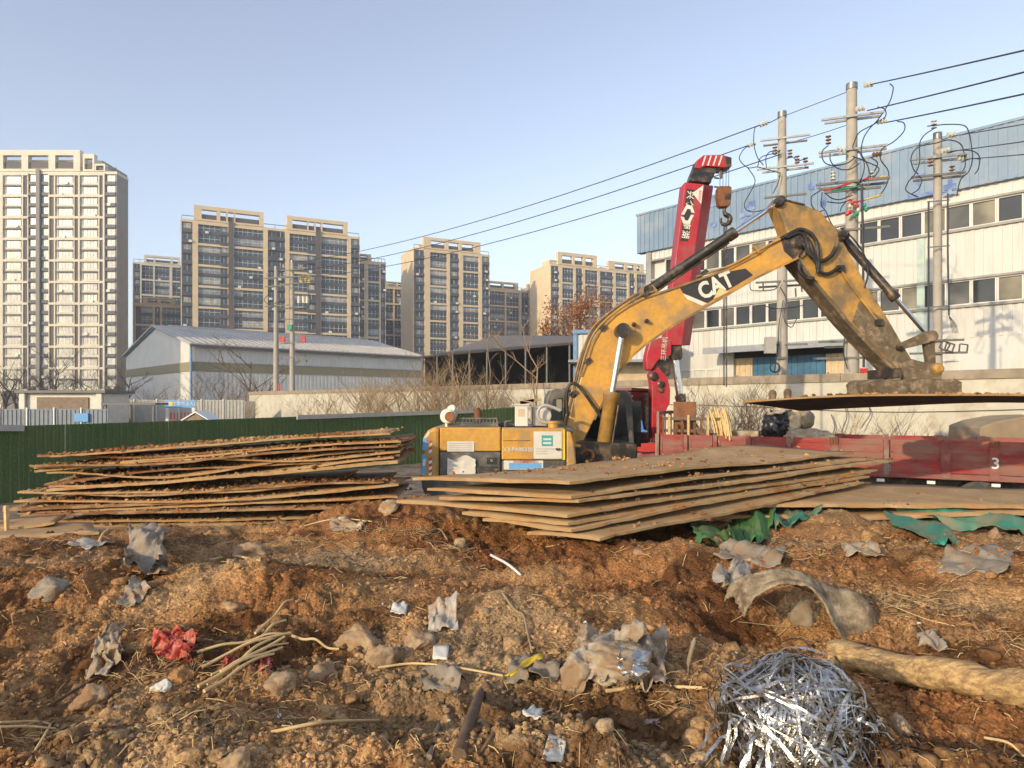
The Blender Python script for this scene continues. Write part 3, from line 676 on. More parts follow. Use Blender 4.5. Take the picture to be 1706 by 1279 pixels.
m.add(vs_+[q-up*.16 for q in vs_], fs_+[tuple(q+n0_ for q in f) for f in fs_]+[(i*13, (i+1)*13, (i+1)*13+n0_, i*13+n0_) for i in range(ns)]+[(j, j+1, j+1+n0_, j+n0_) for j in range(12)]+[(ns*13+j, ns*13+j+1, ns*13+j+1+n0_, ns*13+j+n0_) for j in range(12)], 0, True)
m.build('roof', [M['roof_brown']], sd)
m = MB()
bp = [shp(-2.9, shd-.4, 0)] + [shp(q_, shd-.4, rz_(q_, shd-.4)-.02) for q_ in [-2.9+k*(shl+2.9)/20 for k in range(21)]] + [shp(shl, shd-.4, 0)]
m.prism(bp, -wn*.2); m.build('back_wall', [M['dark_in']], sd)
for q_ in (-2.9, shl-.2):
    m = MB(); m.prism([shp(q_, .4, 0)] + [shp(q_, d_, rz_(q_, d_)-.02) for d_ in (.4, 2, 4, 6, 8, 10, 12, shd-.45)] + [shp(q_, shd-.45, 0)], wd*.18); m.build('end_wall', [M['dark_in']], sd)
for k in range(9):
    m = MB(); m.cyl(s0+wd*(k*shl/8)-wn*.15, s0+wd*(k*shl/8)-wn*.15+up*(ez+.1), .1); m.build('post', [M['galv_dark']], sd)
m = MB(); m.mm((0, 0, 0), (0.01, .01, .01)) if False else None
for k in range(8):
    m = MB(); m.bar(s0+wd*(k*shl/8+.1)-wn*.2+up*4.1, s0+wd*((k+1)*shl/8-.1)-wn*.2+up*4.1, .06, .06); m.bar(s0+wd*(k*shl/8+.1)-wn*.2+up*3.6, s0+wd*((k+1)*shl/8-.1)-wn*.2+up*3.6, .06, .06)
    for j in range(5): q = s0+wd*(k*shl/8+.3+j*.5)-wn*.2; m.bar(q+up*2.4, q+up*4.1, .05, .05, (1, 0, 0))
    m.build('railing', [M['galv_dark']], sd)
m = MB(); a = s0 + wn*.3; m.prism([a+wd*1, a+wd*(shl+2), a+wd*(shl+2)+up*3.1, a+wd*1+up*3.1], wn*.3); m.build('plinth', [M['wall_white']], sd)

# ------------------------------------------------------------------ factory on the right
fc = Facade(1706, 35, (-.667, .745)); FX = fc
qL = fc.s_of(1078); qR = -16.0
fa = thing('factory', 'three storey white factory with blue parapet and long window bands', 'building', fc.pt((qL+qR)/2, 0, -8))
z = dict(r=17.02, b=14.15, t1=13.36, t0=12.02, m1=9.35, m0=7.92, g1=5.14, g0=3.6)
m = MB(); fc.box(m, qR, qL, 0, z['r']-.3, -16, -.35); m.build('wall', [M['white_clad']], fa)
def clad(q0, q1, z0, z1, name, mt, out=.0, pitch=.42):
    m = MB(); fc.box(m, q0, q1, z0, z1, -.34, out)
    k = int(abs(q1-q0)/pitch)
    for j in range(k):
        a = q0 + (q1-q0)*(j+.2)/k; b = a + (q1-q0)*.4/k
        fc.box(m, a, b, z0+.01, z1-.01, out, out+.045)
    return m.build(name, [M[mt]], fa)
clad(qR, qL+.75, z['b'], z['r'], 'parapet', 'blue_clad', .28)
clad(qR, qL, z['t1']+.06, z['b'], 'cladding', 'white_clad'); clad(qR, qL, z['m1']+.06, z['t0']-.1, 'cladding', 'white_clad2')
clad(qR, qL, 6.2, z['m0']-.1, 'cladding', 'white_clad2')
m = MB(); fc.box(m, qR, qL+.8, z['r'], z['r']+.14, -.5, .36); m.build('coping', [M['blue_clad']], fa)
m = MB(); fc.box(m, qL-.45, qL+.02, 0, z['b'], -.3, .14); m.build('corner_trim', [M['trim_grey']], fa)
for zz in (z['t0'], z['m0']):
    m = MB(); fc.box(m, qR, qL, zz-.1, zz+.04, -.34, .16); m.build('sill', [M['trim_grey']], fa)
    m = MB(); fc.box(m, qR, qL, zz+1.38, zz+1.5, -.34, .12); m.build('lintel', [M['trim_grey']], fa)
# windows: even pitch, each a frame with its pane
pitch = abs(fc.s_of(1661)-fc.s_of(1618))
def fwin(w, h, gl):
    m = MB()
    for a, b in (((0, -.2, 0), (w, -.02, .07)), ((0, -.2, h-.07), (w, -.02, h)), ((0, -.2, .07), (.07, -.02, h-.07)), ((w-.07, -.2, .07), (w, -.02, h-.07))): m.mm(a, b, 0)
    me = m.mesh('window', [M['frame_white']])
    g = MB(); g.mm((.07, -.2, .07), (w-.07, -.13, h-.07)); return me, g.mesh('pane', [M[gl]])
rnd = random.Random(5)
for zz, hh in ((z['t0']+.04, 1.34), (z['m0']+.04, 1.34)):
    ws = [fwin(pitch-.02, hh, g) for g in ('pane_dark', 'pane_mid', 'pane_dusty')]
    q = fc.s_of(1661) - 8*pitch
    while q + pitch < qL - .8:
        r = rnd.random(); me, pe = ws[0] if r < .6 else ws[1] if r < .85 else ws[2]
        w_ = inst(me, 'window', fa, fc.mtx(q+pitch, zz)); inst(pe, 'pane', w_, fc.mtx(q+pitch, zz)); q += pitch
# dull interior things seen through the upper right panes
# ground floor: short window strips, doors, canopy
def strip(u0, u1, n, z0, z1):
    a, b = fc.s_of(u0), fc.s_of(u1); w = abs(a-b)/n
    me, pe = fwin(w-.02, z1-z0, 'pane_dark')
    for k in range(n):
        q = a + (b-a)*k/n
        w_ = inst(me, 'window', fa, fc.mtx(q, z0, .1)); inst(pe, 'pane', w_, fc.mtx(q, z0, .1))
m = MB(); fc.box(m, qR, fc.s_of(1415), 0, 6.2, -.34, 0); fc.box(m, fc.s_of(1222), qL, 0, 6.2, -.34, 0); m.build('ground_floor_wall', [M['white_clad2']], fa)
strip(1115, 1200, 4, 4.35, 5.1); strip(1455, 1495, 1, 4.1, 5.05); strip(1572, 1602, 1, 4.15, 5.05)
m = MB(); fc.box(m, fc.s_of(1200), fc.s_of(1432), 6.2, 6.4, 0.05, 2.2)
fc.box(m, fc.s_of(1200), fc.s_of(1432), 6.0, 6.2, 2.05, 2.2); m.build('canopy', [M['canopy']], fa)
for (u0, u1, mt) in ((1224, 1251, 'door_tan'), (1252, 1296, 'door_blue'), (1309, 1372, 'door_blue'), (1374, 1412, 'door_tan')):
    a, b = fc.s_of(u0), fc.s_of(u1)
    m = MB(); fc.box(m, a, b, 0, 5.75, -.3, -.2)
    k = max(3, int(abs(a-b)/.4))
    for j in range(k): q = a+(b-a)*(j+.2)/k; fc.box(m, q, q+(b-a)*.5/k, .05, 5.7, -.2, -.16)
    d = m.build('door', [M[mt]], fa)
    m = MB(); fc.box(m, a+(b-a)*.1, a+(b-a)*.14, 4.2, 4.6, -.16, -.05); m.build('handle', [M['galv_dark']], d)
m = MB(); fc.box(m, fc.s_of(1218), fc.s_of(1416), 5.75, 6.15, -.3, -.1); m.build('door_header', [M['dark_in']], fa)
# faded painted characters, most of them flaked away
for strokes in ([(1180, 349, 1202, 343, 5), (1188, 378, 1197, 376, 7)], [(1247, 352, 1262, 344, 9), (1236, 365, 1258, 357, 7), (1240, 375, 1270, 366, 5), (1252, 340, 1262, 338, 4)],
                [(1351, 316, 1371, 310, 11), (1376, 330, 1380, 345, 0), (1374, 327, 1388, 345, 0)], [(1516, 337, 1560, 326, 6), (1531, 292, 1533, 328, 0), (1520, 300, 1545, 294, 3)], [(1575, 318, 1596, 312, 9), (1586, 300, 1588, 326, 0), (1572, 330, 1600, 322, 4)]):
    for (u0, v0, u1, v1, th) in strokes:
        m = MB()
        if th == 0:
            fc.box(m, fc.s_of(u0-3.5), fc.s_of(u0+3.5), fc.z(u0, v1), fc.z(u0, v0), .33, .345)
        else:
            fc.box(m, fc.s_of(u0), fc.s_of(u1), fc.z(u0, (v0+v1)/2+th/2), fc.z(u0, (v0+v1)/2-th/2), .33, .347)
        m.build('painted_stroke', [M['blue_letter']], fa)
# teal translucent strip and rain pipe on the facade
m = MB(); fc.box(m, fc.s_of(1528), fc.s_of(1541), 0, z['t0']-.1, .0, .06); m.build('light_strip', [mat('pale green light strip', (0.42, 0.52, 0.47), 0.5, var=.15)], fa)
# low annexe with blue roof edge between shed and factory, its own little canopy
an = thing('annexe', 'small white annexe with blue roof edge left of the factory', 'building', P(985, 671, 47))
f2 = Facade(960, 47, (.9, -.1))
m = MB(); f2.box(m, f2.s_of(957), f2.s_of(1100), 0, f2.z(960, 556), -6, 0)
for k in range(16): q = f2.s_of(958)+k*.36; f2.box(m, q, q+.16, 0, f2.z(960, 557), 0, .05)
m.build('wall', [M['white_clad']], an)
m = MB(); f2.box(m, f2.s_of(954), f2.s_of(1104), f2.z(960, 556), f2.z(960, 550), -6.2, .25); f2.box(m, f2.s_of(955), f2.s_of(961), 0, f2.z(960, 556), .06, .16); m.build('roof_edge', [M['wh_blue']], an)
m = MB(); f2.box(m, f2.s_of(948), f2.s_of(1090), f2.z(960, 606), f2.z(960, 602), 0.06, 2.0); m.build('canopy', [M['canopy']], an)
m = MB(); f2.box(m, f2.s_of(975), f2.s_of(1085), 0, f2.z(960, 608), .06, .14); m.build('lower_wall', [M['door_tan']], an)
# ------------------------------------------------------------------ long boundary wall
w0 = P(1706, 671, 21.4); w0.z = 0
WT = H + 58/F*21.4
def wall_y(u):
    k = (u-U0)/F; t = (w0.x - k*w0.y)/(k*wd.y - wd.x); return w0.y + t*wd.y, t
bw = thing('boundary_wall', 'long whitewashed boundary wall with grey cement cap across the yard', 'wall', w0 + wd*25)
tl = wall_y(415)[1]
m = MB(); a = w0 - wd*12; m.prism([a, w0+wd*tl, w0+wd*tl-wn*.24, a-wn*.24], up*(WT-.3)); m.build('wall_face', [M['wall_white']], bw)
k = -12.0; rnd = random.Random(4)
while k < tl-1:
    e = min(tl, k+rnd.uniform(5.5, 7)); j = rnd.uniform(-.02, .02)
    m = MB(); a = w0+wd*(k+.01)+wn*.07; b = w0+wd*(e-.01)+wn*.07
    m.prism([a+up*(WT-.3+j*.2), b+up*(WT-.3+j*.2), b-wn*.38+up*(WT-.3+j*.2), a-wn*.38+up*(WT-.3+j*.2)], up*(.3+j)); m.build('cap_block', [M['wall_cap']], bw); k = e
m = MB(); pts = [w0+wd*q+wn*.04+up*(2.65-.25*math.exp(-((q-4)/5)**2)) for q in [-10+0.8*i for i in range(40)]]; m.tube(pts, .012, 5); m.build('wire', [M['cable']], bw)
# hanging loops of cable and dead creepers on the wall
for u, v0, v1, sw in ((1385, 690, 735, 6), (1408, 676, 712, 3), (1445, 672, 705, 5)):
    Yw = wall_y(u)[0]-.25; m = MB()
    m.tube(curve_pts([P(u, v0, Yw), P(u+sw, (v0+v1)/2, Yw-.05), P(u-sw, v1, Yw), P(u-sw*2, v1+8, Yw)], 6), .02, 5)
    tag(m.build('hanging_cable', [M['galv_dark']], None, P(u, v1, Yw)), {1385: 'thick cable loop hanging furthest left on the whitewashed wall', 1408: 'short dark cable hook on the wall below the lifted plate', 1445: 'dark cable tail hanging on the wall beside the creeper'}[u], 'cable')

# ------------------------------------------------------------------ green fence of turf-covered panels
fpts = [(-120, 712, 17.6), (40, 709, 19.2), (230, 703, 22.0), (490, 694, 26.8), (640, 688.5, 30), (790, 683, 33.6), (870, 677, 36)]
gf_ = thing('green_fence', 'green turf covered site fence running behind both plate stacks', 'fence', P(400, 671, 25) - up*H)
seg = []
for (a, b) in zip(fpts[:-1], fpts[1:]):
    A, B = P(*a), P(*b); n = max(1, round((Vector((B.x-A.x, B.y-A.y))).length/1.05))
    for k in range(n): seg.append((A.lerp(B, k/n), A.lerp(B, (k+1)/n)))
rnd = random.Random(9)
for k, (A, B) in enumerate(seg):
    m = MB(); d = (B-A); d.z = 0; d.normalize(); n = Vector((d.y, -d.x, 0)); j = rnd.uniform(-.015, .015)
    a = A + d*.012 + n*j; b = B - d*.012 + n*j
    m.prism([Vector((a.x, a.y, -.1)), Vector((b.x, b.y, -.1)), b, a], -n*.05)
    nr = 5                                  # folded sheet ribs
    for r in range(nr):
        p = a.lerp(b, (r+.35)/nr); q = a.lerp(b, (r+.62)/nr)
        m.prism([Vector((p.x, p.y, -.1)), Vector((q.x, q.y, -.1)), q, p], n*.03)
    m.build('panel', [M['turf']], gf_)
for (u0, v0, u1, v1) in ((-60, 710, 40, 711), (495, 693, 640, 688.2), (640, 688.2, 790, 683)):
    def fy(u):
        for (a, b) in zip(fpts[:-1], fpts[1:]):
            if a[0] <= u <= b[0]: return a[2]+(b[2]-a[2])*(u-a[0])/(b[0]-a[0])
        return 19
    A = P(u0, v0+2, fy(u0)-.12); B = P(u1, v1+2, fy(u1)-.12)
    m = MB(); m.bar(A, B, .1, .17); m.build('cap_rail', [M['box_grey']], gf_)

# ------------------------------------------------------------------ hoardings, gatehouse and sign at the left
def panel_fence(name, label, A, B, top, n, mt, depth=.05, mid=None):
    t = thing(name, label, 'fence', Vector(((A.x+B.x)/2, (A.y+B.y)/2, 0)))
    d = (B-A); d.z = 0; L_ = d.length; d.normalize(); nn = Vector((d.y, -d.x, 0))
    for k in range(n):
        a = A + d*(L_*k/n+.03); b = A + d*(L_*(k+1)/n-.03); m = MB()
        m.prism([Vector((a.x, a.y, -.1)), Vector((b.x, b.y, -.1)), Vector((b.x, b.y, top)), Vector((a.x, a.y, top))], -nn*depth)
        w = (b-a).length
        for r in range(6):
            p = a + d*(w*(r+.3)/6); q = a + d*(w*(r+.6)/6)
            m.prism([Vector((p.x, p.y, 0)), Vector((q.x, q.y, 0)), Vector((q.x, q.y, top-.05)), Vector((p.x, p.y, top-.05))], nn*.04)
        m.build('panel', [M[mt]], t)
        m = MB(); m.mm((a.x-.07, a.y-.1, -.1), (a.x+.01, a.y-.02, top+.08)); m.build('post', [M['frame_white']], t)
    return t
hb = panel_fence('hoarding', 'grey blue sheet metal hoarding at the left behind the green fence', Vector((-36, 40, 0)), Vector((-23.6, 40.4, 0)), P(80, 681, 40.2).z, 8, 'hoard_blue')
m = MB(); m.mm((-25.5, 40.2, 1.62), (-24.7, 40.26, 2.12)); s_ = m.build('notice', [M['sign_blue']], hb)
panel_fence('hoarding', 'pale sheet hoarding beyond the blue one under the warehouse gable', Vector((-29.6, 51, 0)), Vector((-20.5, 53, 0)), P(220, 666, 52).z, 6, 'hoard_pale')
panel_fence('hoarding', 'weathered grey hoarding right of the blue site sign', Vector((-26.5, 60, 0)), Vector((-22.5, 60.6, 0)), P(380, 668, 60).z, 4, 'box_grey')
gh = thing('guard_hut', 'low pale guard hut with dark roof beside the grey blue hoarding', 'hut', Vector((-29.8, 46.5, 0)))
m = MB(); m.mm((-32.6, 46, 0), (-27.2, 49, 3.35)); m.build('wall', [M['box_white']], gh)
m = MB(); m.mm((-32.9, 45.6, 3.38), (-26.9, 49.3, 3.55)); m.build('roof', [M['galv_dark']], gh)
m = MB(); m.mm((-31.6, 45.9, .2), (-28.2, 45.98, 3.1)); m.build('gate', [M['brick']], gh)
for x in (-32.5, -27.4): m = MB(); m.mm((x-.18, 45.75, 0), (x+.18, 45.94, 3.36)); m.build('gate_pier', [M['box_white']], gh)
cg = thing('flat_canopy', 'thin flat grey canopy on posts in front of the pale hoarding', 'canopy', Vector((-23.2, 42.5, 0)))
m = MB(); m.mm((-24.9, 41.8, 2.6), (-21.6, 43.4, 2.72)); m.build('roof', [M['galv_dark']], cg)
for x in (-24.7, -23.2, -21.8): m = MB(); m.mm((x-.05, 41.9, 0), (x+.05, 42, 2.6)); m.build('post', [M['galv_dark']], cg)
sg = thing('site_sign', 'blue site sign with white characters on red and white posts', 'sign', Vector((-20.3, 44, 0)))
a = P(275, 667, 44); b = P(325, 679, 44)
m = MB(); m.mm((a.x, 44, b.z), (b.x, 44.08, a.z)); bd = m.build('board', [M['sign_blue']], sg)
m = MB(); m.mm((a.x+.25, 43.97, b.z+.1), (a.x+.5, 43.995, a.z-.1)); m.build('emblem', [M['yellowp']], bd)
me = text_mesh('施工现场出入口', .27, M['white'], .01); inst(me, 'characters', bd, Matrix.Translation(((a.x+b.x)/2+.2, 43.985, (a.z+b.z)/2)) @ Matrix.Rotation(R(90), 4, 'X'))
for x in (a.x+.12, b.x-.12): m = MB(); m.mm((x-.09, 44.0, 0), (x+.09, 44.08, b.z-.01)); m.build('post', [M['white']], sg)
for k in range(7):
    x = a.x+.35+k*.22; m = MB(); m.mm((x-.03, 44.02, .8), (x+.03, 44.06, b.z-.3)); m.build('bar', [M['redp']], sg)
dh = thing('dog_house', 'little white gable roof peeking over the green fence near the blue sign', 'hut', P(325, 700, 36)-up*1.5)
c = P(325, 690, 36); m = MB()
m.prism([c+Vector((-.75, 0, -.3)), c+Vector((0, 0, .16)), c+Vector((.75, 0, -.3)), c+Vector((.75, 0, -.36)), c+Vector((0, 0, .08)), c+Vector((-.75, 0, -.36))], (0, 1.5, 0)); m.build('roof', [M['white']], dh)
m = MB(); m.prism([c+Vector((-.6, .06, -.36)), c+Vector((0, .06, .04)), c+Vector((.6, .06, -.36)), c+Vector((.6, .06, -1.8)), c+Vector((-.6, .06, -1.8))], (0, 1.3, 0)); m.build('wall', [M['brick']], dh)

# ------------------------------------------------------------------ utility poles and their gear
def pole_base(label, u, vtop, Y, r0, r1):
    z = P(u, vtop, Y).z; x = (u-U0)/F*Y
    t = thing('utility_pole', label, 'utility pole', Vector((x, Y, 0)))
    m = MB(); m.tube([(x, Y, -.3), (x, Y, z)], [r1, r0], 14); m.build('shaft', [M['concrete']], t)
    m = MB(); m.tube([(x, Y, z-.22), (x, Y, z+.02)], [r0*1.12]*2, 14); m.build('cap_band', [M['galv']], t)
    return t, x, z
def px(t, name, mt, u0, v0, u1, v1, Y, w=.06, Y1=None):
    m = MB(); m.bar(P(u0, v0, Y), P(u1, v1, Y if Y1 is None else Y1), w, w); return m.build(name, [M[mt]], t)
def insul(t, p, axis, n=3, s=1.0, mt='porc'):
    m = MB(); pr = []
    for k in range(n): h = k*.13*s; pr += [(.03*s, h), (.105*s, h+.02*s), (.105*s, h+.05*s), (.03*s, h+.075*s)]
    m.lathe(p, pr, 10, axis); return m.build('insulator', [M[mt]], t)
def loop(t, pts, Y, r=.022, mt='cable', name='jumper_cable', dY=0):
    m = MB(); n = len(pts)
    m.tube(curve_pts([P(u, v, Y - dY*math.sin(math.pi*k/(n-1))) for k, (u, v) in enumerate(pts)], 6), r, 5); return m.build(name, [M[mt]], t)
crossd = Vector((.93, -.35, -.0)).normalized()
def arm(t, u, v, Y, half, w=.09, mt='galv', tilt=0):
    c = P(u, v, Y); m = MB(); m.bar(c - crossd*half, c + crossd*half, w, w); return m.build('crossarm', [M[mt]], t)
Yp = 30.0
p1, x1, z1 = pole_base('utility pole furthest left of the three before the factory', 1303, 187, Yp, .17, .27)
for v, hf, o in ((229, 1.0, .2), (238, .9, -.2), (277, 1.15, .2), (283, .95, -.2), (326, .85, .2), (468, 1.2, .2), (476, 1.1, -.2), (574, .9, .2)):
    arm(p1, 1308, v, Yp-o, hf, .08, 'galv' if v < 300 else 'galv_dark')
for u, v, ax in ((1278, 204, (-.8, 0, -.3)), (1258, 238, (-.8, 0, -.3)), (1291, 257, (0, 0, 1)), (1328, 272, (0, 0, 1)), (1342, 275, (0, 0, 1)), (1316, 262, (0, 0, 1))): insul(p1, P(u, v, Yp-.3), ax, 3, 1.0, 'porc' if u < 1285 else 'porc_brown')
for pts in ([(1300, 195), (1282, 204), (1262, 210), (1257, 216), (1256, 240), (1262, 262), (1272, 275)], [(1248, 242), (1238, 250), (1232, 265), (1246, 279), (1262, 278), (1285, 284), (1300, 288)],
            [(1262, 278), (1268, 262), (1290, 255), (1300, 250)], [(1246, 279), (1258, 300), (1250, 320), (1240, 340), (1248, 352), (1270, 350), (1290, 338)], [(1300, 288), (1296, 305), (1288, 322)],
            [(1277, 280), (1276, 262), (1284, 252), (1292, 258)], [(1310, 264), (1322, 262), (1328, 272)], [(1330, 268), (1340, 266), (1342, 276)],
            [(1252, 450), (1250, 480), (1262, 484), (1290, 482), (1300, 470)], [(1300, 478), (1310, 500), (1306, 530), (1318, 545), (1328, 530)], [(1305, 500), (1298, 540), (1296, 580), (1290, 620)], [(1272, 508), (1290, 514), (1320, 512), (1338, 508)]): loop(p1, pts, Yp-.35, .02)
for u, v in ((1271, 470), (1325, 480), (1335, 472)): px(p1, 'bracket', 'galv_dark', u, v, u+1, v+14, Yp-.3, .05)
px(p1, 'cabinet_strap', 'galv', 1293, 596, 1308, 596, Yp-.28, .1)
m = MB(); c = P(1283, 575, Yp-.5); m.box(c, (.42, .3, .7)); m.build('meter_box', [M['box_grey']], p1)
m = MB(); m.tube([P(1291+8*math.cos(a*.5), 612+8*math.sin(a*.5), Yp-.5-.01*a) for a in range(38)], .03, 5); m.build('cable_coil', [M['cable']], p1)
Yp = 27.0
p2, x2, z2 = pole_base('tallest utility pole, wrapped with coloured cables behind the digger arm', 1419, 140, Yp, .19, .3)
for v, hf, o in ((193, 1.1, .22), (199, 1.0, -.22), (248, 1.2, .22), (254, 1.2, -.22), (302, 1.3, .22), (310, 1.2, -.22), (316, 1.0, .1), (382, 1.3, .22), (568, 1.2, .22), (596, 1.4, .22), (577, 1.0, -.2)): arm(p2, 1420, v, Yp-o, hf, .085, 'galv' if v < 260 else 'galv_dark')
for u, v, ax in ((1440, 142, (.9, 0, .15)), (1426, 182, (.9, 0, .15)), (1462, 203, (.9, 0, .15)), (1380, 240, (0, 0, 1)), (1393, 247, (.6, 0, -.2)), (1454, 258, (.7, 0, .1)), (1388, 300, (0, 0, 1)), (1452, 300, (0, 0, 1))): insul(p2, P(u, v, Yp-.35), ax, 3, 1.0, 'porc_brown' if u in (1380, 1454) else 'porc')
for pts in ([(1482, 139), (1488, 146), (1484, 165), (1476, 180), (1462, 200), (1448, 215), (1438, 232), (1435, 255), (1445, 275), (1452, 300)], [(1462, 178), (1474, 182), (1474, 195), (1450, 210), (1430, 222), (1420, 245)],
            [(1495, 202), (1506, 205), (1506, 218), (1490, 235), (1470, 248), (1467, 265), (1480, 285), (1478, 305), (1468, 322), (1460, 328)], [(1380, 242), (1370, 252), (1372, 268), (1385, 275), (1410, 272), (1425, 262)],
            [(1383, 255), (1384, 268), (1395, 280), (1415, 282), (1432, 272)], [(1430, 250), (1440, 272), (1436, 295), (1425, 312)], [(1450, 262), (1462, 272), (1452, 290), (1432, 305), (1420, 318)], [(1420, 260), (1440, 268), (1464, 280), (1455, 295), (1440, 302)],
            [(1366, 318), (1352, 328), (1354, 345), (1364, 352), (1372, 350)], [(1370, 320), (1368, 340), (1376, 352), (1385, 372), (1398, 388)], [(1375, 322), (1386, 330), (1400, 332), (1420, 325)], [(1378, 336), (1400, 338), (1418, 332)], [(1410, 335), (1402, 345), (1400, 352)],
            [(1418, 540), (1408, 560), (1406, 590), (1412, 615)]): loop(p2, pts, Yp-.4, .022)
for pts, mt in (([(1372, 317), (1390, 314), (1405, 308), (1418, 305)], 'red'), ([(1385, 318), (1410, 314), (1432, 310)], 'green'), ([(1436, 334), (1450, 330), (1470, 324)], 'yellow'), ([(1440, 298), (1460, 296), (1468, 296)], 'redp'), ([(1466, 295), (1474, 294), (1478, 297)], 'yellow'), ([(1414, 332), (1424, 336), (1440, 333)], 'red')): loop(p2, pts, Yp-.45, .034, mt, 'sheath')
for u, v, mt in ((1420, 338, 'red'), (1428, 343, 'red'), (1416, 353, 'red'), (1412, 356, 'red'), (1440, 342, 'green'), (1443, 349, 'green'), (1424, 360, 'green'), (1428, 356, 'green'), (1416, 344, 'porc'), (1430, 350, 'porc')):
    m = MB(); m.lathe(P(u, v, Yp-.5), [(.025, -.09), (.06, -.05), (.075, .015), (.04, .08), (.015, .1)], 9, (rnd.uniform(-.6, .6), -.5, .6)); m.build('sheath_boot', [M[mt]], p2)
m = MB(); m.tube([P(1436, 306, Yp-.5), P(1438, 420, Yp-.5), P(1439, 612, Yp-.5)], .045, 6); m.build('riser_pipe', [M['cable']], p2)
m = MB(); m.box(P(1439, 619, Yp-.5), (.26, .1, .26)); m.build('warning_tag', [M['red']], p2)
for u, v, a in ((1452, 580, 30), (1470, 578, 40), (1440, 575, 20), (1482, 590, 35)):
    c = P(u, v, Yp-.55); m = MB()
    for k in range(4):
        an = R(a+90*k); bn = R(a+90*(k+1)); r_ = .2
        m.bar(c+Vector((math.cos(an)*r_, 0, math.sin(an)*r_)), c+Vector((math.cos(bn)*r_, 0, math.sin(bn)*r_)), .04, .04, (0, 1, 0))
    m.build('bracket_frame', [M['galv_dark']], p2)
for v in (312, 470, 545): px(p2, 'band', 'galv', 1407, v, 1428, v, Yp-.32, .08)
Yp = 25.0
p3, x3, z3 = pole_base('utility pole nearest the right edge before the white cladding', 1562, 222, Yp, .13, .17)
for v, hf, o in ((261, .9, .18), (268, .8, -.18), (291, .85, .18), (297, .8, -.18), (567, .8, .2), (588, .9, .2)): arm(p3, 1563, v, Yp-o, hf, .075, 'galv' if v < 280 else 'galv_dark')
for u, v, ax in ((1578, 225, (.9, 0, .1)), (1568, 252, (.9, 0, .2)), (1596, 264, (.9, 0, .1)), (1556, 214, (0, 0, 1)), (1586, 290, (0, 0, 1)), (1550, 277, (0, 0, 1))): insul(p3, P(u, v, Yp-.3), ax, 3, .9, 'porc_brown' if v > 270 else 'porc')
for pts in ([(1556, 214), (1540, 225), (1532, 240), (1532, 270), (1524, 290), (1512, 305), (1510, 318), (1530, 328)], [(1545, 210), (1580, 207), (1606, 209), (1614, 220), (1618, 240), (1620, 265), (1614, 285), (1600, 300), (1594, 325)],
            [(1560, 238), (1580, 233), (1598, 238), (1605, 250), (1608, 275), (1600, 290)], [(1578, 255), (1600, 250), (1622, 252), (1632, 262), (1630, 280), (1624, 290)], [(1560, 238), (1530, 245), (1518, 262), (1522, 282), (1530, 290)], [(1530, 292), (1536, 300), (1530, 315), (1520, 322)],
            [(1602, 270), (1618, 264), (1634, 265)]): loop(p3, pts, Yp-.35, .02)
for u in (1547, 1579):
    m = MB(); m.tube([P(u, 335 if u < 1560 else 322, Yp-.3), P(u, 420, Yp-.3), P(u+2 if u > 1560 else u, 525 if u > 1560 else 600, Yp-.3)], .03, 6); m.build('riser_pipe', [M['cable']], p3)
for v in (336, 412, 512): px(p3, 'clamp', 'galv', 1545, v, 1582, v-3, Yp-.3, .04)
for k in range(5): loop(p3, [(1581, 525), (1584+k*2, 540), (1588+k*2.2, 555)], Yp-.3, .008, 'cable', 'loose_wire')
for u, v, a in ((1582, 578, 25), (1574, 576, 15), (1605, 580, 38)):
    c = P(u, v, Yp-.45); m = MB()
    for k in range(4):
        an = R(a+90*k); bn = R(a+90*(k+1)); r_ = .2
        m.bar(c+Vector((math.cos(an)*r_, 0, math.sin(an)*r_)), c+Vector((math.cos(bn)*r_, 0, math.sin(bn)*r_)), .04, .04, (0, 1, 0))
    m.build('bracket_frame', [M['galv_dark']], p3)
# pair of poles far left
for u, vt, lab, arms_ in ((460, 444, 'left one of the paired distant poles before the warehouse', (462, 476, 509)), (487, 434, 'right one of the paired distant poles, carrying a transformer frame', (449, 461, 472, 513, 531, 571, 595))):
    t, x, z_ = pole_base(lab, u, vt, 66, .17, .3)
    for v in arms_: arm(t, u+1, v, 65.7, 1.4, .09, 'galv_dark')
    for du in (-18, 18): insul(t, P(u+du*.8, arms_[0]-3, 65.7), (0, 0, 1), 2, 1.4)
    if u == 487:
        for du in (14, 22, 28):
            insul(t, P(u+du, 472, 65.7), (0, 0, 1), 4, 1.6, 'yellowp'); m = MB(); m.cyl(P(u+du-3, 505, 65.6), P(u+du-3, 494, 65.6), .16); m.build('fuse', [M['porc']], t)
        loop(t, [(490, 515), (512, 512), (518, 500), (514, 488)], 65.6, .04)
        for du, mt in ((-16, 'red'), (18, 'red'), (-4, 'green')): m = MB(); m.box(P(u+du, 565 if mt == 'red' else 545, 65.6), (.42, .3, .5)); m.build('cover', [M[mt]], t)
        m = MB(); m.bar(P(494, 596, 65.5), P(511, 601, 65.5), .3, .25); m.build('transformer_bracket', [M['galv_dark']], t)
    else:
        loop(t, [(448, 490), (440, 500), (452, 508), (462, 502)], 65.6, .03)
        m = MB(); m.bar(P(465, 652, 65.5), P(465, 640, 65.5), .15, .15, (1, 0, 0)); m.build('marker', [M['redp']], t)

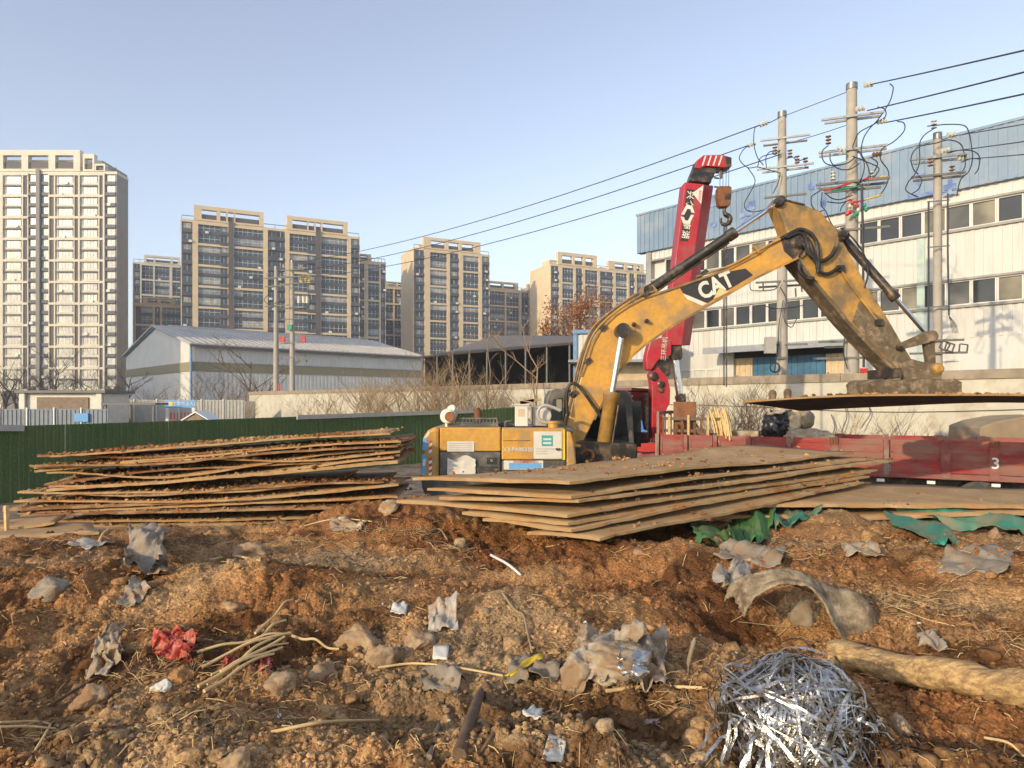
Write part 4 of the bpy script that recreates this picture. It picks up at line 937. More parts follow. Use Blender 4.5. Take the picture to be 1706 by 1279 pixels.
# ------------------------------------------------------------------ overhead lines
def line(label, a, b, sag, r=.024):
    a = Vector(a); b = Vector(b); m = MB(); n_ = 40 if 'upper right' in label or 'right hand' in label else 16     # lines to the right run on past the view
    m.tube([a.lerp(b, k/16) - up*sag*4*(k/16)*(1-k/16)*(1 if n_ == 16 else .12) for k in range(n_+1)], r, 5)
    o = m.build('power_line', [M['cable']], None, (a+b)/2); tag(o, label, 'power line', 'overhead lines')
line('top overhead line from the left pole of three to the distant pair', P(1280, 203, 29.7), P(487, 437, 65.7), .9)
line('middle overhead line from the left pole of three to the distant pair', P(1250, 241, 29.7), P(482, 452, 65.7), .9)
line('lowest overhead line from the left pole of three to the distant pair', P(1300, 257, 29.7), P(492, 463, 65.7), 1.0)
line('highest thick line leaving the tallest pole to the upper right', P(1448, 141, 26.7), P(1800, 62, 15), .15)
line('middle thick line leaving the tallest pole to the upper right', P(1445, 184, 26.7), P(1800, 96, 15), .15)
line('lower thick line leaving the tallest pole to the upper right', P(1475, 204, 26.7), P(1800, 136, 15), .15)
line('thin stay line between the tops of the left and tallest poles', P(1306, 193, 29.8), P(1414, 152, 27), .0, .015)
line('thin stay line between the upper crossarms of the left and tallest poles', P(1328, 234, 29.8), P(1414, 207, 27), .02, .015)
line('topmost thin line off the right hand pole along the blue parapet', P(1590, 226, 24.7), P(1800, 190, 15.5), .1, .016)
line('second thin line off the right hand pole across the blue parapet', P(1582, 252, 24.7), P(1800, 222, 15.5), .1, .016)
line('third thin line off the right hand pole across the blue parapet', P(1610, 265, 24.7), P(1800, 248, 15.5), .1, .016)
# ------------------------------------------------------------------ leafless trees and bushes
def branchy(seed, h, spread, stems, levels, r0, lean=.25, droop=0.0, nseg=4):
    """trunk and twig geometry of a bare bush, base at origin"""
    rn = random.Random(seed); tr = MB(); tw = MB(); tips = []
    def grow(p, d, L_, r, lv):
        pts = [p.copy()]; q = p.copy(); dd = d.copy()
        for k in range(nseg):
            dd = (dd + Vector((rn.uniform(-1, 1), rn.uniform(-1, 1), rn.uniform(-.4, .6)-droop))*.17).normalized(); q = q + dd*(L_/nseg); pts.append(q.copy())
        (tr if lv == 0 else tw).tube(pts, [r*(1-.62*k/nseg) for k in range(nseg+1)], 5 if lv == 0 else 3, 0, False)
        if lv >= levels: tips.append(q); return
        n = rn.randint(3, 5) if lv else rn.randint(5, 8)
        for k in range(n):
            f = rn.uniform(.25, 1.0); i = min(nseg-1, int(f*nseg)); b = pts[i].lerp(pts[i+1], f*nseg-i)
            side = Vector((rn.uniform(-1, 1), rn.uniform(-1, 1), rn.uniform(-.1, .5))).normalized()
            nd = (dd*.75 + side*.75*spread).normalized()
            grow(b, nd, L_*rn.uniform(.38, .62), r*.5, lv+1)
    for s in range(stems):
        a = rn.uniform(0, 6.28); d = Vector((math.cos(a)*lean, math.sin(a)*lean, 1)).normalized()
        grow(Vector((math.cos(a)*.12*(stems > 1), math.sin(a)*.12*(stems > 1), -.1)), d, h*rn.uniform(.62, .8), r0*rn.uniform(.7, 1), 0)
    return tr, tw, tips
protos = {}
def bare(kind, seed):
    k = (kind, seed)
    if k not in protos:
        if kind == 'tree': tr, tw, _ = branchy(seed, 6.0, 1.0, 1, 3, .1, .12)
        elif kind == 'bush': tr, tw, _ = branchy(seed, 4.0, 1.0, 5, 3, .042, .5)
        else: tr, tw, _ = branchy(seed, 3.2, .8, 9, 2, .026, .45)
        mt = 'twig_dark' if seed >= 50 else 'twig'
        protos[k] = (tr.mesh('trunk', [M['bark'] if seed < 50 else M[mt]]), tw.mesh('branches', [M[mt]]))
    return protos[k]
def plant(kind, seed, u, Y, h, rot, label, group, wide=1.0, name='bare_tree'):
    a, b = bare(kind, seed); s = h/{'tree': 6.0, 'bush': 4.0, 'shrub': 3.2}[kind]
    loc = Vector(((u-U0)/F*Y, Y, 0)); t = thing(name, label, 'tree' if kind == 'tree' else 'bush', loc, group)
    for me, n in ((a, 'trunk'), (b, 'branches')):
        o = bpy.data.objects.new(n, me); COL.objects.link(o); o.parent = t; o.rotation_euler.z = rot; o.scale = (s*wide, s*wide, s)
    return t
rn = random.Random(31)
gB = 'leafless bushes between the green fence and the long wall'
thk = [(572, 44, 4.2, 'bush'), (622, 42, 4.4, 'bush'), (668, 39, 3.6, 'shrub'), (695, 41, 5.0, 'bush'), (724, 40, 4.9, 'bush'), (748, 37.5, 4.2, 'shrub'), (862, 37, 3.2, 'shrub'), (826, 38, 3.3, 'shrub'), (640, 43, 3.8, 'shrub'), (530, 47, 3.4, 'shrub'), (708, 40.5, 4.6, 'bush')]
ORD2 = ['first'] + ORD[1:] + ['eighteenth', 'nineteenth', 'twentieth']
rk = {}
for r_, k in enumerate(sorted(range(len(thk)), key=lambda q: thk[q][0])): rk[k] = ORD2[r_]
for k, (u, Y, h, kd) in enumerate(thk):
    plant(kd, 1+k % 4, u, Y, h*1.12, rn.uniform(0, 6), f'pale leafless bush in the thicket before the long wall, {rk[k]} from the left', gB, 1.0, 'bare_bush')
plant('tree', 11, 778, 38, 6.3, .3, 'slender bare tree left of the digger roof, in front of the shed', None, .75)
plant('tree', 12, 802, 39.5, 6.4, 1.9, 'bare forked tree just left of the straight one before the dark shed', None, .8)
plant('tree', 13, 897, 36.5, 6.4, 4, 'straight bare tree before the dark shed, above the white box on the digger', None, .95)
for k, (u, Y, h, kd, s, lab) in enumerate([(352, 72, 6.0, 'bush', 52, 'brown leafless bush before the warehouse, nearest its blue corner pipe'), (418, 70, 9.0, 'tree', 53, 'tall brown leafless tree before the warehouse left of the paired poles'), (445, 69, 8.0, 'tree', 54, 'brown leafless tree touching the left one of the paired poles'),
                                           (395, 74, 6, 'bush', 55, 'low brown bush under the tall leafless tree by the warehouse'), (228, 70, 5.0, 'bush', 51, 'dark leafless bush at the foot of the shaded warehouse gable'), (375, 58, 3.4, 'shrub', 2, 'pale scrub just right of the blue site sign'), (400, 57, 3.6, 'shrub', 3, 'pale scrub right beside the end of the long wall'), (300, 66, 4.2, 'shrub', 4, 'thin pale scrub between blue sign and warehouse corner')]):
    plant(kd, s, u, Y, h, rn.uniform(0, 6), lab, None, 1.1, 'bare_tree' if kd == 'tree' else 'bare_bush')
gT = 'leafless trees at the foot of the tall tower'
for k, u in enumerate([-20, 6, 28, 50, 72, 95, 118, 142, 165, 186, 204]):
    plant('tree' if k % 3 else 'bush', 51+k % 5, u, 88+7*rn.random(), rn.uniform(5.5, 9.2), rn.uniform(0, 6), (f'brown leafless tree at the foot of the tall tower, {ORD2[k-1]} from the left edge' if k else 'brown leafless tree just outside the left edge below the tall tower'), gT, 1.15)
for k, (u, Y, h) in enumerate([(880, 75, 11), (918, 74, 12)]):
    plant('tree', 21+k, u, Y, h, k*2., ('tall pale bare tree behind the shed roof, left of the russet tree', 'tall pale bare tree against the blank end wall next to the russet tree')[k], None, .45)
# tree that kept its russet leaves
tr, tw, tips = branchy(77, 9, 1.0, 2, 3, .13, .2)
loc = Vector(((958-U0)/F*78, 78, 4.2)); t = thing('leafy_tree', 'russet tree still in dead leaf above the digger boom', 'tree', loc)
sc = 1.12
for mb, n in ((tr, 'trunk'), (tw, 'branches')):
    o = bpy.data.objects.new(n, mb.mesh(n, [M['twig_dark']])); COL.objects.link(o); o.parent = t; o.scale = (sc*.85, sc*.85, sc)
g = np.random.RandomState(8); lv = MB()
tp = np.array([q[:] for q in tips]); N = 5200
ix = g.randint(0, len(tp), N); pos = tp[ix] + g.normal(0, .38, (N, 3))
pos = pos[pos[:, 2] > 1.6]
for q in pos:
    a = g.normal(0, 1, 3); a /= np.linalg.norm(a); b = np.cross(a, g.normal(0, 1, 3)); b /= np.linalg.norm(b); s_ = g.uniform(.09, .17)
    lv.quad(q-a*s_, q+b*s_*.6, q+a*s_, q-b*s_*.6)
o = bpy.data.objects.new('crown', lv.mesh('crown', [M['dead_leaf']])); COL.objects.link(o); o.parent = t; o.scale = (sc*.85, sc*.85, sc)
# scrub against the wall behind the truck
for k, (u, Y, h, kd, s, lab) in enumerate([(1222, 23, 3.6, 'bush', 56, 'brown leafless scrub on the wall behind the truck bed, left of the black bag'), (1205, 24, 3.2, 'shrub', 57, 'dark dry scrub behind the rack of stakes on the truck'), (1250, 22, 2.6, 'shrub', 58, 'low dry scrub against the wall left of the black bag'), (1240, 24, 3.8, 'bush', 4, 'pale thorny scrub overhanging the wall cap beside the hoist chains'),
                                           (1452, 20.5, 2.5, 'shrub', 52, 'dead creeper on the wall under the lifted plate'), (1375, 20.8, 2.2, 'shrub', 1, 'thin dry weeds at the wall foot above the truck side'), (1535, 20.2, 2.3, 'shrub', 3, 'thin dry weeds on the rubble bank below the right pole')]):
    plant(kd, s, u, Y, h, rn.uniform(0, 6), lab, None, 1.0, 'dry_scrub')
# ------------------------------------------------------------------ excavator
ex = thing('excavator', 'yellow crawler excavator with raised boom holding up a steel plate', 'excavator', (0.3, 12.0, 0))
def prof(pts, Yn, th, name, mt, parent, bevel=.012, mats=None):
    """side-view outline at near-face distance Yn, th deep"""
    m = MB(); m.prism([P(u, v, Yn) for u, v in pts], (0, th, 0)); return m.build(name, mats or [M[mt]], parent, None, bevel)
def flat(pts, Yn, name, mt, parent, th=.004):
    m = MB(); m.prism([P(u, v, Yn) for u, v in pts], (0, th, 0)); return m.build(name, [M[mt]], parent)
def rect(u0, v0, u1, v1): return [(u0, v0), (u1, v0), (u1, v1), (u0, v1)]
YB = 11.72; TB = .56                        # boom near face and width
boom = prof([(950, 748), (946, 716), (952, 687), (959.7, 657), (968.6, 627), (979, 599), (987, 572), (1000, 550), (1024, 526), (1046, 511), (1071, 498), (1134, 477), (1211, 450), (1262, 424), (1300, 395), (1322, 384), (1338, 388), (1344, 402),
             (1330, 428), (1258, 463), (1207, 493), (1164, 517), (1129, 536), (1099, 557), (1075, 573), (1056, 590), (1044, 603), (1032, 617), (1018, 642), (1014, 652), (990, 698), (968, 743)], YB, TB, 'boom', 'cat', ex, .015)
# flange edges along the boom
for nm, pts in (('flange', [(968, 627), (979, 599), (987, 572), (1000, 549), (1024, 525), (1046, 510), (1071, 497), (1134, 476), (1211, 449), (1262, 423), (1300, 394)]), ('flange', [(1330, 429), (1258, 464), (1207, 494), (1164, 518), (1129, 537), (1099, 558), (1075, 574), (1056, 591), (1044, 604), (1032, 618), (1018, 643), (990, 699)])):
    m = MB()
    for (a, b) in zip(pts[:-1], pts[1:]): m.bar(P(*a, YB-.012), P(*b, YB-.012), .035, .03, (0, 1, 0))
    m.build(nm, [M['cat_arm']], boom)
flat([(1132.8, 479.6), (1188, 457), (1242, 447), (1254.7, 458), (1207, 486.5), (1178.5, 504.5), (1138, 488)], YB-.006, 'decal', 'decal_black', boom)
flat([(1137.5, 488.6), (1178, 505.4), (1170, 509), (1144.5, 498)], YB-.007, 'stripe', 'decal_white', boom)
me = text_mesh('CAT', .34, M['decal_white'], .006, .012)
c = P(1192.5, 476, YB-.012)
inst(me, 'lettering', boom, Matrix.Translation(c) @ Matrix.Rotation(R(25), 4, 'Y').inverted() @ Matrix.Rotation(R(90), 4, 'X') @ Matrix.Diagonal((.92, 1.12, 1, 1)))
flat([(1188, 499), (1199, 478), (1215, 486)], YB-.02, 'logo_triangle', 'straw', boom)
for u, v, r in ((1036.5, 551, .12), (1055, 541, .035), (1076, 535, .035)):
    m = MB(); m.lathe(P(u, v, YB+.01), [(r, 0), (r, .1), (r*.7, .13)], 14, (0, -1, 0)); m.build('pin', [M['grease']], boom)
m = MB(); m.lathe(P(1036.5, 551, YB+.012), [(.22, 0), (.22, .03)], 18, (0, -1, 0)); m.build('boss', [M['cat']], boom)
flat([(1318, 388), (1338, 392), (1336, 418), (1322, 432), (1306, 418), (1302, 402)], YB-.008, 'oil_stain', 'grease', boom)
m = MB(); m.bar(P(1255, 411, YB-.02), P(1263, 422, YB-.02), .03, .12, (0, 1, 0)); m.build('tab', [M['cat_arm']], boom)
# pipes along the boom back, bowing off the surface
for k, (o, r) in enumerate(((-2.5, .024), (-6, .024), (-9.5, .02))):
    m = MB(); pts = [(948+o, 712), (962+o, 655), (972+o*1.1, 612), (985+o, 570), (1000+o, 546+o*.4), (1024, 523+o), (1060, 499+o), (1090, 487+o*.8)]
    m.tube(curve_pts([P(u, v, YB+.12+.14*k) for u, v in pts], 5), r, 7); m.build('pipe', [M['cat_arm'] if k != 1 else M['grease']], boom)
m = MB(); m.tube(curve_pts([P(u, v, YB-.03) for u, v in [(1160, 461), (1215, 443), (1262, 418), (1300, 398), (1320, 389)]], 6), .022, 7); m.build('pipe', [M['cat_arm']], boom)
for u, v in ((955, 655), (978, 602), (1003, 547), (1074, 492), (1170, 456)):
    m = MB(); m.box(P(u, v, YB+.1), (.12, .3, .07), Matrix.Rotation(R(-40), 3, 'Y')); m.build('pipe_clamp', [M['grease']], boom)
m = MB(); m.tube(curve_pts([P(u, v, YB-.12) for u, v in [(945, 690), (944, 655), (950, 640), (960, 640), (972, 652), (990, 678), (1006, 700)]], 7), .028, 8); m.build('hose', [M['black']], boom)
def cylinder(name, a, b, f, r, rr, parent, Yn, n=2, gap=0, mt='grease', rod=True):
    """hydraulic ram from a to b, barrel over fraction f"""
    A, B = P(*a, Yn), P(*b, Yn); d = (B-A).normalized(); C = A.lerp(B, f)
    m = MB(); m.tube([A, A.lerp(B, .02), C-d*.16, C-d*.14, C], [r*.8, r, r, r*1.22, r*1.22], 16); ba = m.build(name, [M[mt]], parent)
    m = MB(); m.cyl(C, B, rr, 14); m.build('rod', [M['chrome']], ba)
    for q in (A, B): m = MB(); m.cyl(q-Vector((0, .14, 0)), q+Vector((0, .14, 0)), r*1.05, 14); m.build('eye', [M['grease']], ba)
    m = MB(); side = Vector((d.z, 0, -d.x)); m.tube([A+side*r*1.15-Vector((0, r*.6, 0))+d*.1, C+side*r*1.15-Vector((0, r*.6, 0))-d*.2], .018, 6); m.build('pipe', [M['grease']], ba)
    return ba
cylinder('stick_ram', (1078, 485), (1296, 338), .67, .085, .045, ex, YB+.26, mt='black')
m = MB(); m.prism([P(1062, 500, YB+.12), P(1072, 476, YB+.12), P(1088, 474, YB+.12), P(1100, 488, YB+.12)], (0, .32, 0)); m.build('ram_bracket', [M['cat_arm']], boom)
# lift rams stand either side of the boom
for Yr in (YB-.16, YB+TB+.16): cylinder('lift_ram', (1000, 772), (1036.5, 551), .54, .115, .052, ex, Yr, mt='cat_arm')
# stick
YS = 11.78; TS = .42
stick = prof([(1290, 334), (1297, 330), (1311, 334.6), (1340, 341), (1368, 352.5), (1376, 363), (1395, 382), (1399, 396), (1404.6, 401.5), (1429, 447), (1443, 475), (1465.6, 508), (1484, 538.7), (1520, 601), (1522, 612), (1512, 618), (1499, 618),
              (1453.4, 575), (1410.7, 529.5), (1368, 477.7), (1325, 426), (1316, 410), (1312, 388), (1303, 362)], YS, TS, 'stick', 'cat_arm', ex, .015)
m = MB()
for a, b in (((1325, 427), (1368, 479)), ((1368, 479), (1410.7, 531)), ((1410.7, 531), (1453.4, 577)), ((1453.4, 577), (1496, 618))): m.bar(P(*a, YS+.2), P(*b, YS+.2), .52, .06, (0, 1, 0)) if False else m.prism([P(a[0], a[1]-1, YS-.03), P(b[0], b[1]-1, YS-.03), P(b[0]-1.5, b[1]+5, YS-.03), P(a[0]-1.5, a[1]+5, YS-.03)], (0, TS+.06, 0))
m.build('flange', [M['cat_mud']], stick)
prof([(1296, 329), (1312, 332), (1342, 339.6), (1341, 341.4), (1311, 334.2), (1296, 331)], YS-.03, TS+.06, 'cover_plate', 'grease', stick, 0)
flat([(1432, 500), (1455, 520), (1484, 541), (1521, 603), (1512, 616), (1500, 617), (1454, 574), (1420, 536)], YS-.006, 'mud_coat', 'cat_mud', stick)
for u, v, r in ((1296, 338, .085), (1402, 391, .07), (1400, 399, .04), (1327, 405, .13), (1514, 607, .09), (1496, 580, .05)):
    m = MB(); m.lathe(P(u, v, YS+.01), [(r, 0), (r, .08), (r*.6, .12)], 14, (0, -1, 0)); m.build('pin', [M['grease'] if v < 600 else M['cat_mud']], stick)
m = MB()
for k in range(14): a = -2.3+k*.25; m.bar(P(1327+17*math.cos(a), 408+22*math.sin(a), YS-.02), P(1327+17*math.cos(a+.25), 408+22*math.sin(a+.25), YS-.02), .05, .04, (0, 1, 0))
m.build('guard_ring', [M['cat_mud']], stick)
for pts, r in (([(1300, 398), (1322, 386), (1334, 382), (1350, 388), (1360, 404), (1363, 425), (1364, 442), (1362, 455)], .034), ([(1310, 396), (1330, 388), (1342, 396), (1348, 418), (1358, 432), (1372, 434), (1386, 424), (1396, 404)], .034),
               ([(1330, 395), (1340, 408), (1348, 424), (1360, 434), (1362, 448), (1370, 455), (1382, 455), (1396, 446), (1400, 444)], .03), ([(1332, 436), (1332, 450), (1340, 460), (1352, 464), (1356, 463)], .032), ([(1345, 395), (1352, 412), (1356, 432), (1366, 449)], .026)):
    m = MB(); m.tube(curve_pts([P(u, v, YS-.09) for u, v in pts], 6), r, 8); m.build('hose', [M['black']], stick)
m = MB(); m.tube(curve_pts([P(u, v, YS-.03) for u, v in [(1398, 445), (1420, 478), (1448, 515), (1460, 533)]], 6), .022, 7); m.build('pipe', [M['cat_arm']], stick)
m = MB(); m.box(P(1400, 447, YS-.03), (.12, .08, .1)); m.box(P(1464, 537, YS-.03), (.12, .08, .1)); m.build('pipe_block', [M['grease']], stick)
cylinder('bucket_ram', (1402, 394), (1548, 561), .62, .075, .04, ex, YS+.2, mt='grease')
m = MB(); m.tube(curve_pts([P(u, v, YS+.0) for u, v in [(1402, 380), (1422, 398), (1440, 425), (1446, 455), (1440, 480)]], 6), .014, 6); m.build('hose', [M['black']], ex)
# linkage and mud-caked gripping tool
for Yn in (YS-.09, YS+TS+.01):
    m = MB(); m.prism([P(1496, 574, Yn), P(1499, 583, Yn), P(1548, 571, Yn), P(1562, 562, Yn), P(1560, 551, Yn), P(1545, 551, Yn)], (0, .08, 0)); m.build('tipping_link', [M['cat_mud']], ex, None, .01)
for Yn in (YS-.02, YS+TS-.06):
    m = MB(); m.prism([P(1540, 566, Yn), P(1557, 558, Yn), P(1560, 612, Yn), P(1547, 614, Yn)], (0, .1, 0)); m.build('bucket_link', [M['cat_mud']], ex, None, .01)
m = MB(); m.cyl(P(1553, 559, YS-.12), P(1553, 559, YS+TS+.12), .09, 14); m.build('link_pin', [M['cat_mud']], ex)
for Yn in (YS-.1, YS+TS+.02):
    m = MB(); m.prism([P(1501, 606, Yn), P(1520, 598, Yn), P(1540, 603, Yn), P(1560, 604, Yn), P(1570, 618, Yn), P(1569, 632, Yn), P(1504, 632, Yn)], (0, .08, 0)); br = m.build('tool_ear', [M['cat_mud']], ex, None, .01)
    m = MB(); m.lathe(P(1562, 614, Yn+.01), [(.085, 0), (.085, .05), (.05, .07)], 14, (0, -1, 0)); m.lathe(P(1562, 614, Yn+.01), [(.1, 0), (.1, .02)], 14, (0, -1, 0)); m.build('pin', [M['cat_arm']], br)
m = MB(); rn = random.Random(2); L_ = []; nx, nyy = 22, 7
a = P(1463, 631, 11.45); b = P(1602, 631, 11.45); zb = P(1463, 657, 11.45).z; zt = a.z
gr = [[None]*nyy for _ in range(nx)]
for i in range(nx):
    for j in range(nyy):
        x = a.x+(b.x-a.x)*i/(nx-1); gr[i][j] = (x+rn.uniform(-.02, .02), 11.45+1.1*j/(nyy-1), zt+rn.uniform(-.03, .012)-(.06 if i in (0, nx-1) else 0))
vsx = [p for r_ in gr for p in r_]; vsb = [(p[0]+(.03 if k//nyy < 2 else 0), p[1], zb) for k, p in enumerate(vsx)]
fq = [(i*nyy+j, (i+1)*nyy+j, (i+1)*nyy+j+1, i*nyy+j+1) for i in range(nx-1) for j in range(nyy-1)]; n0 = len(vsx)
sd_ = [(i*nyy, (i+1)*nyy, (i+1)*nyy+n0, i*nyy+n0) for i in range(nx-1)] + [((i+1)*nyy-1, (i+2)*nyy-1, (i+2)*nyy-1+n0, (i+1)*nyy-1+n0) for i in range(nx-1)] + [(j, j+1, j+1+n0, j+n0) for j in range(nyy-1)] + [((nx-1)*nyy+j, (nx-1)*nyy+j+1, (nx-1)*nyy+j+1+n0, (nx-1)*nyy+j+n0) for j in range(nyy-1)]
m.add(vsx+vsb, fq+sd_+[tuple(q+n0 for q in f) for f in fq]); m.build('bucket_floor', [M['cat_mud']], ex)
m = MB(); m.prism([P(1491, 613, 11.55), P(1502, 613, 11.55), P(1502, 630, 11.55), P(1491, 629, 11.55)], (0, .9, 0)); m.build('bucket_lip', [M['grease']], ex)
# upper body
YN = 10.7; BW = 2.7
cw = prof([(699.5, 800), (701, 770), (704, 730), (712, 717), (722, 712), (731.4, 712), (731.4, 800)], YN, BW, 'counterweight', 'cat', ex, .05)
m = MB(); m.prism([P(u, v, YN+.1) for u, v in [(703, 812), (720, 850), (960, 850), (960, 800), (702, 800)]], (0, BW-.2, 0)); m.build('turntable_deck', [M['cat_dark']], ex)
for (u0, v0, u1, v1, mt) in ((732.6, 712, 834.2, 752, 'cat'), (732.6, 752.8, 834.2, 800, 'cat_dark'), (835.6, 713, 942, 766, 'cat'), (835.6, 766.8, 942, 800, 'cat_dark')):
    o = prof(rect(u0, v0, u1, v1), YN+.012, .5, 'side_panel', mt, ex, .022)
m = MB(); m.mm(P(733, 712.5, YN+.53), P(942, 800, YN+BW-.02)); m.build('engine_housing', [M['cat']], ex)
prof([(943.2, 717), (952, 720), (957, 742), (960, 768), (960, 800), (943.2, 800)], YN+.02, 1.0, 'front_cowl', 'cat', ex, .03)
# notices, lettering and reflective strips
flat(rect(745, 735, 790, 752), YN-.0, 'notice', 'paper', ex, .004)
for k in range(4): flat(rect(748, 738+k*3.6, 787, 739.2+k*3.6), YN-.003, 'print_line', 'box_grey', ex, .002)
sh_ = MB(); rn = random.Random(6); gr = []
for j in range(9):
    for i in range(10):
        u = 745+47*i/9+rn.uniform(-.8, .8); v = 762+33*j/8+(4*math.sin(i*.8) if j == 0 else 0); gr.append(P(u, v, YN-.01-.03*rn.random()))
sh_.add(gr, [(j*10+i, j*10+i+1, (j+1)*10+i+1, (j+1)*10+i) for j in range(8) for i in range(9)], 0, True); sh_.build('taped_sheet', [M['paper']], ex)
flat(rect(889, 718.5, 936, 764), YN-.0, 'notice', 'paper', ex)
flat(rect(902.5, 725, 921, 743), YN-.004, 'print_square', 'teal', ex, .003)
for k in range(2): flat(rect(905, 730+k*6.5, 918.5, 733+k*6.5), YN-.007, 'print_line', 'paper', ex, .003)
for v in (747, 751, 755): flat(rect(893, v, 912 if v > 750 else 926, v+1.2), YN-.003, 'print_line', 'box_grey', ex, .002)
flat(rect(937.5, 716, 941.5, 766), YN-.0, 'edge_strip', 'yellow', ex)
me = text_mesh('X3-PA00320', .088, M['paper'], .004, .002); inst(me, 'lettering', ex, Matrix.Translation(P(863, 749, YN+.004)) @ Matrix.Rotation(R(90), 4, 'X'))
flat(rect(839, 766.9, 905, 782), YN-.0, 'notice', 'paper', ex)
flat(rect(848, 771, 902, 781), YN-.004, 'print_square', 'blue_print', ex, .003)
me = text_mesh('当心机械旋转伤人', .05, M['redp'], .003); inst(me, 'lettering', ex, Matrix.Translation(P(876, 768.9, YN-.005)) @ Matrix.Rotation(R(90), 4, 'X'))
flat(rect(811, 762, 827, 773), YN+.0, 'grab_handle', 'black', ex, .012)
flat(rect(817, 765, 821, 769), YN-.012, 'lock', 'galv', ex, .02)
for (v0, n) in ((735, 4), (763, 6)):
    for k in range(n): flat([(714.5, v0+k*5), (719.5, v0-2+k*5), (719.5, v0+3+k*5), (714.5, v0+5+k*5)], YN-.006, 'reflector', 'redp' if k % 2 == 0 else 'white', cw, .004)
flat([(704.6, 731), (711, 728), (711, 750), (703.4, 750)], YN-.006, 'sticker', 'blue_print', cw, .004)
flat([(703.2, 757), (711, 757), (709, 790), (701, 790)], YN-.006, 'sticker', 'blue_print', cw, .004); flat([(705, 764), (710, 764), (708, 776), (704, 776)], YN-.011, 'sticker', 'white', cw, .003)
# things on the roof deck
zd = P(800, 712, YN).z
m = MB(); m.mm(P(742, 711.6, YN+.35), P(940, 713, YN+2.3)); m.build('deck_plate', [M['cat_dark']], ex)
gd = MB(); gd.mm((P(745, 0, YN+.4).x, YN+.4, zd+.005), (P(830, 0, YN+.4).x, YN+1.4, zd+.045)); gdo = gd.build('grille_guard', [M['cat_dark']], ex)
for k in range(15):
    x = P(748, 0, YN+.4).x+k*.055; m = MB(); m.mm((x-.009, YN+.4, zd+.046), (x+.009, YN+.42, zd+.12)); m.build('bar', [M['cat_dark']], gdo)
m = MB(); m.mm((P(746, 0, YN+.4).x, YN+.39, zd+.12), (P(828, 0, YN+.4).x, YN+.43, zd+.145)); m.build('rail', [M['cat_dark']], gdo)
m = MB(); pts = [P(749, 713, YN+.5), P(750, 700, YN+.5), P(755, 690, YN+.5), P(754, 684, YN+.45), P(751, 681, YN+.4)]
m.tube(curve_pts(pts, 5), .075, 12); pr_ = m.build('intake_snorkel', [M['box_white']], ex)
m = MB(); m.lathe(P(750, 694, YN+.46), [(.1, 0), (.12, .05), (.12, .14), (.1, .16)], 16, (-.3, -1, .1)); m.build('snorkel_mouth', [M['box_white']], pr_)
m = MB(); m.lathe(P(749.4, 694, YN+.295), [(.085, 0), (.08, .02)], 16, (-.3, -1, .1)); m.build('screen', [M['rusty']], pr_)
m = MB(); m.tube(curve_pts([P(796, 712, YN+1.0), P(796, 690, YN+1.0), P(793, 680, YN+1.0)], 5), .06, 10); m.build('exhaust_pipe', [M['rusty']], ex)
m = MB(); m.prism([P(u, v, YN+.5) for u, v in [(828, 711), (832, 704), (842, 701), (852, 707), (860, 711)]], (0, .5, 0)); m.build('rubber_mat', [M['black']], ex, None, .02)
o = prof(rect(858, 675, 879.5, 710), YN+.3, .4, 'filter_box', 'box_white', ex, .01); flat(rect(863, 681, 874, 694), YN+.297, 'vent', 'door_tan', o, .004)
prof(rect(856, 673, 882, 675), YN+.28, .46, 'box_lid', 'box_white', ex, 0)
o = prof(rect(887, 677, 912, 710), YN+.45, .45, 'air_unit', 'box_grey', ex, .02)
m = MB(); m.lathe(P(906, 692, YN+.46), [(.12, 0), (.12, .02), (.08, .03)], 18, (0, -1, 0)); m.build('fan', [M['box_white']], o)
m = MB(); m.tube(curve_pts([P(u, v, YN+.3) for u, v in [(916, 705), (902, 701), (896, 692), (899, 680), (908, 675), (920, 678), (934, 684)]], 6), .026, 8); m.build('air_hose', [M['box_grey']], ex)
for u, v, w in ((872, 671, .16), (884, 668, .22), (878, 665.5, .14)): m = MB(); m.box(P(u, v, YN+.6), (w*1.6, .2, .05), Matrix.Rotation(R(rn.uniform(-12, 12)), 3, 'Y')); m.build('rag', [M['sack']], ex)
m = MB(); m.cyl(P(922, 713, YN+.25), P(922, 704, YN+.25), .085, 16); m.cyl(P(922, 705, YN+.25), P(922, 701.5, YN+.25), .11, 16); m.build('fuel_cap', [M['cat']], ex)
hr = MB(); hr.tube(curve_pts([P(842, 712, YN+.06), P(842, 703, YN+.06), P(850, 701, YN+.06), P(852, 701, YN+.06)], 4), .012, 6); hr.build('grab_rail', [M['cat_dark']], ex)
for u in (735, 781, 832): m = MB(); m.lathe(P(u, 756, YN+.014), [(.012, 0), (.012, .012)], 8, (0, -1, 0)); m.build('bolt', [M['galv']], ex)
for k in range(6): flat(rect(797, 777+k*3.2, 829, 778.4+k*3.2), YN-.004, 'louvre', 'black', ex, .02)
flat(rect(838, 733.5, 884, 734.3), YN+.006, 'seam', 'grease', ex, .008)
m = MB(); m.bar(P(926, 748, YN-.02), P(933, 748, YN-.02), .03, .03); m.build('latch', [M['black']], ex)
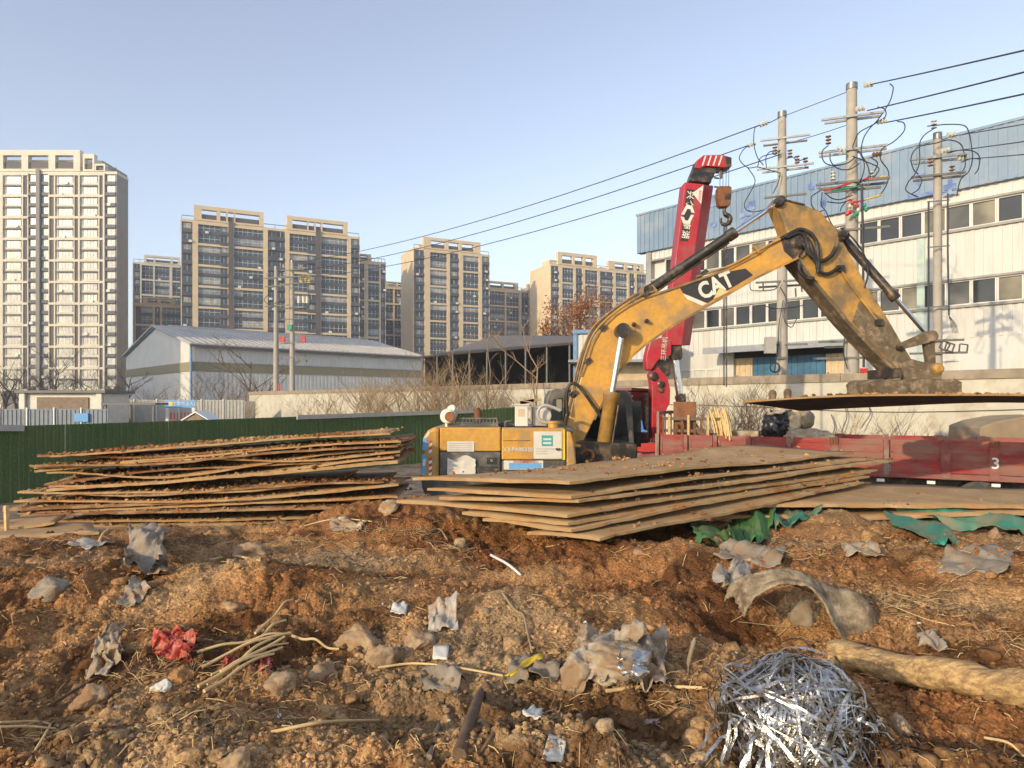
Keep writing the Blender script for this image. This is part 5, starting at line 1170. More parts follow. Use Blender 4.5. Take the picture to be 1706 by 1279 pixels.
# cab on the far side
YC = 12.45
cab = prof([(905, 715), (911, 662), (917, 650), (926, 647.5), (1046, 650), (1053, 662), (1060, 800), (905, 800)], YC, .95, 'cab', 'cat_dark', ex, .03)
flat([(917, 700), (921, 665), (946, 661), (946, 700)], YC-.006, 'window', 'cabglass', cab); flat(rect(927, 665, 936, 684), YC-.012, 'paper_strip', 'pane_dusty', cab)
flat([(960, 735), (960, 664), (1040, 662), (1048, 735)], YC-.006, 'window', 'cabglass', cab)
m = MB(); m.mm(P(1051, 668, YC+.1), P(1056, 740, YC+.85)); m.build('windscreen', [M['cabglass']], cab)
m = MB(); m.tube(curve_pts([P(u, v, YC-.25) for u, v in [(940, 712), (939, 670), (942, 655), (950, 650)]], 5), .022, 7); m.build('handrail', [M['black']], cab)
m = MB(); m.prism([P(u, v, YN+.6) for u, v in [(962, 800), (958, 740), (975, 735), (1060, 740), (1062, 800)]], (0, 1.6, 0)); m.build('front_frame', [M['grease']], ex)
m = MB(); m.tube(curve_pts([P(u, v, YN+.45) for u, v in [(968, 756), (975, 750), (985, 752), (988, 760), (984, 768)]], 5), .03, 8); m.build('hook_hose', [M['rusty']], ex)
prof(rect(954, 741, 968, 745), YN+.3, .3, 'step', 'cat', ex, .01)
# crawler tracks, hidden behind the plates but standing on the yard
for Yt in (10.75, 12.75):
    m = MB(); pts = []
    for k in range(24):
        a = 2*math.pi*k/24; cx = (-1.35 if math.cos(a) < 0 else 2.05); pts.append((cx+.42*math.cos(a), Yt, .42+.42*math.sin(a)))
    m.prism(pts, (0, .55, 0)); tk = m.build('crawler_track', [M['black']], ex)
    for k in range(18):
        x = -1.3+k*.195
        for zz in (-.0, .84): m = MB(); m.mm((x, Yt-.02, zz-.02 if zz else 0.0), (x+.12, Yt+.57, zz+.03 if zz else .02)); m.build('track_shoe', [M['grease']], tk)
m = MB(); m.mm((-.9, 11.2, .3), (1.6, 12.9, .75)); m.cyl((.35, 12.0, .75), (.35, 12.0, 1.0), .65, 24); m.build('undercarriage', [M['cat_dark']], ex)

# ------------------------------------------------------------------ lorry with folding crane
td = Vector((.879, -.477, 0)).normalized(); tn = Vector((.477, .879, 0)).normalized()      # along the bed to the right, and away
A0 = P(1095, 671, 18.5); A0.z = 0
BL = 10.4; BWt = 2.4
tk = thing('crane_truck', 'red flatbed lorry with a raised folding crane behind its cab', 'truck', A0 + td*3 + tn*1.2)
def tp_(s, n, z): return A0 + td*s + tn*n + up*z
def tbox(mb, s0, s1, n0, n1, z0, z1, mi=0): return mb.prism([tp_(s0, n0, z0), tp_(s1, n0, z0), tp_(s1, n1, z0), tp_(s0, n1, z0)], up*(z1-z0), mi)
m = MB(); tbox(m, 0, BL, .05, BWt-.05, 1.0, 1.14); m.build('bed_floor', [M['truck_post']], tk)
m = MB(); tbox(m, -2.6, BL-.3, .7, 1.0, .7, .98); tbox(m, -2.6, BL-.3, 1.4, 1.7, .7, .98); m.build('chassis_rail', [M['grease']], tk)
PS = [0, .76, 1.52, 2.35, 3.3, 4.3, 5.4, 6.56, 7.45, 8.45, 9.4, 10.4]
for side, n0 in ((0, 0.0), (1, BWt-.06)):
    for k in range(len(PS)-1):
        s0_ = PS[k]+.09; s1_ = PS[k+1]-.07
        m = MB(); tbox(m, s0_, s1_, n0+.02, n0+.06, 1.16, 1.86)
        o = n0 if side == 0 else n0+.06
        e = n0+.02 if side == 0 else n0+.08
        for z0, z1 in ((1.16, 1.25), (1.42, 1.45), (1.58, 1.61), (1.76, 1.88)): tbox(m, s0_, s1_, min(o, e), max(o, e), z0, z1)
        tbox(m, s0_, s0_+.05, min(o, e), max(o, e), 1.25, 1.76); tbox(m, s1_-.05, s1_, min(o, e), max(o, e), 1.25, 1.76)
        m.build('side_panel', [M['truck_red']], tk)
    for k, s0_ in enumerate(PS):
        wide = .06 if k not in (5, 7, 8) else .1
        m = MB(); tbox(m, s0_-wide+.01, s0_+wide-.01, n0-.03, n0+.01 if side == 0 else n0+.09, 1.05, 1.9); po = m.build('side_post', [M['truck_post'] if k != 8 else M['truck_red']], tk)
        if side == 0 and k in (5, 8):
            for j in range(4): m = MB(); m.cyl(tp_(s0_-.08+j*.055, -.05, 1.74), tp_(s0_-.08+j*.055, -.05, 1.9), .016, 6); m.build('latch_rod', [M['rusty']], po)
me = text_mesh('3', .34, M['white'], .006, .004)
def on_side(s, z, n=-.036): Mx = Matrix((td, up, -tn)).transposed().to_4x4(); Mx.translation = tp_(s, n, z); return Mx
inst(me, 'numeral', tk, on_side(7.47, 1.4, -.038))
m = MB(); tbox(m, 0, BL, -.01, .05, 1.02, 1.14); m.build('bed_edge', [M['truck_red']], tk)
m = MB(); tbox(m, 0, .06, .1, BWt-.1, 1.16, 2.6); 
fr = MB()
for n_ in (.05, .6, 1.2, 1.8, 2.35): tbox(fr, -.02, .05, n_-.04, n_+.04, 1.14, 2.5)
tbox(fr, -.02, .05, .05, 2.35, 2.42, 2.5); fr.build('headboard', [M['truck_post']], tk)
for s_, z_ in ((5.2, .9), (6.2, .9), (7.4, .9), (8.6, .9)):
    m = MB(); tbox(m, s_, s_+.16, -.02, .0, z_, z_+.07); m.build('marker_lamp', [M['white']], tk)
for s_ in (7.2, 8.5, -1.9):
    for n_ in (.05, 1.85):
        m = MB(); m.lathe(tp_(s_, n_, .5), [(.3, 0), (.5, .03), (.5, .45), (.3, .5)], 24, tn); w_ = m.build('wheel', [M['black']], tk)
        m = MB(); m.lathe(tp_(s_, n_-.012, .5), [(.26, 0), (.26, .05), (.12, .1)], 18, tn); m.build('hub', [M['truck_post']], w_)
# driver's cab seen from behind
m = MB(); tbox(m, -2.7, -.75, 0.0, BWt, .75, 3.05); cb = m.build('cab', [M['maroon']], tk, None, .06)
m = MB(); tbox(m, -.752, -.735, .55, 1.95, 1.95, 2.6); m.build('rear_window', [M['pane_mid']], cb)
for z_ in (1.3, 1.45, 1.6, 1.75, 2.75, 2.88): m = MB(); tbox(m, -.75, -.715, .08, BWt-.08, z_, z_+.05); m.build('rib', [M['maroon']], cb)
m = MB(); tbox(m, -2.3, -1.2, -.012, .0, 1.95, 2.65); m.build('side_window', [M['cabglass']], cb)
m = MB(); tbox(m, -2.75, -.7, -.05, BWt+.05, 3.06, 3.14); m.build('roof_visor', [M['maroon']], cb)
# crane: column, knuckle, boom with nested sections, tip, hook
Yk = 19.6
def cpoly(name, mt, pts, th, parent, bevel=.02, Yn=Yk):
    m = MB(); m.prism([P(u, v, Yn) for u, v in pts], (.0, th, 0)); return m.build(name, [M[mt]], parent, None, bevel)
m = MB(); tbox(m, -.62, -.1, .2, 2.2, .95, 1.35); m.cyl(tp_(-.35, 1.2, 1.35), tp_(-.35, 1.2, 1.6), .3, 18); m.build('crane_base', [M['truck_post']], tk)
col_ = cpoly('crane_column', 'crane_red', [(1086, 745), (1086, 640), (1083, 622), (1094, 608), (1112, 628), (1117, 650), (1116, 672), (1106, 690), (1103, 745)], .5, tk)
for u, v, r in ((1089, 627, .13), (1101, 640, .11), (1101, 650, .08)): m = MB(); m.lathe(P(u, v, Yk), [(r, 0), (r, .04), (r*.5, .07)], 14, (0, -1, 0)); m.build('pin', [M['grease']], col_)
cpoly('knuckle', 'crane_red', [(1076, 600), (1077, 590), (1083, 568), (1100, 562), (1119, 568), (1119, 592), (1098, 599), (1086, 616), (1078, 616)], .5, tk, .03, Yk-.12)
cpoly('knuckle_joint', 'grease', [(1086, 600), (1104, 597), (1118, 598), (1122, 605), (1116, 625), (1104, 628), (1088, 618)], .46, tk, .02, Yk+.02)
me = text_mesh('CRANE', .1, M['decal_white'], .004) if False else text_mesh('三环吊机', .17, M['decal_white'], .004)
inst(me, 'lettering', tk, Matrix.Translation(P(1107, 581, Yk-.128)) @ Matrix.Rotation(R(-85), 4, 'Y') @ Matrix.Rotation(R(90), 4, 'X'))
cylinder('crane_ram', (1133, 662), (1124, 594), .02, .11, .105, tk, Yk-.05, mt='grease')
cpoly('ram_cover', 'rusty', [(1119, 548), (1133, 540), (1134, 592), (1118, 586)], .45, tk, .02, Yk+.02)
cpoly('ram_socket', 'grease', [(1117, 576), (1136, 574), (1138, 594), (1134, 600), (1120, 597)], .5, tk, .03, Yk-.03)
# main boom: front face and the darker flank are one folded box
nb = [(1112, 572), (1142, 302), (1146, 299), (1170, 302), (1174, 309)]
m = MB(); YF = Yk-.1
fl = [(1108, 575), (1141, 303), (1173, 307), (1136, 575)]; 
p0, p1_, p2_, p3_ = [P(u, v, YF) for u, v in fl]; q1_, q2_ = P(1189, 309, YF+.45), P(1150, 575, YF+.45)
dep = Vector((-.02, .55, 0))
m.add([p0, p1_, p2_, p3_, q1_, q2_, p0+dep, p1_+dep], [(0, 1, 2, 3), (3, 2, 4, 5), (5, 4, 7, 6), (6, 7, 1, 0), (1, 7, 4, 2), (0, 3, 5, 6)]); bm_ = m.build('crane_boom', [M['crane_red']], tk, None, .02)
fdir = (p1_-p0).normalized(); fside = (p2_-p1_).normalized()
nrm = fside.cross(fdir).normalized(); nrm = nrm if nrm.y < 0 else -nrm
def on_boom(t, s, off=.006, rot=0):
    """matrix on the boom's front face, t 0..1 up the boom, s 0..1 across; local y up the boom"""
    c_ = (p0.lerp(p1_, t)).lerp(p3_.lerp(p2_, t), s) + nrm*off
    y_ = fdir; x_ = y_.cross(nrm).normalized(); Mx = Matrix((x_, y_, nrm)).transposed().to_4x4(); Mx.translation = c_; return Mx @ Matrix.Rotation(rot, 4, 'Z')
def patch(name, mt, t0, t1, s0_, s1_, off, parent):
    pts = [(p0.lerp(p1_, t)).lerp(p3_.lerp(p2_, t), s)+nrm*off for t, s in ((t0, s0_), (t1, s0_), (t1, s1_), (t0, s1_))]
    m = MB(); m.prism(pts, nrm*.004); return m.build(name, [M[mt]], parent)
dk = patch('decal', 'decal_black', .64, .96, .14, .56, .003, bm_)
for ch, t in (('兴', .925), ('众', .868), ('南', .738), ('湖', .682)):
    me = text_mesh(ch, .235, M['decal_white'], .004, .003); inst(me, 'character', dk, on_boom(t, .35, .009, R(-90 if ch in '兴众' else -90)))
# ring emblem: two hooked strokes
for sgn in (1, -1):
    m = MB(); pl = [(-.19, -.02), (-.08, .23), (.1, .23), (.2, .06), (.1, .06), (.06, .14), (-.03, .14), (-.1, -.02)]
    Mx = on_boom(.803, .35, .0105); pts = [Mx @ Vector((x*sgn*.95, y*sgn*1.1+sgn*.01, 0)) for x, y in pl]; m.prism(pts, nrm*.004); m.build('emblem', [M['decal_white']], dk)
m = MB(); Mx = on_boom(.925, .74, .004); m.prism([Mx @ Vector(q) for q in ((.13, .32, 0), (.13, -.22, 0), (-.15, .06, 0))], nrm*.004); wt = m.build('warning_triangle', [M['decal_white']], bm_)
me = text_mesh('高压危险', .075, M['redp'], .003); inst(me, 'characters', wt, Mx @ Matrix.Translation((.06, .02, .006)) @ Matrix.Rotation(R(-90), 4, 'Z'))
for k, (v0, v1, u0, u1) in enumerate(((301, 292, 1148, 1185), (292.5, 285, 1150.5, 1189), (285.5, 278, 1153, 1192), (278.5, 270, 1155.5, 1195))):
    cpoly('nested_section', 'black' if k % 2 else 'grease', [(u0, v0), (u0+3, v1), (u1+2, v1+2), (u1, v0+3)], .42-.04*k, tk, .012, YF+.02+.02*k)
tip = cpoly('boom_tip', 'crane_red', [(1157, 279), (1161, 267), (1172, 258), (1204, 257), (1218, 262), (1219, 277), (1206, 279), (1176, 276), (1166, 281)], .42, tk, .02, YF+.02)
for k in range(4): 
    u = 1169+k*9; m = MB(); m.prism([P(u, 275.5, YF+.014), P(u+5.5, 259, YF+.014), P(u+8, 259, YF+.014), P(u+2.5, 275.5, YF+.014)], (0, .006, 0)); m.build('stripe', [M['decal_white']], tip)
cpoly('tip_sheave_case', 'grease', [(1208, 259), (1219, 262), (1219, 277), (1210, 279)], .46, tk, .01, YF+.0)
for u in (1199.5, 1204.5, 1210, 1214.5):
    m = MB(); m.tube([P(u, 276, YF+.2), P(u if u < 1206 else u-.5, 312, YF+.2)], .009, 5); m.build('hoist_rope', [M['cable']], tk)
m = MB(); m.cyl(P(1202, 277, YF+.2), P(1201, 297, YF+.2), .04, 8); m.build('limit_weight', [M['grease']], tk)
for v in (287, 296, 311): m = MB(); m.bar(P(1190, v, YF+.2), P(1198 if v < 300 else 1200, v+1, YF+.2), .03, .04); m.build('rope_guide', [M['grease']], tk)
hb = MB(); hb.prism([P(u, v, YF+.08) for u, v in [(1196.5, 312), (1199, 309), (1217, 309), (1219.5, 312), (1219, 328), (1217, 341), (1214, 343.5), (1201, 343.5), (1198, 340), (1196, 326)]], (0, .3, 0)); hk = hb.build('hook_block', [M['rusty']], tk, None, .03)
m = MB(); m.mm(P(1208, 322, YF+.07), P(1217, 332, YF+.08)); m.build('sheave_slot', [M['grease']], hk)
m = MB(); m.tube(curve_pts([P(u, v, YF+.22) for u, v in [(1208, 343), (1206.5, 352), (1209, 357), (1215, 361), (1216, 367), (1212, 373), (1206, 374), (1201.5, 370), (1201, 363)]], 6), [.05]*10+[.075]*20+[.055]*10+[.035]*9, 9); m.build('hook', [M['grease']], hk)
# operator's seat by the crane
m = MB(); pts = [(1049, 699), (1052, 696.5), (1066, 696.5), (1070, 701), (1073, 716), (1052, 717.5), (1050.5, 712)]; m.prism([P(u, v, 18.9) for u, v in pts], (0, .06, 0)); m.prism([P(u, v, 18.6) for u, v in [(1051, 716), (1073, 715.5), (1080, 718), (1079, 720), (1052, 719.5)]], (0, .36, 0)); st_ = m.build('operator_seat', [M['blue_plastic']], tk, None, .02)
m = MB(); m.bar(P(1066, 720, 18.75), P(1066, 745, 18.75), .06, .06, (1, 0, 0)); m.build('seat_post', [M['grease']], tk)
m = MB()
m.bar(P(1062, 745, 18.7), P(1092, 745, 18.7), .12, .22); m.build('valve_bank', [M['redp']], tk)
for u in (1083, 1088, 1092): m = MB(); m.tube([P(u, 742, 18.7), P(u+2, 730, 18.7)], .012, 5); m.build('lever', [M['rusty']], tk)
# chain hanging from the hook: two legs of links
ch = thing('lifting_chain', 'two-legged rusty lifting chain hanging from the crane hook', 'chain', P(1208, 640, YF+.2))
lk = MB(); N_ = 10
ring = [(.02*math.cos(2*math.pi*k/N_), 0, .042*math.sin(2*math.pi*k/N_)) for k in range(N_)]+[(.02, 0, 0)]
lk.tube(ring, .0095, 5, 0, False); lme = lk.mesh('link', [M['grease']])
for k in range(4): m = MB(); 
for u, v0, v1 in ((1206.3, 374, 650), (1210, 376, 655)):
    n = int((v1-v0)/F*(YF+.2)/.066)
    for k in range(n):
        if k >= 70: break
        c_ = P(u+(u-1208)*.1*min(1, k/20), v0, YF+.2) - up*(.066*k); inst(lme, 'link', ch, Matrix.Translation(c_) @ Matrix.Rotation(R(90*(k % 2)+20), 4, 'Z'))
# rack of stakes, bundled laths, bags and spoil on the bed
sk = thing('stake_rack', 'weathered timber stake rack at the front of the truck bed', 'rack', tp_(.7, .3, 1.15))
for k in range(9):
    s_ = .12+k*.17; m = MB(); m.bar(tp_(s_, .12, 1.2), tp_(s_, .12, 2.3+.12*math.sin(k*2.1)), .06, .05, (1, 0, 0)); m.build('stake', [M['straw'] if k % 3 == 1 else M['rusty']], sk)
for z_ in (1.98, 2.3): m = MB(); m.bar(tp_(.05, .17, z_), tp_(1.62, .17, z_), .05, .08); m.build('rail', [M['twig_dark']], sk)
m = MB(); m.mm((0, 0, 0), (0.001, .001, .001)); 
bd_ = thing('board', 'upright brown board standing behind the stake rack on the truck', 'board', tp_(.55, .4, 1.15)); m = MB(); tbox(m, .35, .95, .32, .36, 1.16, 2.75); m.build('sheet', [M['rusty']], bd_)
rn = random.Random(12)
lb = thing('lath_bundle', 'leaning bundle of tan laths at the right end of the stake rack', 'laths', tp_(1.75, .2, 1.16))
for k in range(22):
    s_ = 1.45+.02*k+rn.uniform(-.03, .03); n_ = .06+rn.random()*.25; m = MB()
    m.tube(curve_pts([tp_(s_+.05, n_-.1, 1.75+rn.uniform(-.1, .25)) , tp_(s_-.02, n_, 2.2), tp_(s_-.12, n_+.06, 2.55+rn.uniform(-.12, .06))], 4), .018+.01*rn.random(), 5); m.build('lath', [M['straw']], lb)
gb = MB()
def lump(mb, c, r, seed, mi=0, n=(18, 12), rough=.18, crease=0.0):
    rn_ = random.Random(seed); ph = [(Vector((rn_.gauss(0, 1), rn_.gauss(0, 1), rn_.gauss(0, 1))).normalized(), rn_.uniform(-rough, rough), rn_.uniform(2, 6)) for _ in range(9)]
    vs = []; fs = []
    for j in range(n[1]+1):
        th = math.pi*j/n[1]
        for i in range(n[0]):
            a = 2*math.pi*i/n[0]; d = Vector((math.sin(th)*math.cos(a), math.sin(th)*math.sin(a), math.cos(th)))
            s = 1+sum(am*math.sin(f*d.dot(p)+am*30) for p, am, f in ph)+(crease*(mnoise.turbulence(d*2.4+Vector((seed, 0, 0)), 4, True)-.6) if crease else 0); vs.append(Vector(c)+Vector((d.x*r[0]*s, d.y*r[1]*s, d.z*r[2]*s)))
    for j in range(n[1]):
        for i in range(n[0]): fs.append((j*n[0]+i, j*n[0]+(i+1) % n[0], (j+1)*n[0]+(i+1) % n[0], (j+1)*n[0]+i))
    mb.add(vs, fs, mi, True); return mb
def ontruck(u, v, n=.9):
    """point above the bed at depth n across it"""
    k = (u-U0)/F; o = A0+tn*n; s_ = (k*o.y-o.x)/(td.x-k*td.y); p = o+td*s_; return Vector((p.x, p.y, H-(v-V0)/F*p.y))
c = ontruck(1292, 703); m = MB(); lump(m, c+Vector((0, 0, -.1)), (.36, .34, .42), 5, 0, (44, 30), .1, .35); bb = m.build('bag', [M['blackbag']], None, c-up*.6); tag(bb, 'bulging black plastic bag on the truck bed under the lifted plate', 'bag')
m = MB(); lump(m, c+Vector((.05, -.1, .28)), (.26, .26, .1), 9, 0, (30, 20), .25, .5); tag(m.build('plastic_film', [M['wrap']], None, c), 'crumpled clear film lying on the black bag', 'plastic film')
c = ontruck(1318, 702, 1.3); m = MB(); lump(m, c, (.34, .3, .5), 6, 0, (36, 24), .1, .25); tag(m.build('sack', [M['door_tan']], None, c-up*.5), 'tan sack standing between the two dark bags on the truck', 'sack')
c = ontruck(1336, 697, 1.5); m = MB(); lump(m, c, (.3, .3, .4), 7, 0, (36, 24), .1, .3); tag(m.build('bag', [M['greycloth']], None, c-up*.4), 'small grey bag right of the tan sack on the truck', 'bag')
c = ontruck(1345, 727, .9); m = MB(); lump(m, c+up*-.12, (.75, .4, .32), 8, 0, (44, 26), .06, .2); tag(m.build('tarpaulin', [M['sack']], None, c-up*.4), 'pale dusty tarpaulin heaped behind the truck sideboard', 'tarpaulin')
c = ontruck(1235, 722, .7); m = MB(); m.box(c, (.9, .5, .16), Matrix.Rotation(R(-25), 3, 'Z')); tag(m.build('timber_block', [M['sack']], None, c-up*.1, .02), 'pale block lying on the truck bed right of the laths', 'block')
# bank of rubble between truck and wall
rb = MB(); nx, nyy = 90, 16; vs = []; gnp = np.random.RandomState(5)
for i in range(nx):
    for j in range(nyy):
        q = -11+27*i/(nx-1); w_ = 5.2*j/(nyy-1); pb = w0+wd*q+wn*(w_+.05); u_ = U0+F*pb.x/max(pb.y, 1)
        hgt = (1.15+.55*float(sstep(1560, 1706, u_)))*float(sstep(1130, 1420, u_))*(1-(w_/5.2)**1.7)*1.25
        n_ = .12*float(perlin(np.array([q*1.3]), np.array([w_*1.3]))[0])+.07*float(perlin(np.array([q*4.]), np.array([w_*4.]))[0])
        vs.append((pb.x, pb.y, max(-.05, hgt+n_*1.5)))
rb.add(vs, [(i*nyy+j, (i+1)*nyy+j, (i+1)*nyy+j+1, i*nyy+j+1) for i in range(nx-1) for j in range(nyy-1)], 0, True); ro = rb.build('rubble_bank', [M['yard']]); struct(ro)
cs = MB(); c = P(1690, 716, 18.6); cs.prism([P(1632, 738, 18.6), P(1634, 712, 18.6), P(1660, 702, 18.6), P(1706, 694, 18.6), P(1760, 692, 18.6), P(1770, 745, 18.6)], (.4, 2.0, 0)); tag(cs.build('earth_heap', [mat('dusty earth', (.36, .27, .17), .9, var=.2, scale=2)], None, c-up*.6, .03), 'pale dusty earth heap on the bank at the right edge', 'earth heap')  # tan heap of earth, built as a plain angled block
# ------------------------------------------------------------------ steel road plates
def plate(A, B, C, D, th, wav, mt, seed, label, group, nx=26, ny=8, sag=0.0):
    """A near-left, B near-right, C far-right, D far-left; a buckled slab with ragged edges"""
    rn_ = random.Random(seed); A, B, C, D = [Vector(q) for q in (A, B, C, D)]
    f = [(rn_.uniform(.6, 2.2), rn_.uniform(0, 6.28), rn_.uniform(.4, 1)) for _ in range(2)] + [(rn_.uniform(2.5, 5), rn_.uniform(0, 6.28), rn_.uniform(.05, .22)) for _ in range(3)]
    top = []
    for j in range(ny+1):
        for i in range(nx+1):
            s, t = i/nx, j/ny; p = A.lerp(B, s).lerp(D.lerp(C, s), t)
            w = sum(a*math.sin(k*s*3.1+ph+1.2*t*k) for k, ph, a in f)*wav/2 - sag*4*s*(1-s)
            w += rn_.uniform(-.004, .004)
            e = (B-A).normalized(); dd = (D-A).normalized()
            off = Vector((0, 0, 0))
            if j in (0, ny): off += dd*rn_.uniform(-.012, .012)
            if i in (0, nx): off += e*rn_.uniform(-.012, .012)
            top.append(p+up*w+off)
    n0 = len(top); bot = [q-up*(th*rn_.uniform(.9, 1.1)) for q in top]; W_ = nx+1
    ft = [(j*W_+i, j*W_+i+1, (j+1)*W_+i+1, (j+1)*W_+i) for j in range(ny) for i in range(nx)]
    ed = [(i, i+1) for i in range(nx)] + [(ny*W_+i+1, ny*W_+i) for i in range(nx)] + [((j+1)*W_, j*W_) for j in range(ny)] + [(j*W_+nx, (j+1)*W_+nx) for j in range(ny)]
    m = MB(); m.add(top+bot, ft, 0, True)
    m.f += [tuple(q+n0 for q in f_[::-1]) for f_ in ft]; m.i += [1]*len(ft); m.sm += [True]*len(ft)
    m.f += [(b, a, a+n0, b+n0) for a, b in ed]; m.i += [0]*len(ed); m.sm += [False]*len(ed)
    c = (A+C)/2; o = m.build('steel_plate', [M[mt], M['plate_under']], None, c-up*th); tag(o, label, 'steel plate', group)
    return top, W_
SOILP = []                                    # spots on plates where soil has stuck
def soil_on(top, W_, n, seed, j0=0, j1=3):
    rn_ = random.Random(seed); ny = len(top)//W_
    for _ in range(n):
        c = rn_.random(); i = min(W_-1, int(W_*(c if rn_.random() < .4 else (.15+.2*int(c*4)+rn_.gauss(0, .05))))) % W_; j = rn_.randint(j0, min(j1, ny-1))
        p = top[j*W_+i]; SOILP.append((p.x+rn_.uniform(-.1, .1), p.y+rn_.uniform(.01, .22), p.z+.004*rn_.random()))
gL = 'plates of the left stack'; gR = 'plates of the right stack'
lefts = [(85, 758, 650, 717), (62, 767, 664, 731), (56, 772, 668, 735), (52, 779, 662, 743), (58, 785, 666, 746), (76, 797, 640, 757), (74, 801, 672, 759), (80, 806, 656, 768), (76, 814, 664, 771), (30, 820, 560, 800), (36, 824, 640, 803), (22, 841, 664, 812), (4, 845, 600, 830),
         (30, 853, 662, 827), (34, 858, 640, 843), (90, 868, 560, 862), (140, 874, 520, 871)]
rn = random.Random(3)
for k, (u0, v0, u1, v1) in enumerate(lefts):
    Yn = 9.75 + rn.uniform(-.1, .12) + (.1 if k in (6, 7) else 0); y2 = Yn + rn.uniform(-.12, .2)
    A = P(u0, v0, Yn); B = P(u1, v1, y2); dp = 1.5
    tl_, tr_ = rn.uniform(-.03, .06), rn.uniform(-.03, .05)
    if k == 0: tl_ = tr_ = .0
    D = A+Vector((rn.uniform(-.15, .15), dp, tl_)); C = B+Vector((rn.uniform(-.15, .15), dp, tr_))
    top, W_ = plate(A, B, C, D, .024 if k not in (8, 12) else .035, rn.choice((.05, .075, .1)) if k < 13 else .02, 'plate_pale' if k in (8, 9) else 'plate_dark' if k in (1, 3, 6, 10, 12, 14) else 'plate', 100+k,
          ('topmost plate of the left stack against the green fence' if k == 0 else 'bottom plate of the left stack on the dark soil' if k == 16 else f'{ORD[k]} plate down from the top of the left stack'), gL, 34, 6)
    soil_on(top, W_, 1500 if k in (0, 1, 2, 4, 10) else 450, k, 0, 2 if k else 4)
rights = [((689, 799), (948, 807), (1423, 750), 7.2, 6.76, 10.0), ((711, 817), (953, 824), (1458, 761), 7.2, 6.78, 10.0), ((730, 824), (962, 833), (1492, 766), 7.15, 6.8, 10.1), ((660, 835), (945, 858), (1462, 779), 7.3, 6.7, 9.9), ((770, 851), (946, 870), (1452, 785), 7.0, 6.7, 9.8), ((805, 866), (951, 879), (1450, 791), 6.95, 6.68, 9.7), ((880, 880), (996, 893), (1440, 801), 6.85, 6.62, 9.5)]
for k, (a, b, c, ya, yb, yc) in enumerate(rights):
    A, B, C = P(*a, ya), P(*b, yb), P(*c, yc); D = A+(C-B); D.z += .04
    top, W_ = plate(B, C, D, A, .028, .05 if k < 3 else .03, 'plate' if k in (3, 4, 6) else 'plate_pale' if k in (0, 1, 2) else 'plate', 140+k,
          ('topmost plate of the right stack in front of the digger' if k == 0 else 'bottom plate of the right stack with one corner in the soil' if k == 6 else f'{ORD[k]} plate down in the right stack'), gR, 40, 8)
    soil_on(top, W_, 260 if k == 0 else 90, 40+k, 0, 8 if k == 0 else 1)
a, b = P(1180, 853, 8.2), P(1860, 846, 8.2)
top, W_ = plate(P(1185, 856, 8.2), P(1990, 853, 8.2), P(1990, 815, 9.8)+Vector((1.2, 0, 0)), P(1250, 824, 9.8), .03, .05, 'plate_pale', 171, 'lower of the two long plates lying at the right over green netting', 'long plates at the right', 40, 6)
top, W_ = plate(P(1205, 846, 8.35), P(1985, 842, 8.35), P(1985, 812, 9.9)+Vector((1.2, 0, 0)), P(1330, 806, 9.9), .03, .05, 'plate_pale', 172, 'upper of the two long plates lying at the right below the truck', 'long plates at the right', 40, 6)
soil_on(top, W_, 60, 77, 0, 3)
plate(P(-90, 905, 7.6), P(165, 884, 7.8), P(150, 870, 8.6), P(-90, 868, 8.8), .03, .02, 'plate_pale', 181, 'lone pale plate at the far left edge lying on the soil', 'loose plates at the left', 12, 5)
plate(P(-60, 887, 8.2), P(90, 868, 8.3), P(110, 858, 9.1), P(-60, 862, 9.3), .03, .02, 'plate', 182, 'rusty plate half under the left stack at the left edge', 'loose plates at the left', 12, 5)
# plate in the excavator's grip, seen from below
A, B, C, D = P(1237, 668, 11.25), P(1900, 658.5, 11.25), P(1880, 670, 12.75), P(1335, 683, 12.75)
lp = []; nx, ny = 30, 6; m = MB()
for j in range(ny+1):
    for i in range(nx+1):
        s, t = i/nx, j/ny; p = A.lerp(B, s).lerp(D.lerp(C, s), t); p.z += .085*math.sin(math.pi*min(1, s*1.15))+.012*math.sin(9*s+2*t); lp.append(p)
W_ = nx+1; n0 = len(lp); ft = [(j*W_+i, j*W_+i+1, (j+1)*W_+i+1, (j+1)*W_+i) for j in range(ny) for i in range(nx)]
ed = [(i, i+1) for i in range(nx)] + [(ny*W_+i+1, ny*W_+i) for i in range(nx)] + [((j+1)*W_, j*W_) for j in range(ny)] + [(j*W_+nx, (j+1)*W_+nx) for j in range(ny)]
m.add(lp+[q-up*.03 for q in lp], ft, 0, True)
m.f += [tuple(q+n0 for q in f_[::-1]) for f_ in ft]; m.i += [1]*len(ft); m.sm += [True]*len(ft)
m.f += [(b, a, a+n0, b+n0) for a, b in ed]; m.i += [0]*len(ed); m.sm += [False]*len(ed)
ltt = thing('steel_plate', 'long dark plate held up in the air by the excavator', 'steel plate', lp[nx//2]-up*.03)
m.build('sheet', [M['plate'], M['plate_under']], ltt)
for u in (1287, 1312):
    mm_ = MB(); c = P(u, 664 if u < 1300 else 662, 11.6); mm_.lathe(c-up*.03, [(.05, 0), (.06, .05), (.065, .12), (.05, .16), (.02, .18)], 10); mm_.build('lifting_lug', [M['cat_mud']], ltt)
for k in range(500):
    i = rn.randint(4, nx); p = lp[rn.choice((0, 0, 1, 2))*W_+i]; SOILP.append((p.x+rn.uniform(-.1, .1), p.y+rn.uniform(0, .15), p.z))
S_ = np.array(SOILP); crumbs('caked_soil', len(S_), .004, .023, M['clod'], 71, (S_[:, 0], S_[:, 1], S_[:, 2]), 'lumps of brown soil caked along the plate edges', 'soil', .3)

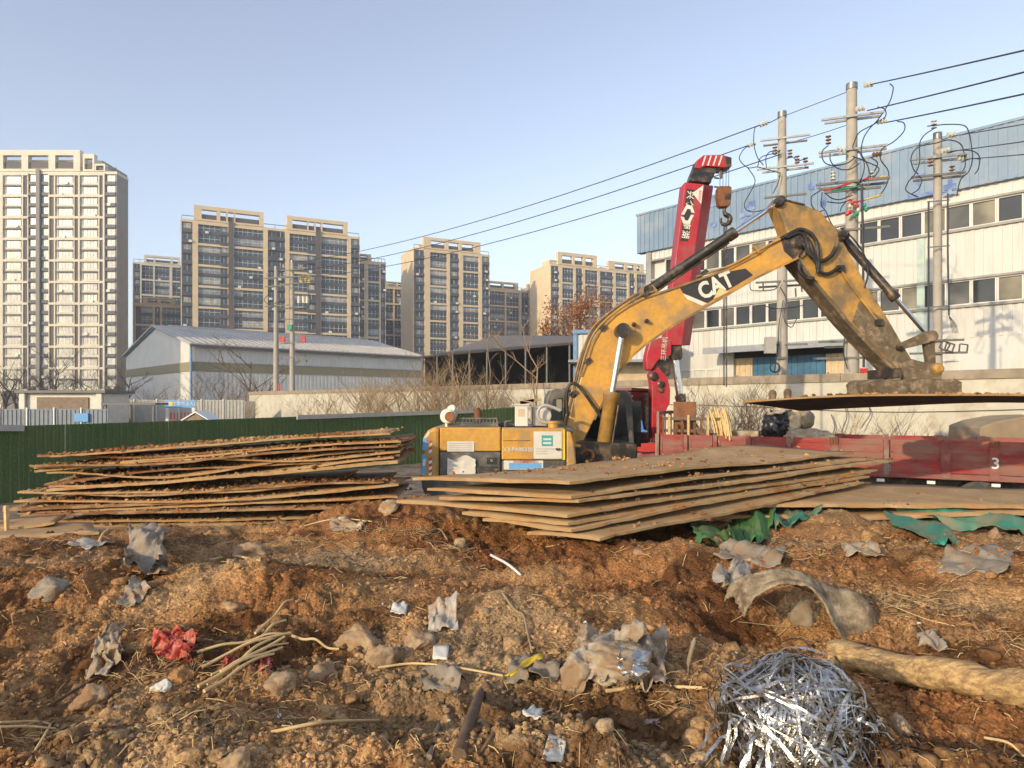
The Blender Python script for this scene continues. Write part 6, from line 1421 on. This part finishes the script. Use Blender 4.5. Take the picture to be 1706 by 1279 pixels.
# ------------------------------------------------------------------ litter on the soil
def lay(pts, lift=0.0, arch=0.0):
    q = [hit(u, v) for u, v in pts]; n = len(q); return [p+up*(lift+arch*math.sin(math.pi*k/(n-1))) for k, p in enumerate(q)]
STRAIGHT = None
def stalk(pts, r, mt, name, label, cat, group=None, lift=None, arch=.02, flat=1.0, n=5):
    q = STRAIGHT if group and STRAIGHT else lay(pts, r if lift is None else lift, arch); cp = curve_pts(q, n); m = MB(); k = len(cp)
    m.tube(cp, [r*(1.0-.25*i/(k-1)) for i in range(k)], 7)
    return tag(m.build(name, [M[mt]], None, q[len(q)//2]-up*r), label, cat, group)
gS = 'dry cane stalks in the crossed bundle'
for pts in ([(328, 1097), (380, 1085), (440, 1080), (486, 1064)], [(336, 1118), (400, 1092), (484, 1062)], [(425, 1080), (455, 1045), (488, 1010)], [(432, 1082), (462, 1052), (476, 1048)], [(368, 1130), (410, 1095), (474, 1072)], [(330, 1160), (390, 1128), (450, 1100), (470, 1095)],
            [(340, 1170), (400, 1134), (456, 1104)], [(372, 1138), (410, 1105), (470, 1074)], [(345, 1152), (395, 1120), (430, 1104)], [(486, 1074), (515, 1072), (540, 1082), (565, 1096)], [(352, 1140), (405, 1110), (480, 1082)]):
    a_, b_ = hit(*pts[0]), hit(*pts[-1]); q_ = [a_.lerp(b_, k/4) for k in range(5)]; hh = max(gz(q.x, q.y)-q.z for q in q_)+.012
    STRAIGHT = [q+up*(hh+.03*rn.random()+.015*math.sin(math.pi*k/4)) for k, q in enumerate(q_)]
    stalk(pts, rn.uniform(.0065, .011), 'straw', 'cane_stalk', 'pale dry stalk in the crossed bundle beside the red plastic', 'stalk', gS, None, rn.uniform(.02, .06))
one = [([(630, 1117), (690, 1114), (760, 1120), (838, 1131)], .008, 'straw', 'long thin pale stalk lying across the dark hollow at centre', 'stalk'), ([(0, 1208), (60, 1212), (98, 1213)], .007, 'straw', 'upper pale straw pair at the lower left edge', 'stalk'), ([(0, 1218), (50, 1219), (92, 1218)], .006, 'straw', 'lower pale straw at the lower left edge', 'stalk'),
       ([(452, 1226), (540, 1212), (630, 1203)], .009, 'straw', 'pale flat stalk near the bottom, left of the dark branch', 'stalk'), ([(818, 927), (845, 945), (868, 961)], .014, 'white', 'short white stick lying in the dark gully', 'stick'), ([(838, 993), (858, 1022), (872, 1035), (880, 1065), (887, 1093)], .009, 'twig', 'thin crooked pale root on the red slope', 'root'),
       ([(86, 1178), (140, 1150), (185, 1120)], .009, 'stick', 'thin brown stick leaning below the white cloth strip', 'stick'), ([(765, 1275), (785, 1215), (800, 1175), (815, 1150)], .03, 'stick', 'thick dark branch lying at bottom centre', 'branch'), ([(715, 1275), (730, 1225), (743, 1180)], .012, 'greycloth', 'grey weathered stick left of the dark branch', 'stick'),
       ([(790, 1275), (820, 1235), (845, 1200)], .008, 'stick', 'thin brown twig right of the dark branch', 'twig'), ([(350, 935), (390, 932), (432, 937)], .012, 'straw', 'pale stick beside the round clay shard on the ridge', 'stick'),
       ([(1010, 1155), (1080, 1152), (1170, 1150)], .011, 'straw', 'pale stalk under the torn sack', 'stalk'), ([(45, 1275), (70, 1240), (85, 1208)], .006, 'straw', 'thin leaning straw in the lower left corner', 'stalk'), ([(165, 905), (172, 893), (180, 886)], .015, 'straw', 'short pale stub below the left plate stack', 'stick'),
       ([(1560, 1120), (1620, 1140), (1700, 1150)], .005, 'twig', 'fine twig below the peeled log', 'twig'), ([(1640, 1235), (1680, 1256), (1706, 1264)], .007, 'straw', 'pale straw in the lower right corner', 'stalk'), ([(1270, 1000), (1330, 1050), (1230, 1040)], .004, 'twig', 'fine looping twig under the stiff cloth arch', 'twig'),
       ([(1480, 1010), (1540, 1035), (1590, 1050)], .004, 'straw', 'fine straw on the red bank right of the cloth arch', 'stalk'), ([(500, 880), (560, 868), (620, 872)], .008, 'straw', 'pale curved stalk at the foot of the left stack', 'stalk'), ([(700, 900), (730, 885), (745, 902)], .012, 'twig', 'forked pale root below the right stack corner', 'root')]
for pts, r, mt, lab, cat in one: stalk(pts, r, mt, 'stalk' if cat == 'stalk' else cat.replace(' ', '_'), lab, cat, None, None, .015)
p = hit(1146, 1122); m = MB(); m.tube(curve_pts([p-up*.03, P(1148, 1100, p.y), P(1158, 1062, p.y)], 6), [.004]*5+[.012]*5+[.014, .012, .005], 8); tag(m.build('seed_head', [M['greycloth']], None, p), 'fuzzy grey seed head standing left of the foil strips', 'plant')
# upright pale stake at the far left
p = hit(12, 890); m = MB(); m.bar(p-up*.05, P(10, 842, p.y), .05, .03, (1, 0, 0)); tag(m.build('stake', [M['straw']], None, p, .004), 'split pale stake standing upright at the left edge', 'stake')
def sheet(uv, mt, name, label, cat, lift=.03, crump=.03, n=12, seed=0, th=.004, rise=None, group=None, fq=4.2):
    """crumpled four-cornered sheet laid on the soil; rise lifts each corner"""
    n = int(n*1.7); rn_ = random.Random(seed); q = [hit(u, v) for u, v in uv]
    if rise: q = [p+up*r_ for p, r_ in zip(q, rise)]
    f = [(rn_.uniform(2, 7), rn_.uniform(2, 7), rn_.uniform(0, 6)) for _ in range(5)]
    vs = []
    for j in range(n+1):
        for i in range(n+1):
            s, t = i/n, j/n; p = q[0].lerp(q[1], s).lerp(q[3].lerp(q[2], s), t)
            g_ = gz(p.x, p.y)+.004
            w = sum(math.sin(a*s*1.6+b*t*1.6+c) for a, b, c in f)*crump/2.2
            an_ = seed*1.7; sa_, ta_ = s*math.cos(an_)-t*math.sin(an_), s*math.sin(an_)+t*math.cos(an_); nv = Vector((sa_*fq*1.5+seed*7.3, ta_*fq*.5, seed*.37)); fo = (mnoise.noise(nv)+.5*abs(mnoise.noise(nv*2.3))+.22*mnoise.noise(nv*4.6))*crump*1.25
            p2 = p+up*(lift+w*.7+fo)+Vector((mnoise.noise(nv*1.2+Vector((9, 0, 0))), mnoise.noise(nv*1.2+Vector((0, 9, 0))), 0))*crump*.9+Vector((rn_.uniform(-.1, .1), rn_.uniform(-.1, .1), rn_.uniform(-.05, .05)))*crump
            if p2.z < g_: p2.z = g_+rn_.uniform(0, .006)
            vs.append(p2)
    m = MB(); m.add(vs, [(j*(n+1)+i, j*(n+1)+i+1, (j+1)*(n+1)+i+1, (j+1)*(n+1)+i) for j in range(n) for i in range(n)], 0, True)
    o = m.build(name, [M[mt]], None, sum(q, Vector((0, 0, 0)))/4); md = o.modifiers.new('thick', 'SOLIDIFY'); md.thickness = th
    return tag(o, label, cat, group)
sheet([(903, 1270), (938, 1275), (943, 1240), (915, 1225)], 'paper', 'card', 'white torn card lying at bottom centre', 'card', .01, .004, 6, 1, .006)
sheet([(720, 1104), (745, 1104), (748, 1080), (722, 1080)], 'box_white', 'chip', 'square pale chip on the slope above the thin stalk', 'chip', .02, .004, 4, 2, .01)
sheet([(196, 1018), (222, 1020), (250, 990), (226, 962)], 'sack', 'sack_strip', 'pale woven strip hanging down from the grey rag on the ridge', 'cloth', .03, .02, 10, 3)
sheet([(205, 965), (270, 955), (285, 905), (215, 905)], 'greycloth', 'rag', 'crumpled grey rag heap on the left ridge', 'cloth', .08, .06, 14, 4, .004, (0, 0, .1, .1))
sheet([(245, 965), (280, 960), (276, 936), (246, 938)], 'sack', 'bag', 'small knotted white bag beside the grey rag', 'bag', .04, .03, 8, 5)
sheet([(140, 1130), (180, 1135), (212, 1040), (172, 1055)], 'sack', 'cloth_strip', 'long pale cloth strip running down the left gravel slope', 'cloth', .02, .025, 12, 6)
sheet([(165, 1115), (205, 1115), (200, 1080), (165, 1085)], 'sack', 'cloth', 'frayed pale cloth roll at the foot of the long strip', 'cloth', .05, .04, 10, 7)
sheet([(258, 1100), (318, 1108), (330, 1085), (256, 1068)], 'redplastic', 'plastic_bag', 'torn red plastic bag left of the crossed stalks', 'plastic bag', .03, .035, 22, 8, .0015, (0, 0, .05, .03), None, 6.5)
sheet([(372, 1115), (390, 1118), (392, 1104), (374, 1102)], 'redplastic', 'plastic_scrap', 'small red plastic scrap under the crossed stalks', 'plastic scrap', .02, .02, 6, 9, .002)
sheet([(430, 1125), (450, 1128), (455, 1108), (435, 1106)], 'redplastic', 'plastic_scrap', 'dark red plastic scrap right of the crossed stalks', 'plastic scrap', .02, .02, 6, 10, .002)
sheet([(712, 1058), (762, 1050), (760, 1030), (716, 1035)], 'wrap', 'plastic_sheet', 'stiff grey plastic piece sticking up from the centre slope', 'plastic sheet', .0, .03, 10, 11, .004, (0, 0, .17, .1))
sheet([(700, 1155), (760, 1160), (780, 1125), (700, 1120)], 'greycloth', 'rag', 'dark rag in the hollow below the thin stalk', 'cloth', .01, .03, 8, 12)
sheet([(835, 1145), (925, 1140), (935, 1110), (860, 1105)], 'greycloth', 'rag', 'flattened grey rag left of the torn sack', 'cloth', .03, .04, 10, 13)
sheet([(842, 1146), (852, 1148), (906, 1116), (898, 1110)], 'yellow', 'strip', 'yellow plastic strip lying on the grey rag', 'strip', .07, .008, 6, 14, .004)
sheet([(650, 1024), (676, 1026), (680, 1010), (655, 1008)], 'paper', 'paper_scrap', 'small white paper scrap on the brown slope at centre left', 'paper', .015, .012, 5, 15)
sheet([(545, 890), (600, 892), (610, 872), (550, 870)], 'sack', 'sack', 'flattened dusty sack between the two plate stacks', 'sack', .03, .05, 10, 16)
sheet([(870, 1205), (902, 1208), (905, 1185), (872, 1190)], 'box_white', 'paper_scrap', 'cream paper scrap right of the dark branch', 'paper', .02, .01, 5, 17)
sheet([(1560, 960), (1680, 965), (1690, 925), (1580, 915)], 'greycloth', 'cloth', 'large flat dusty cloth on the soil at upper right', 'cloth', .02, .04, 16, 18)
sheet([(1190, 935), (1300, 945), (1310, 918), (1200, 912)], 'greycloth', 'cloth', 'grey crumpled cloth on the soil above the stiff arch', 'cloth', .02, .04, 14, 19)
sheet([(1410, 930), (1470, 928), (1460, 912), (1400, 912)], 'sack', 'cloth', 'pale scrap of cloth on the soil bank right of centre', 'cloth', .02, .03, 10, 20)
sheet([(1530, 1085), (1575, 1090), (1560, 1060), (1530, 1065)], 'wrap', 'plastic_scrap', 'clear crumpled plastic above the peeled log', 'plastic scrap', .02, .03, 8, 21, .002)
sheet([(110, 912), (150, 918), (190, 908), (130, 900)], 'wrap', 'plastic_scrap', 'clear plastic strip below the left plates', 'plastic scrap', .02, .02, 8, 22, .002)
# green dust netting spilling from under the long plates
sheet([(1210, 912), (1275, 908), (1300, 848), (1225, 850)], 'net2', 'netting', 'grass green netting hanging below the right stack', 'netting', .03, .07, 20, 31, .004, (0, 0, .12, .12))
sheet([(1160, 905), (1215, 915), (1215, 895), (1150, 870)], 'net2', 'netting', 'faded green netting tail left of the hanging one', 'netting', .02, .04, 14, 32)
sheet([(1290, 885), (1320, 880), (1370, 853), (1290, 850)], 'net', 'netting', 'small teal netting fold right of the grass green one', 'netting', .02, .05, 12, 33)
sheet([(1560, 915), (1600, 905), (1560, 868), (1470, 860)], 'net', 'netting', 'thin teal netting tongue crossing the soil at right', 'netting', .02, .035, 16, 34)
sheet([(1590, 885), (1760, 902), (1780, 862), (1490, 856)], 'net', 'netting', 'broad teal netting spread under the long plates at right', 'netting', .03, .05, 22, 35, .004, (0, 0, .05, .05))
# rocks that stand out
def boulder(u, v, wpx, hpx, mt, lab, seed, name='rock', flat_=.75):
    p = hit(u, v+hpx*.35); s = wpx/2/F*p.y; me = rock_mesh(name, seed, 4, M[mt], 1.0, .45, True)
    o = inst(me, name, None, Matrix.Translation(p+up*s*flat_*.1) @ Matrix.Rotation(seed, 4, 'Z') @ Matrix.Diagonal((s*1.05, s*.9, hpx/2/F*p.y*1.1, 1)))
    return tag(o, lab, 'rock')
for a in ((602, 1060, 74, 52, 'stone', 'large tan boulder in the centre left slope', 201), (533, 1117, 44, 38, 'stone', 'pointed tan stone right of the crossed stalks', 202), (467, 1130, 56, 40, 'stone', 'flat tan stone touching the end of the crossed stalks', 203), (386, 1008, 34, 22, 'stone', 'small pale angular stone high on the left slope', 204),
          (90, 977, 64, 36, 'stone_grey', 'grey flat slab stone at the far left', 205), (268, 1141, 30, 20, 'box_white', 'small white stone below the red plastic', 206), (150, 1160, 54, 40, 'stone', 'brown lump of stone at the lower left by the thin stick', 207), (640, 1085, 54, 54, 'stone', 'broken brown stone below the large tan boulder', 208),
          (700, 1060, 50, 44, 'stone', 'tan stone leaning on the grey plastic piece', 209), (415, 918, 56, 30, 'stone', 'rounded clay shard on the ridge below the left stack', 210), (1340, 1015, 46, 44, 'stone_grey', 'dark rock under the stiff cloth arch', 211), (1658, 888, 24, 22, 'stone', 'pale block on the teal netting', 212), (1240, 1165, 40, 36, 'stone_grey', 'grey rock behind the foil strips', 213),
          (395, 1262, 56, 44, 'stone', 'tan angular rock at the bottom left of centre', 214), (1495, 1200, 40, 34, 'stone', 'broken pinkish stone right of the foil heap', 215), (650, 840, 34, 26, 'stone', 'pale stone between the two plate stacks', 216), (770, 900, 30, 26, 'stone', 'clay lump below the right stack corner', 217), (1450, 890, 60, 34, 'clod', 'brown hump of earth below the long plates', 218),
          (300, 1120, 40, 34, 'clod', 'brown lump beside the red plastic bag', 219), (1010, 1205, 30, 22, 'stone', 'small tan stone below the torn sack', 220)): boulder(*a)
# peeled log
A = hit(1385, 1108); B = hit(1960, 1225); A += up*.06; B += up*.07; m = MB()
pts = [A.lerp(B, k/60)+up*(.01*math.sin(k*.33))+Vector((0, .012*math.sin(k*.22), 0)) for k in range(61)]
m.tube(pts, [.078+.012*k/60+.004*math.sin(k*.7) for k in range(61)], 40)
m.v = [tuple(Vector(q)+(Vector(q)-min(pts, key=lambda z_: (z_-Vector(q)).length)).normalized()*(.011*mnoise.noise(Vector((q[0]*5, q[1]*14, q[2]*14)))+.005*mnoise.noise(Vector((q[0]*9, q[1]*50, q[2]*50))))) for q in m.v]; tag(m.build('log', [M['wood']], None, A.lerp(B, .5)-up*.08), 'peeled pale log lying behind the foil strips at right', 'log')
# stiff arched cloth
p0_ = hit(1215, 1000); Yh = 4.55; cl = [(1222, 992, 0), (1232, 968, 0), (1262, 952, 0), (1300, 948, 0), (1338, 955, 0), (1368, 972, 0), (1398, 980, 0), (1430, 988, 0), (1452, 1002, 0)]
m = MB(); top = curve_pts([P(u, v, Yh+.12) for u, v, _ in cl], 8); n = len(top); rows = 22; vs = []; rn_ = random.Random(5)
for i, q in enumerate(top):
    s = i/(n-1); drop = .07+.3*float(sstep(.45, .8, s))
    for j in range(rows):
        t = j/(rows-1); a = t*2-1                     # across: far edge, crown, near drooping edge
        vs.append(q+Vector((rn_.uniform(-.008, .008)+.05*s*(1 if a < 0 else .3)*abs(a), -.2*a if a > 0 else -.22*a, -drop*max(0, a)**1.2-.1*max(0, -a)**1.5+.012*math.sin(9*s+5*t)+.05*(mnoise.turbulence(Vector((s*4, t*2.5, 1)), 4, True)-.5)+rn_.uniform(-.004, .004))))
m.add(vs, [(i*rows+j, i*rows+j+1, (i+1)*rows+j+1, (i+1)*rows+j) for i in range(n-1) for j in range(rows-1)], 0, True)
o = m.build('stiff_cloth', [M['hide']], None, hit(1330, 1040)); md = o.modifiers.new('t', 'SOLIDIFY'); md.thickness = .012; tag(o, 'stiff soiled cloth arched over a hollow at right', 'cloth')
sheet([(1190, 985), (1235, 1000), (1250, 962), (1215, 958)], 'wrap', 'plastic_scrap', 'torn white film at the left end of the arched cloth', 'plastic scrap', .08, .06, 12, 41, .002)
# torn sack with foil inside
c = hit(1028, 1135); m = MB(); lump(m, c+Vector((0, .1, .07)), (.23, .17, .1), 14, 0, (90, 60), .1, .24); sk_ = thing('torn_sack', 'torn dirty white sack spilling foil in the lower centre', 'sack', c)
m.build('sack_body', [M['sack']], sk_)
m = MB(); lump(m, c+Vector((.045, -.03, .09)), (.1, .09, .08), 15, 0, (40, 28), .2, .6); m.build('foil_wad', [M['foil']], sk_)
m = MB(); lump(m, c+Vector((-.2, .06, .05)), (.09, .11, .09), 16, 0, (40, 28), .15, .4); m.build('sack_corner', [M['sack']], sk_)
sheet([(945, 1150), (1040, 1158), (1075, 1085), (965, 1070)], 'sack', 'sack_cloth', 'torn flap of cloth over the left of the torn sack', 'cloth', .03, .05, 20, 61, .003, (-.02, .03, .08, .06))
sheet([(1050, 1150), (1110, 1145), (1112, 1085), (1040, 1078)], 'sack', 'sack_cloth', 'torn flap of cloth over the right of the torn sack', 'cloth', .03, .045, 18, 62, .003, (-.02, -.02, .06, .08))
# heap of silver foil strips
c = Vector(((1322-U0)/F*2.98, 2.98, 0)); c.z = gz(c.x, c.y)+.13; rad = Vector((.31, .27, .3)); g = random.Random(77)
m = MB()
def ribbon(mb, pts, w, mi=0):
    vs = []
    for k, p_ in enumerate(pts):
        t = (pts[min(k+1, len(pts)-1)]-pts[max(k-1, 0)]).normalized(); nn = (p_-c).normalized(); s_ = t.cross(nn)
        s_ = s_.normalized() if s_.length > 1e-5 else Vector((1, 0, 0)); tw_ = .5*math.sin(k*.9+len(pts)); s_ = (s_*math.cos(tw_)+nn*math.sin(tw_)); vs += [p_-s_*w, p_+s_*w]
    mb.add(vs, [(2*k, 2*k+1, 2*k+3, 2*k+2) for k in range(len(pts)-1)], mi, True)
for r_ in range(950):
    d = Vector((g.gauss(0, 1), g.gauss(0, 1), abs(g.gauss(0, .9))-.3)).normalized(); t = Vector((g.gauss(0, 1), g.gauss(0, 1), g.gauss(0, 1))).cross(d).normalized()
    R0 = g.uniform(.7, 1.03); pts = []; st = g.uniform(.09, .16); nl = g.randint(10, 26); bulge = g.uniform(.05, .28) if g.random() < .12 else g.uniform(0, .05); cv = g.uniform(-.12, .12)
    for k in range(nl):
        sc_ = R0+bulge*math.sin(math.pi*k/nl)+.17*mnoise.noise(d*1.7+Vector((3, 1, 0)))+.05*mnoise.noise(d*5); q = c+Vector((d.x*rad.x, d.y*rad.y, d.z*rad.z))*sc_
        gg = gz(q.x, q.y)+.008; q.z = max(q.z, gg); pts.append(q)
        t = t+t.cross(d)*cv+Vector((g.gauss(0, 1), g.gauss(0, 1), g.gauss(0, 1)))*.05; t = (t-d*t.dot(d)).normalized(); d = (d+t*st).normalized()
    ribbon(m, pts, g.choice((.0025, .0035, .005, .0075)))
for r_ in range(34):                                    # tails trailing onto the soil
    a = g.uniform(math.pi*.85, math.pi*2.15); r0 = g.uniform(.2, .3); L_ = g.uniform(.08, .26); q0 = c+Vector((math.cos(a)*r0, math.sin(a)*r0, g.uniform(-.02, .12))); pts = []
    for k in range(9):
        f = k/8; q = q0+Vector((math.cos(a), math.sin(a), 0))*L_*f+Vector((g.uniform(-.01, .01), g.uniform(-.01, .01), .05*math.sin(f*3.1))); q.z = max(gz(q.x, q.y)+.008, q.z-.14*f*f); pts.append(q)
    ribbon(m, pts, g.uniform(.004, .008))
fh = thing('foil_heap', 'tangled heap of shiny silver foil strips at lower right', 'foil strips', c-up*.13)
o = m.build('strips', [M['foil']], fh); o['kind'] = 'stuff'
m = MB(); lump(m, c-up*.03, (.25, .22, .2), 18, 0, (20, 14), .15); m.build('core', [M['greycloth']], fh)
for u0, v0, u1, v1, lab in ((1065, 1215, 1155, 1190, 'loose white foil strip left of the silver heap'), (1070, 1235, 1095, 1215, 'short curled foil strip below the loose white one'), (1380, 1262, 1420, 1275, 'foil strip end at the bottom right of the heap')):
    q = [hit(u0+(u1-u0)*k/6, v0+(v1-v0)*k/6+5*math.sin(k))+up*(.012+.02*math.sin(k*1.1)**2) for k in range(7)]; m = MB(); c_old = c; ribbon(m, q, .011); tag(m.build('foil_strip', [M['foil']], None, q[3]), lab, 'foil strip')
# short straw, fibres and splinters everywhere
g = np.random.RandomState(91); m = MB()
for k in range(2400):
    v = 885+390*g.rand()**.9; u = g.uniform(-60, 1760); Y = 1.4*F/(v-V0); x = (u-U0)/F*Y
    if float(perlin(np.array([x*1.2+70]), np.array([Y*1.2+5]))[0]) < g.uniform(-.35, .3): continue
    L_ = g.uniform(.02, .13)*(.6+.09*Y); a = g.rand()*6.28; d = np.array([math.cos(a), math.sin(a)])*L_/2; r_ = g.uniform(.0012, .003)*(.6+.1*Y)
    p = Vector((x-d[0], Y-d[1], gz(x-d[0], Y-d[1])+g.uniform(.004, .02))); q = Vector((x+d[0], Y+d[1], gz(x+d[0], Y+d[1])+g.uniform(.004, .03)))
    m.tube([p, p.lerp(q, .5)+up*g.uniform(-.004, .015), q], r_, 3, int(g.rand() < .35), False)
stuff(m.build('straw_litter', [M['straw'], M['stick']]), 'short bits of straw and twig strewn over the soil', 'straw')
m = MB()
for k in range(260):
    v = 890+385*g.rand()**.9; u = g.uniform(-60, 1760); Y = 1.4*F/(v-V0); x = (u-U0)/F*Y; s_ = g.uniform(.004, .014)*(.6+.1*Y); p = Vector((x, Y, gz(x, Y)+.008)); a = g.rand()*6.28
    e1 = Vector((math.cos(a), math.sin(a), g.uniform(-.5, .5)))*s_; e2 = Vector((-math.sin(a), math.cos(a), g.uniform(-.5, .8)))*s_*g.uniform(.4, 1)
    m.quad(p-e1-e2, p+e1-e2*.6, p+e1*.8+e2, p-e1*.7+e2, int(g.rand() < .2))
stuff(m.build('paper_litter', [M['paper'], M['wrap']]), 'tiny pale scraps of paper and film in the soil', 'litter')

# tufts of dead grass and fibres
m = MB(); g = random.Random(17)
for (u, v, n_, sp, L0) in ((755, 915, 60, .22, .2), (700, 888, 50, .25, .2), (620, 885, 50, .3, .2), (305, 905, 70, .3, .2), (250, 930, 40, .2, .2), (335, 1115, 40, .12, .14), (240, 1120, 40, .14, .14), (1120, 1155, 50, .16, .16), (1490, 1010, 50, .25, .2), (1560, 1000, 30, .25, .2), (1650, 1065, 50, .2, .16), (1430, 905, 40, .3, .2), (120, 905, 40, .3, .2), (560, 905, 40, .3, .2), (1180, 1080, 30, .12, .14), (1480, 1130, 30, .12, .12), (60, 1230, 30, .14, .14), (1340, 930, 40, .3, .2), (480, 905, 40, .3, .2)):
    c_ = hit(u, v)
    for k in range(n_):
        x, y = c_.x+g.gauss(0, sp*.5), c_.y+g.gauss(0, sp*.4); a = g.uniform(0, 6.28); L_ = L0*g.uniform(.3, 1); p = Vector((x, y, gz(x, y))); t_ = g.uniform(.05, .9)
        e = p+Vector((math.cos(a)*L_, math.sin(a)*L_, L_*t_*.5)); e.z = max(e.z, gz(e.x, e.y)+.003); mid = p.lerp(e, .55)+up*L_*.16*t_
        m.tube([p, mid, e], [.0022, .0018, .0008], 3, int(g.random() < .3), False)
stuff(m.build('dry_grass', [M['straw'], M['twig']]), 'tufts of dead grass and root fibre on the soil', 'grass')
# ------------------------------------------------------------------ thin winter haze over the whole place
hm = bpy.data.materials.new('haze'); hm.use_nodes = True; hn = hm.node_tree; hn.nodes.clear()
vo = hn.nodes.new('ShaderNodeVolumePrincipled'); ho = hn.nodes.new('ShaderNodeOutputMaterial')
vo.inputs['Color'].default_value = (0.93, 0.95, 1.0, 1); vo.inputs['Density'].default_value = 0.00075; vo.inputs['Anisotropy'].default_value = 0.25
hn.links.new(vo.outputs[0], ho.inputs['Volume'])
m = MB(); m.mm((-4100, -900, -1.1), (4100, 5100, 84)); hz_o = m.build('haze', [hm], None, Vector((0, 195, 0))); hz_o['kind'] = 'stuff'; tag(hz_o, 'thin pale haze filling the air over the site', 'haze')
